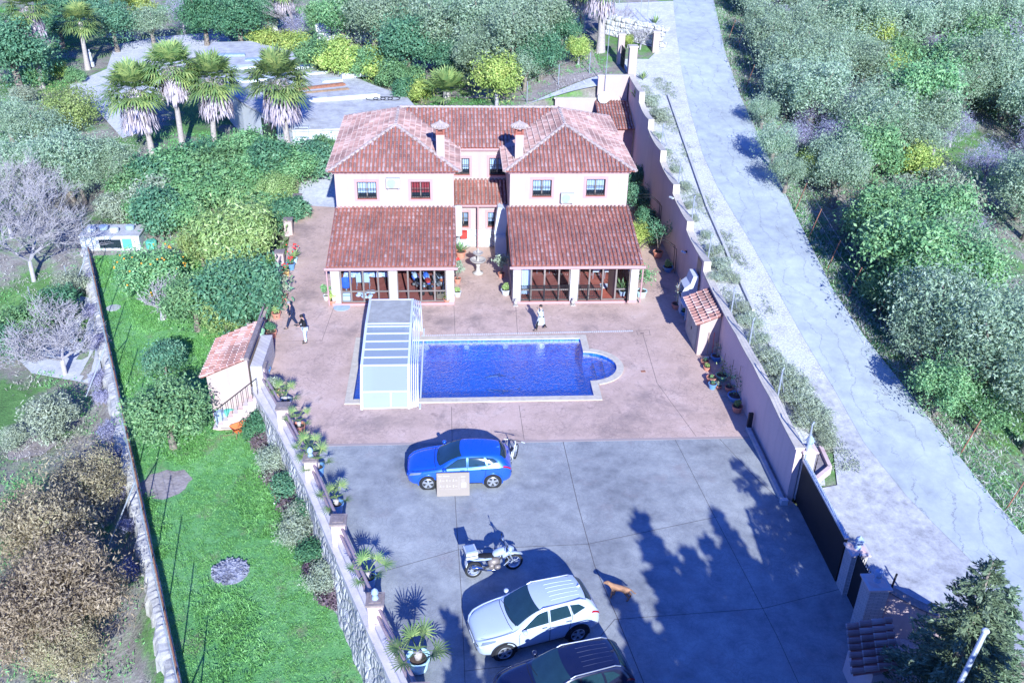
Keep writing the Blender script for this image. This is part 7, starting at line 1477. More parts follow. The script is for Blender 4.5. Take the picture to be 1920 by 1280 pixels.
for k, (px, py, s, pc, nf, lb) in enumerate(PALM):
    q = P(px, py); potted_palm(q, lb, pc, 70+k, s, nf, pr=.27 if k else .36, ph=.42 if k else .48)
# galvanised lamp pole by the conifer
r = thing('lamp_pole', 'pale blue steel pole leaning out over the road at the lower right corner', 'pole', (16.0, 15.2, .2)); a = PY(1848, 1182, 16.2); b = PY(1790, 1300, 15.6)
a = np.array(a); b = np.array(b); foot = b+(b-a)*3.0; MB().tube([tuple(foot), tuple(b), tuple(a)], .07, 12).build('pole', M['steel'], r); MB().ball(tuple(a), .10, .10, .07, 12).build('pole_cap', M['plasticw'], r)
# ---------------- corner store of white tanks, yard materials
q = [P(170, 478, -1.7), P(262, 468, -1.7)]
r = thing('animal_pen', 'low white block pen with junk on its roof at the far corner of the lawn', 'pen', (-22.8, 58.0, -1.8)); b = MB(); b.box(-24.6, 57.9, -2.0, -20.8, 58.1, -.7); b.box(-24.6, 58.102, -2.0, -24.4, 59.8, -.7); b.box(-21.0, 58.102, -2.0, -20.8, 59.8, -.7); b.build('wall', M['white'], r); MB().box(-23.4, 57.88, -1.5, -22.0, 57.897, -.9).build('opening', M['darkglass'], r); MB().box(-24.65, 57.85, -.697, -20.75, 59.85, -.62).build('roof', M['concrete'], r); MB().box(-21.9, 57.87, -1.5, -21.3, 57.895, -.85).build('hatch', M['greent'], r)
rn = random.Random(12)
for k, (x, y, lb, mt) in enumerate(((-24.0, 58.6, 'white sack', 'plasticw'), (-23.3, 58.9, 'grey tub', 'tarp'), (-22.5, 58.5, 'white tray', 'plasticw'), (-21.6, 58.9, 'pale blue drum', 'tarp'))):
    b = MB(); b.lathe([(.2, -.62), (.28, -.58), (.3, -.36), (.2, -.3), (.02, -.29)], (x, y, 0), 12); tag(b.build('container', M[mt]), f'{lb} lying on the roof of the white block pen', 'container')
tag(MB().lathe([(.3, -1.95), (.35, -1.9), (.36, -1.2), (.3, -1.15), (.02, -1.14)], (-20.2, 58.3, 0), 16).build('barrel', M['greent']), 'green barrel right of the white block pen', 'barrel')
for px, py, lb in ((213, 578, 'small round concrete slab near the top of the lawn'),): q = G(px, py); tag(MB().lathe([(.4, 0), (.42, .05), (.02, .07)], tuple(q), 16).build('concrete_slab', M['concrete']), lb, 'slab')
# warehouse with flat roof terrace
wh = thing('warehouse', 'white flat-roofed outbuilding whose roof is a storage yard behind the house', 'outbuilding', (-14, 74, 0)); zt = 2.9
rf = [P(*q, zt) for q in ((548, 243), (636, 240), (700, 232), (790, 215), (760, 180), (700, 160), (620, 125), (540, 95), (470, 78), (400, 80), (372, 110), (425, 165), (452, 190))]; foot = [(p[0], p[1]) for p in rf]
MB().prism(foot, -2.0, zt-.16).build('wall', M['white'], wh); ctr = np.mean(np.array(foot), 0); MB().prism([tuple(ctr+(np.array(p)-ctr)*1.01) for p in foot], zt-.157, zt).build('flat_roof', M['slab'], wh)
a = np.array(foot[0]); b = np.array(foot[-1]); c = lerp(a, b, .35); d = (b-a)/np.linalg.norm(b-a); nrm_ = np.array([-d[1], d[0]]); nrm_ = nrm_ if nrm_[0] < 0 else -nrm_
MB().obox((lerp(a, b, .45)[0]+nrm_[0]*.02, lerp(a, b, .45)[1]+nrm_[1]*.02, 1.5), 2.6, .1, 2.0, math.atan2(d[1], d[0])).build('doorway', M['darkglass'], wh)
def slabs(lst, zr):
    for k, (px, py, w_, d_, h, mt, rz, lb, cat) in enumerate(lst):
        q = P(px, py, zr); b = MB(); b.obox((q[0], q[1], zr+h/2+.01), w_, d_, h, rz); b.obox((q[0]+.05, q[1]+.06, zr+h+.035), w_*.92, d_*.9, .04, rz+.03); tag(b.build(cat.replace(' ', '_'), M[mt]), lb, cat)
slabs([(662, 140, 2.6, 2.4, .35, 'plasticw', .35, 'square white stacked hatch cover at the right edge of the roof yard', 'panel stack'), (622, 152, 1.8, 1.0, .1, 'plasticw', .3, 'small white tray left of the square white hatch cover', 'panel stack'), (585, 140, 2.8, .5, .12, 'plasticw', .45, 'long narrow white plank under the square hatch cover', 'plank stack'), (600, 165, 4.5, .35, .15, 'rust', .42, 'long rusty red beam on the roof yard', 'beam'), (612, 172, 4.0, .12, .1, 'wood', .35, 'thin brown beam beside the rusty red beam', 'beam'), (480, 150, 3.4, 1.6, .15, 'whitep', .3, 'wide stack of white boards between the palm crowns', 'board stack'), (560, 128, 2.4, .9, .15, 'whitep', .35, 'white boards below the red cart on the roof yard', 'board stack'), (450, 128, 3.0, 1.2, .12, 'whitep', .3, 'white boards at the far left of the roof yard', 'board stack'), (600, 188, 1.3, .9, .1, 'plasticw', .3, 'small white grating beside the long white plank', 'panel stack'), (500, 112, 4.0, .8, .12, 'tarp', .2, 'grey blue pile of pipes on the far roof yard', 'pipe pile'), (430, 105, 3.0, .8, .12, 'tarp', .1, 'grey pile of frames at the far edge of the roof yard', 'pipe pile'), (577, 118, 1.5, .8, .25, 'red', -.2, 'small red cart lying on the white boards', 'cart'), (640, 188, 6.5, .12, .25, 'whitep', .28, 'long low white kerb across the roof yard', 'kerb'), (540, 160, 2.2, 1.1, .12, 'whitep', .4, 'white boards right of the rightmost palm of the row', 'board stack'), (505, 100, 1.6, .5, .15, 'rust', .2, 'short rusty plate at the hedge edge of the roof yard', 'plate')], zt)
q = P(725, 186, zt); b = MB(); [b.tube([(q[0]-1.2+k*.6+.5*math.cos(t), q[1]+.5*math.sin(t), zt+.05) for t in [math.pi*2*j/20 for j in range(21)]], .03, 5) for k in range(4)]; tag(b.build('hose_coil', M['black']), 'looped black hose lying behind the left roof ridge', 'hose')
q = G(571, 290); r = thing('scaffold_frame', 'small white metal frame standing beside the white outbuilding wall', 'frame', q); b = MB()
for x in (-.5, .5):
    for y in (-.3, .3): b.tube([(x, y, 0), (x, y, 2.2)], .03, 5)
for z in (.8, 1.5, 2.2): b.tube([(-.5, -.3, z), (.5, -.3, z), (.5, .3, z), (-.5, .3, z), (-.5, -.3, z)], .025, 5)
b.tube([(-.5, -.3, .2), (.5, -.3, 1.5)], .02, 5); b.build('tubes', M['steel'], r, world=False)
q = G(172, 125); r = thing('statue', 'small white garden statue at the foot of the second palm from the left', 'statue', q); MB().lathe([(.3, 0), (.3, .4), (.2, .45)], n=12).build('pedestal', M['white'], r, world=False); b = MB(); b.lathe([(.2, .45), (.22, .8), (.15, 1.1), (.2, 1.3), (.08, 1.45)], n=12); b.ball((0, 0, 1.58), .12, n=8); b.build('figure', M['white'], r, world=False, smooth=True)
def stones(name, label, a, b, rows, h, sl, seed, dpt=.7):
    rn = random.Random(seed); s = MB(); a = G(*a); b = G(*b); L_ = math.hypot(b[0]-a[0], b[1]-a[1]); az = math.atan2(b[1]-a[1], b[0]-a[0])
    for row in range(rows):
        t = rn.uniform(-.5, 0)*sl
        while t < L_:
            l = rn.uniform(.6, 1.2)*sl; f_ = (t+l/2)/L_; c = lerp(a, b, f_); s.obox((c[0], c[1]+rn.uniform(-.1, .1)+row*.1, c[2]+h*(row+.4)), l*.96, dpt, h*.96, az+rn.uniform(-.05, .05), rx=rn.uniform(-.05, .05)); t += l
    return tag(s.build(name, M['rockw'], None, bevel=.08), label, 'wall')
stones('stone_wall', 'pale boulder wall between the yellow hedge and the big trees', (608, 75), (702, 80), 2, .8, 1.6, 3); stones('stone_wall', 'pale stone wall in front of the dark tree at the top left', (395, 62), (515, 58), 2, .7, 1.4, 4); stones('stone_wall', 'white rubble wall beside the gravel track at the top left', (205, 70), (262, 75), 2, .6, 1.0, 5)
# ---------------- trees and shrubs, placed by where their crowns stand
def GH(px, py, h):
    """the point on the land whose point h above it is seen at this pixel"""
    v = ray(px, py); t = 10.0
    while t < 420:
        q = CAM+t*v
        if q[2] <= T(q[0], q[1])+h: break
        t += .5
    lo, hi = t-.5, t
    for _ in range(12):
        m = (lo+hi)/2; q = CAM+m*v
        if q[2] <= T(q[0], q[1])+h: hi = m
        else: lo = m
    q = CAM+hi*v; return np.array([q[0], q[1], T(q[0], q[1])]), FPX/((q-CAM)@CF)
def tree_px(kind, cx, cy, r, label, cat='tree', group=None, zf=1, **k):
    sp = SPEC[kind]; sc = 1.0
    r = r*1.2
    for _ in range(4): p, s = GH(cx, cy, sp[3]*sc*zf); sc = r/(s*sp[0]*1.12)
    return plant(kind, p, label, cat, sc, group=group, szf=zf, **k)
ORD = ['first', 'second', 'third', 'fourth', 'fifth', 'sixth', 'seventh', 'eighth', 'ninth', 'tenth', 'eleventh', 'twelfth', 'thirteenth', 'fourteenth', 'fifteenth', 'sixteenth', 'seventeenth', 'eighteenth', 'nineteenth', 'twentieth', 'twenty-first', 'twenty-second', 'twenty-third', 'twenty-fourth', 'twenty-fifth', 'twenty-sixth']
# orchard between the court and the lawn
tree_px('mango', 440, 440, 88, 'wide yellow green mango-like tree right below the round clipped bush'); tree_px('mango', 375, 455, 48, 'smaller yellow green tree at the left of the wide one above the lawn')
tree_px('lolo', 455, 545, 80, 'dark grey green tree beside the flower pots at the courtyard edge'); tree_px('greenb', 360, 560, 62, 'green tree between the orange tree and the dark tree'); tree_px('mango', 420, 590, 50, 'bushy tree just above the roof of the left tiled shed')
bare_tree(GH(305, 590, .3)[0], 'small grey leafless tree below the orange tree', 2.6, 21, depth=5)
tree_px('shrubd', 305, 672, 40, 'dark round shrub left of the tiled shed', 'shrub'); tree_px('greenb', 312, 770, 78, 'broad dense green tree on the lawn below the dark round shrub')
r = tree_px('citrus', 282, 505, 58, 'orange tree with ripe fruit on the upper lawn', name='orange_tree'); rn = random.Random(3); f = MB()
for k in range(46):
    a = rn.uniform(0, 6.28); u = rn.uniform(-.6, .8); q = math.sqrt(1-u*u); f.ball((1.98*q*math.cos(a), 1.9*q*math.sin(a), 1.9+1.6*u), .055, n=6)
tag(f.build('oranges', L['fruit'], r, world=False), kind='stuff')

tree_px('dome', 515, 356, 39, 'round clipped bush at the upper left corner of the courtyard', 'shrub'); tree_px('shrubd', 540, 402, 42, 'dark green bush between the clipped bush and the courtyard', 'shrub'); tree_px('shrub', 485, 400, 42, 'mid green bush left of the dark bush at the courtyard corner', 'shrub')
# beyond the stone wall
bare_tree(GH(62, 520, .2)[0], 'tall white-branched leafless tree at the left edge', 6.2, 4, .8, 7, r0=.12)
bare_tree(GH(20, 440, .2)[0], 'second white-branched leafless tree cut by the left edge', 5.2, 9, .8, 7, r0=.11)
bare_tree(GH(120, 695, .2)[0], 'low spreading leafless tree beside the pale field path', 4.3, 14, 1.1, 7, r0=.12)
for cx, cy, r, kd, lb in ((50, 600, 50, 'shrub', 'green bush at the left edge above the field path'), (105, 575, 42, 'shrubd', 'dark green bush left of the stone wall by the field fence'), (20, 640, 40, 'shrubd', 'dark bush at the left edge beside the leafless tree'), (135, 530, 30, 'scrub', 'thin scrubby bush below the white block pen'), (100, 782, 50, 'scrub', 'brownish green bush in the left field'), (30, 820, 26, 'scrub', 'small dry bush at the left edge'), (40, 350, 46, 'scrub', 'grey green scrub behind the white leafless tree')): tree_px(kd, cx, cy, r, lb, 'shrub' if kd != 'scrub' else 'bush', name='shrub')
for cx, cy, r, lb in ((165, 900, 62, 'upper tree with brownish leaves by the stone wall'), (80, 985, 88, 'large brown leafed tree at the left edge'), (130, 1110, 95, 'largest brown leafed tree beside the stone wall'), (25, 1150, 85, 'brown leafed tree cut by the left edge near the bottom'), (120, 1215, 60, 'lowest brown leafed tree near the bottom left corner')): tree_px('dryt', cx, cy, r*1.18, lb, zf=1.15)
for ko, (cx, cy, r) in enumerate(((163, 520, 14), (170, 585, 18), (183, 640, 20), (185, 712, 24), (192, 745, 22), (205, 810, 26), (213, 860, 25), (222, 915, 25), (238, 985, 20), (243, 1068, 26))): tree_px('brush', cx, cy, r, f'mauve dry brush outside the left stone wall, {ORD[ko]} from the top', 'bush', 'mauve brush along the stone wall')
# upper left
for ko, (cx, cy, r, kd) in enumerate(sorted(((35, 300, 62, 'olive'), (115, 290, 66, 'oliveb'), (190, 290, 58, 'olive'), (225, 320, 40, 'oliveb'), (60, 235, 55, 'olive'), (150, 335, 42, 'olive'), (10, 215, 45, 'oliveb')))): tree_px(kd, cx, cy, r, f'grey green olive tree left of the palm row, {ORD[ko]} from the left', group='olive trees in the left clump')
tree_px('dome', 125, 203, 54, 'large dark clipped dome bush beside the gravel track', 'shrub'); tree_px('shrubl', 108, 130, 20, 'bright yellow green shrub under the second palm', 'shrub'); tree_px('shrub', 65, 140, 26, 'green shrub left of the bright yellow green one', 'shrub'); tree_px('shrub', 140, 140, 18, 'small green shrub at the foot of the second palm', 'shrub'); tree_px('scrub', 40, 180, 24, 'low pale scrub beside the dark dome bush', 'bush')
for ko, (cx, cy, r, kd) in enumerate(sorted(((250, 345, 34, 'shrub'), (290, 330, 36, 'shrubd'), (330, 318, 38, 'shrub'), (372, 305, 34, 'shrubd'), (410, 318, 38, 'shrub'), (445, 290, 34, 'shrub'), (480, 280, 34, 'shrub'), (515, 300, 34, 'shrubd'), (555, 312, 30, 'shrub'), (592, 298, 30, 'shrubd'), (345, 352, 38, 'shrub'), (395, 358, 38, 'shrub'), (440, 342, 36, 'shrub'), (480, 325, 34, 'shrub'), (215, 388, 24, 'scrub'), (268, 392, 26, 'shrub'), (300, 398, 36, 'shrubd'), (345, 400, 32, 'shrub'), (610, 275, 20, 'shrub'), (280, 372, 34, 'scrub')))): tree_px(kd, cx, cy, r*1.4, f'leafy bush of the broad hedge below the palms, {ORD[ko]} from the left', 'shrub', 'bushes of the broad hedge')
for cx, cy, r, kd, lb in ((20, 90, 75, 'carob', 'dark tree behind the leftmost palm'), (105, 30, 50, 'carob', 'dark tree between the two leftmost palms'), (210, 40, 48, 'carob', 'dark tree right of the second palm'), (282, 40, 42, 'olive', 'pale grey green tree at the top between palms and dark trees'), (255, 12, 34, 'lime', 'yellow green tree at the top edge'), (380, 25, 50, 'carob', 'dark green tree at the top left of the boulder wall'), (445, 30, 55, 'carob', 'second dark green tree behind the stone wall'), (340, 20, 34, 'haze', 'mauve twiggy tree at the top edge'), (640, 25, 50, 'green', 'bright green tree at the top edge behind the boulder wall'), (600, 30, 34, 'green', 'green tree left of the bright green one at the top edge'), (560, 45, 30, 'haze', 'mauve leafless tree behind the yellow hedge'), (500, 20, 36, 'carob', 'dark tree under the palm at the top edge'), (160, 5, 40, 'carob', 'dark tree cut by the top edge near the second palm')): tree_px(kd, cx, cy, r, lb)
bare_tree(GH(552, 68, .1)[0], 'mauve leafless sapling behind the yellow hedge', 4.2, 31, .6, 6)
big = [(700, 25, 62, 'oliveb', 'upper left'), (765, 80, 66, 'carob', 'lower left'), (770, 15, 60, 'olive', 'top'), (835, 40, 68, 'oliveb', 'second from the left in the upper row'), (850, 105, 40, 'carob', 'small one in front on the left'), (905, 30, 70, 'oliveb', 'upper middle'), (900, 95, 52, 'oliveb', 'lower middle behind the lime tree'), (965, 60, 70, 'oliveb', 'tall middle'), (1020, 30, 62, 'olive', 'upper right'), (1015, 95, 48, 'carob', 'lower right'), (985, 120, 36, 'oliveb', 'smallest in front on the right'), (1055, 50, 38, 'carob', 'rightmost beside the palm trunks'), (960, 5, 60, 'olive', 'cut by the top edge')]
for cx, cy, r, kd, w in big: tree_px(kd, cx, cy, r, f'big grey green tree behind the house, {w}')
for k, (cx, cy, r, kd) in enumerate(((495, 75, 24, 'shrubl'), (525, 84, 28, 'shrubl'), (558, 92, 28, 'shrubl'), (590, 98, 30, 'shrub'), (620, 106, 30, 'shrubl'), (652, 112, 30, 'shrubl'), (685, 118, 28, 'shrub'), (715, 124, 28, 'shrubl'), (742, 136, 28, 'shrub'), (768, 150, 28, 'shrub'), (790, 168, 24, 'shrubl'), (640, 92, 24, 'shrubl'), (700, 105, 24, 'shrubl'), (570, 80, 22, 'shrubl'), (760, 170, 22, 'shrubd'))): tree_px(kd, cx, cy, r*1.2, f'yellow green bush of the hedge beside the roof yard, {ORD[k]} in the row', 'shrub', 'bushes of the yellow hedge')
tree_px('lime', 932, 142, 50, 'bright yellow green lime tree behind the house ridge'); tree_px('lime', 1086, 90, 27, 'small yellow green tree left of the upper entrance'); tree_px('lime', 818, 98, 24, 'small yellow tree in front of the big grey green trees'); tree_px('lime', 885, 125, 17, 'tiny yellow tree left of the bright lime tree'); tree_px('shrubd', 716, 150, 14, 'small blue green shrub at the corner of the roof yard', 'shrub')
tree_px('scrub', 1010, 130, 18, 'pale sapling bush on the bare earth', 'bush')
# palms: foot pixel, crown pixel
def palm_px(foot, top, label, seed, R, **k):
    p = G(*foot); q = PY(top[0], top[1], p[1]); return palm_tree(p, q[2]-p[2], label, seed, (q[0]-p[0], 0), R, **k)
for k, (ft, tp, w) in enumerate((((287, 296), (250, 166), 'leftmost fan palm of the row of four'), ((345, 292), (322, 124), 'second fan palm of the row of four'), ((405, 290), (398, 146), 'third fan palm of the row of four'), ((542, 296), (521, 148), 'rightmost fan palm of the row of four, standing apart'))): palm_px(ft, tp, w, 11+k, [1.38, 1.25, 1.3, 1.38][k], group='row of four fan palms', skirt=[2.9, 2.2, 2.6, 2.7][k], nf=[64, 56, 60, 62][k])
palm_px((80, 165), (50, 12), 'tall fan palm with pale trunk at the top left edge', 21, 1.15, skirt=2.2); palm_px((165, 130), (150, 40), 'fan palm with reddish trunk beside the gravel track', 22, 1.2, skirt=.0); palm_px((235, 60), (232, 12), 'short fan palm with brown skirt behind the rubble wall', 23, 1.0, skirt=1.2)
palm_px((553, 72), (530, -20), 'fan palm cut by the top edge behind the yellow hedge', 24, 1.1, skirt=2.0); palm_px((1126, 96), (1128, -35), 'tall pale palm trunk beside the upper entrance', 25, 1.2, skirt=2.2, tr=.3); palm_px((1092, 60), (1082, -20), 'thin palm trunk left of the tall pale one', 26, .9, skirt=1.6)
p = G(838, 190); rng = np.random.default_rng(5); r = thing('fan_palm', 'short bright green fan palm right behind the house roof', 'palm tree', p); MB().tube([(0, 0, -.2), (0, 0, .8)], [.35, .3], 10).build('trunk', M['palmbark'], r, world=False); V, F = palm_crown(rng, 30, 1.3, 1.25, .0, 1.4, 18, .35, .8); np_mesh('crown', V, F, L['palm'], r)
# shade beside the right wing
for cx, cy, r, kd, lb in ((1193, 335, 22, 'shrubd', 'dark bush in the shade behind the right wing corner'), (1198, 372, 24, 'shrubd', 'tall dark bush beside the right wing wall'), (1212, 412, 22, 'shrubd', 'dark bush under the metal plant arch'), (1222, 440, 18, 'shrub', 'small dark leafy bush under the plant arch'), (1196, 440, 24, 'lime', 'pale yellow green tree growing beside the right porch roof')): tree_px(kd, cx, cy, r, lb, 'shrub' if kd != 'lime' else 'tree', zf=1.3)
# bank along the road
for k, (cx, cy, r) in enumerate(((1222, 188, 20), (1238, 214, 22), (1232, 255, 13), (1250, 285, 12), (1268, 318, 13), (1285, 348, 14), (1292, 385, 12), (1300, 408, 12), (1325, 440, 14), (1338, 470, 20), (1352, 495, 24), (1370, 520, 20), (1345, 520, 18), (1388, 575, 20), (1402, 600, 24), (1420, 635, 24), (1438, 665, 28), (1458, 690, 30), (1480, 715, 34), (1500, 745, 34), (1522, 770, 34), (1540, 800, 30), (1550, 825, 22), (1470, 735, 24), (1510, 790, 26))): tree_px('bank', cx, cy, r, f'low scrubby bush on the roadside gravel bank, {ORD[k]} counted down from the top', 'bush', 'scrubby bushes on the gravel bank')
q = G(1215, 118); rng = np.random.default_rng(6)
def agave(p, s, label):
    m = 26; a = rng.uniform(0, 6.28, m); el = rng.uniform(.3, 1.4, m); d = np.stack([np.cos(a)*np.cos(el), np.sin(a)*np.cos(el), np.sin(el)], 1); V, F = leaves(np.array([0, 0, .05])+d*s*.5, np.cross(d, np.stack([-np.sin(a), np.cos(a), 0*a], 1)), s, .12*s, rng, .05, d); o = np_mesh('agave', V, F, L['palm']); o.location = tuple(p); tag(o, label, 'agave')
agave(G(1205, 150), .7, 'small agave just outside the far end of the pink wall'); agave(G(1228, 48), 1.0, 'blue agave above the pale stone retaining wall'); agave(G(1190, 215), .8, 'agave on the gravel bank by the second wall step')
for px, py, h, sd in ((1200, 92, 2.0, 5), (1165, 60, 2.2, 6)): bare_tree(G(px, py), 'thin bare shrub in front of the pale stone retaining wall' if sd == 5 else 'grey twiggy shrub beside the left cream entrance pillar', h, sd, .7, 5, r0=.06, cat='shrub')
tree_px('lime', 1178, 75, 12, 'small yellow leafed bush on the pale stone retaining wall', 'shrub')
# hedge of purple vine below the balustrade
vin = [(512, 818), (536, 872), (560, 930), (578, 968), (600, 1020), (618, 1066), (634, 1100), (485, 800), (500, 825), (515, 860), (530, 890), (545, 915), (555, 945), (565, 975), (578, 1005), (588, 1035), (598, 1062), (610, 1090), (622, 1115), (500, 795), (540, 880), (560, 1000)]
for k, (cx, cy) in enumerate(vin): tree_px(['vine', 'scrub', 'vine', 'shrubd'][k % 4], cx, cy, 34 if cy > 760 else 24, f'purple and green creeper bush below the balustrade, {ORD[k]} planted of the row', 'bush', 'creeper bushes below the balustrade')
# conifers: one in view, the others stand below the frame and throw their shade on the court
conifer((13.95, 17.6, 0), 7.5, 2.3, 'pale tipped conifer at the lower right corner by the curved wall', 3); conifer((15.6, 18.6, 0), 5.4, 1.7, 'shorter conifer right of the tall one at the lower right corner', 4)
for k, (tx, ty, h, r_) in enumerate(((7.0, 28.7, 9.6, 1.7), (10.1, 28.6, 9.4, 1.6), (8.5, 26.5, 8.6, 1.7), (5.5, 24.9, 8.2, 1.3), (11.6, 27.4, 9.0, 1.5), (-.4, 23.7, 7.4, .9), (1.0, 21.6, 7.0, 1.0), (3.2, 22.2, 7.6, 1.2), (12.8, 26.8, 8.8, 1.5), (9.6, 25.2, 8.4, 1.8), (11.4, 24.6, 8.0, 1.9), (7.1, 24.4, 8.0, 1.6), (4.6, 22.4, 7.6, 1.5), (8.2, 23.0, 7.8, 2.2), (10.6, 22.2, 7.6, 2.2), (12.6, 24.0, 8.2, 2.0), (6.4, 22.2, 7.4, 1.8), (9.4, 27.0, 9.2, 1.6), (12.6, 21.8, 7.4, 2.0), (2.2, 20.4, 6.8, 1.3), (5.9, 23.6, 7.8, 1.5), (7.4, 25.6, 8.4, 1.3), (6.6, 21.0, 7.0, 2.2), (9.0, 21.0, 7.2, 2.2), (11.6, 20.4, 7.2, 2.2))):
    Ls = h/math.tan(SUN_EL); conifer((tx-math.sin(SUN_AZ+math.pi)*Ls, ty+math.cos(SUN_AZ)*Ls, 0), h, r_*1.25, 'conifer of the row standing below the lower edge of the picture', 50+k, True, 'conifers below the frame')
# the wood beyond the road
rn = random.Random(77); cnt = 0
gaps = [(1500, 385, 42), (1560, 420, 30), (1885, 250, 70), (1900, 390, 55), (1895, 480, 50), (1860, 560, 36), (1640, 350, 22), (1720, 400, 20), (1590, 480, 24), (1800, 150, 20), (1870, 950, 60), (1830, 1010, 60), (1700, 5, 34), (1575, 610, 26), (1640, 700, 22), (1790, 340, 16), (1480, 395, 20), (1880, 880, 40)]
special = [('olive', 1432, 205, 34, 'olive-like tree casting its shade over the upper road edge'), ('oliveb', 1455, 262, 40, 'second olive-like tree leaning over the upper road edge'), ('olive', 1478, 318, 40, 'third olive-like tree beside the shaded road edge'), ('green', 1650, 540, 38, 'green tree whose shade touches the middle of the road edge'), ('lime', 1640, 70, 46, 'yellow green tree in the upper middle of the wood'), ('lime', 1665, 130, 40, 'second yellow green tree in the upper middle of the wood'), ('bloom', 1885, 105, 46, 'tree covered in pale blossom at the right edge'), ('bloom', 1900, 170, 34, 'lower pale blossom tree at the right edge'), ('haze', 1855, 300, 52, 'round mauve leafless tree in the clearing at the right edge'), ('haze', 1530, 205, 42, 'mauve twiggy tree in the left part of the wood'), ('haze', 1500, 250, 34, 'second mauve twiggy tree near the road'), ('haze', 1760, 250, 36, 'mauve twiggy tree in the middle of the wood'), ('oliveb', 1735, 620, 60, 'large pale green tree in the lower wood'), ('greenb', 1700, 560, 50, 'green tree with yellowish leaves above the large pale green one'), ('green', 1770, 720, 62, 'green tree below the large pale green one'), ('haze', 1880, 590, 50, 'pale leafless tree at the right edge of the lower wood'), ('lime', 1520, 310, 32, 'yellow green tree near the road shade'), ('haze', 1740, 480, 40, 'pale mauve tree in the lower middle of the wood'), ('greenb', 1850, 760, 56, 'green tree near the lower right of the wood'), ('haze', 1880, 60, 44, 'mauve hazy tree in the upper right corner'), ('carob', 1850, 25, 40, 'dark tree in the upper right corner')]
for kd, cx, cy, r, lb in special: tree_px(kd, cx, cy, r, lb)
def pix(p):
    w = np.array(p)-CAM; z = w@CF; return 960+FPX*(w@CR)/z, 640+FPX*(w@CD)/z, FPX/z
y = 26.0
while y < 150:
    sp = 3.0 if y < 75 else 4.0; xr = interp(RR, y); x = xr+3.0+rn.uniform(0, 1.2)
    while x < xr+46:
        p = (x+rn.uniform(-.7, .7), y+rn.uniform(-.8, .8)); z = T(*p); kd = rn.choices(['olive', 'oliveb', 'green', 'haze', 'lime', 'scrub'], [8, 7, 3.4, 2.6, 1.1, 1.4])[0]; sc = rn.uniform(.85, 1.5); u, v, s = pix((p[0], p[1], z+SPEC[kd][3]*sc))
        ok = -60 < v < 1010 and u < 2010 and not any(math.hypot(u-a, v-b) < c for a, b, c in gaps) and not any(math.hypot(u-a, v-b) < c*.7 for _, a, b, c, _ in special)
        if v > 830: ok = False
        if ok and cnt < 285:
            lb = dict(olive='grey green olive-like tree in the wood beyond the road', oliveb='grey green olive-like tree in the wood beyond the road', green='deeper green tree in the wood beyond the road', haze='mauve leafless tree among the green crowns of the wood', lime='yellow green tree among the grey green crowns of the wood', scrub='low scrubby tree in the wood beyond the road')[kd]
            plant(kd, (p[0], p[1], z-.1), lb, 'tree', sc, group='trees of the wood beyond the road', name='leafless_tree' if kd == 'haze' else 'wood_tree'); cnt += 1
        x += sp*rn.uniform(.85, 1.15)
    y += sp*.92
print('wood', cnt)
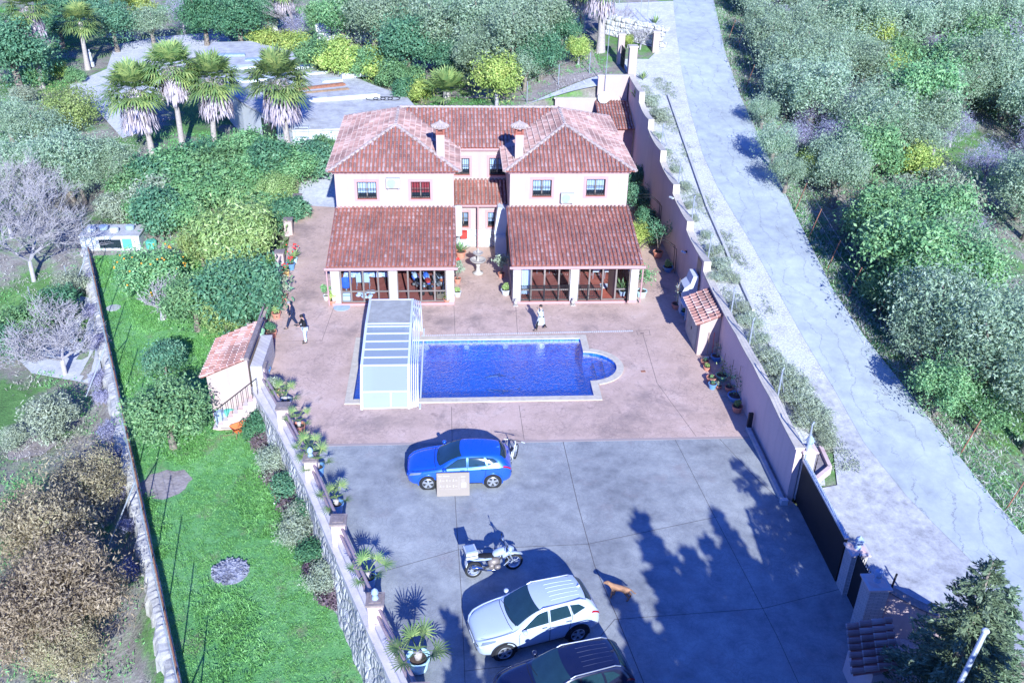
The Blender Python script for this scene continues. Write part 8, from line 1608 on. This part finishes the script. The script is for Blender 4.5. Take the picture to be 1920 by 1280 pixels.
# ---------------- ground cover
rn = random.Random(5)
def inside(x, y, poly):
    c = False; j = len(poly)-1
    for i in range(len(poly)):
        if (poly[i][1] > y) != (poly[j][1] > y) and x < (poly[j][0]-poly[i][0])*(y-poly[i][1])/(poly[j][1]-poly[i][1])+poly[i][0]: c = not c
        j = i
    return c
pts = []
while len(pts) < 7000:
    y = rn.uniform(18, 57); x = rn.uniform(-25, -3); a, b = interp(STW, y)+.5, interp(BAL, y)-1.1
    if a < x < b:
        u, v, s = pix((x, y, -2))
        if math.hypot((u-432)/38, (v-1072)/28) < 1 or math.hypot((u-312)/48, (v-905)/38) < 1: continue
        pts.append((x, y, T(x, y)))
scatter('lawn_blades', 'thick bright green grass of the long lawn', 'grass', pts, L['weed'], .11, .022, 100000, 3, up=1.0, rad_=.10)
pts = [p for p in pts if (math.sin(p[0]*1.3)+math.sin(p[1]*.9+p[0])) > .5]
scatter('lawn_tufts', 'taller tufts of grass in patches across the lawn', 'grass', pts, L['weed'], .20, .03, 26000, 5, up=.9, rad_=.12)
pts = []; straw = []
for k in range(26000):
    y = rn.uniform(19, 120); x = rn.uniform(-62, 12)
    if x > interp(BAL, y)-.3 and y < 66: continue
    if interp(STW, y)-.6 < x < interp(BAL, y) and y < 58: continue
    n_ = math.sin(x*.31+1)+math.sin(y*.27)+math.sin((x+y)*.6)*.6; u, v, s = pix((x, y, T(x, y)))
    if not (-40 < u < 1200 and -40 < v < 1320) or inside(x, y, foot) or s < 9: continue
    if (130 < u < 440 and 50 < v < 250) or (10 < u < 190 and 560 < v < 700) or (n_ < -1.0): continue
    (pts if n_ > .1 else straw).append((x, y, T(x, y)))
scatter('field_weeds', 'green weeds and grass of the left field and hedge foot', 'weeds', pts, L['weed'], .16, .04, 80000, 7, up=.7, rad_=.3)
scatter('dry_grass', 'dry pale grass between the trees', 'grass', straw, L['straw'], .20, .03, 26000, 8, up=.8, rad_=.3)
pts = []; st2 = []
for k in range(16000):
    y = rn.uniform(20, 130); xr = interp(RR, y); x = xr+abs(rn.gauss(0, 1))*(1.2 if k % 2 else 14)+.05; (pts if rn.random() < .5 else st2).append((x, y, T(x, y)))
scatter('wood_weeds', 'green undergrowth of the wood beyond the road', 'undergrowth', pts, L['green'], .15, .05, 80000, 9, up=.7, rad_=.25)
scatter('roadside_straw', 'pale dry grass along the right edge of the road', 'grass', st2, L['straw'], .30, .022, 40000, 10, up=.9, rad_=.2)
pts = [(x, y, T(x, y)) for x, y in [(rn.uniform(13.7, 17.0), rn.uniform(30, 72)) for k in range(5000)] if x < interp(RL, y)-.9 and math.sin(y*1.1)+math.sin(x*3+y*.5) > .2]
scatter('bank_weeds', 'sparse weeds on the pale gravel bank', 'weeds', pts, L['scrub' if 0 else 'scrub'], .16, .03, 12000, 11, up=.8, rad_=.15)
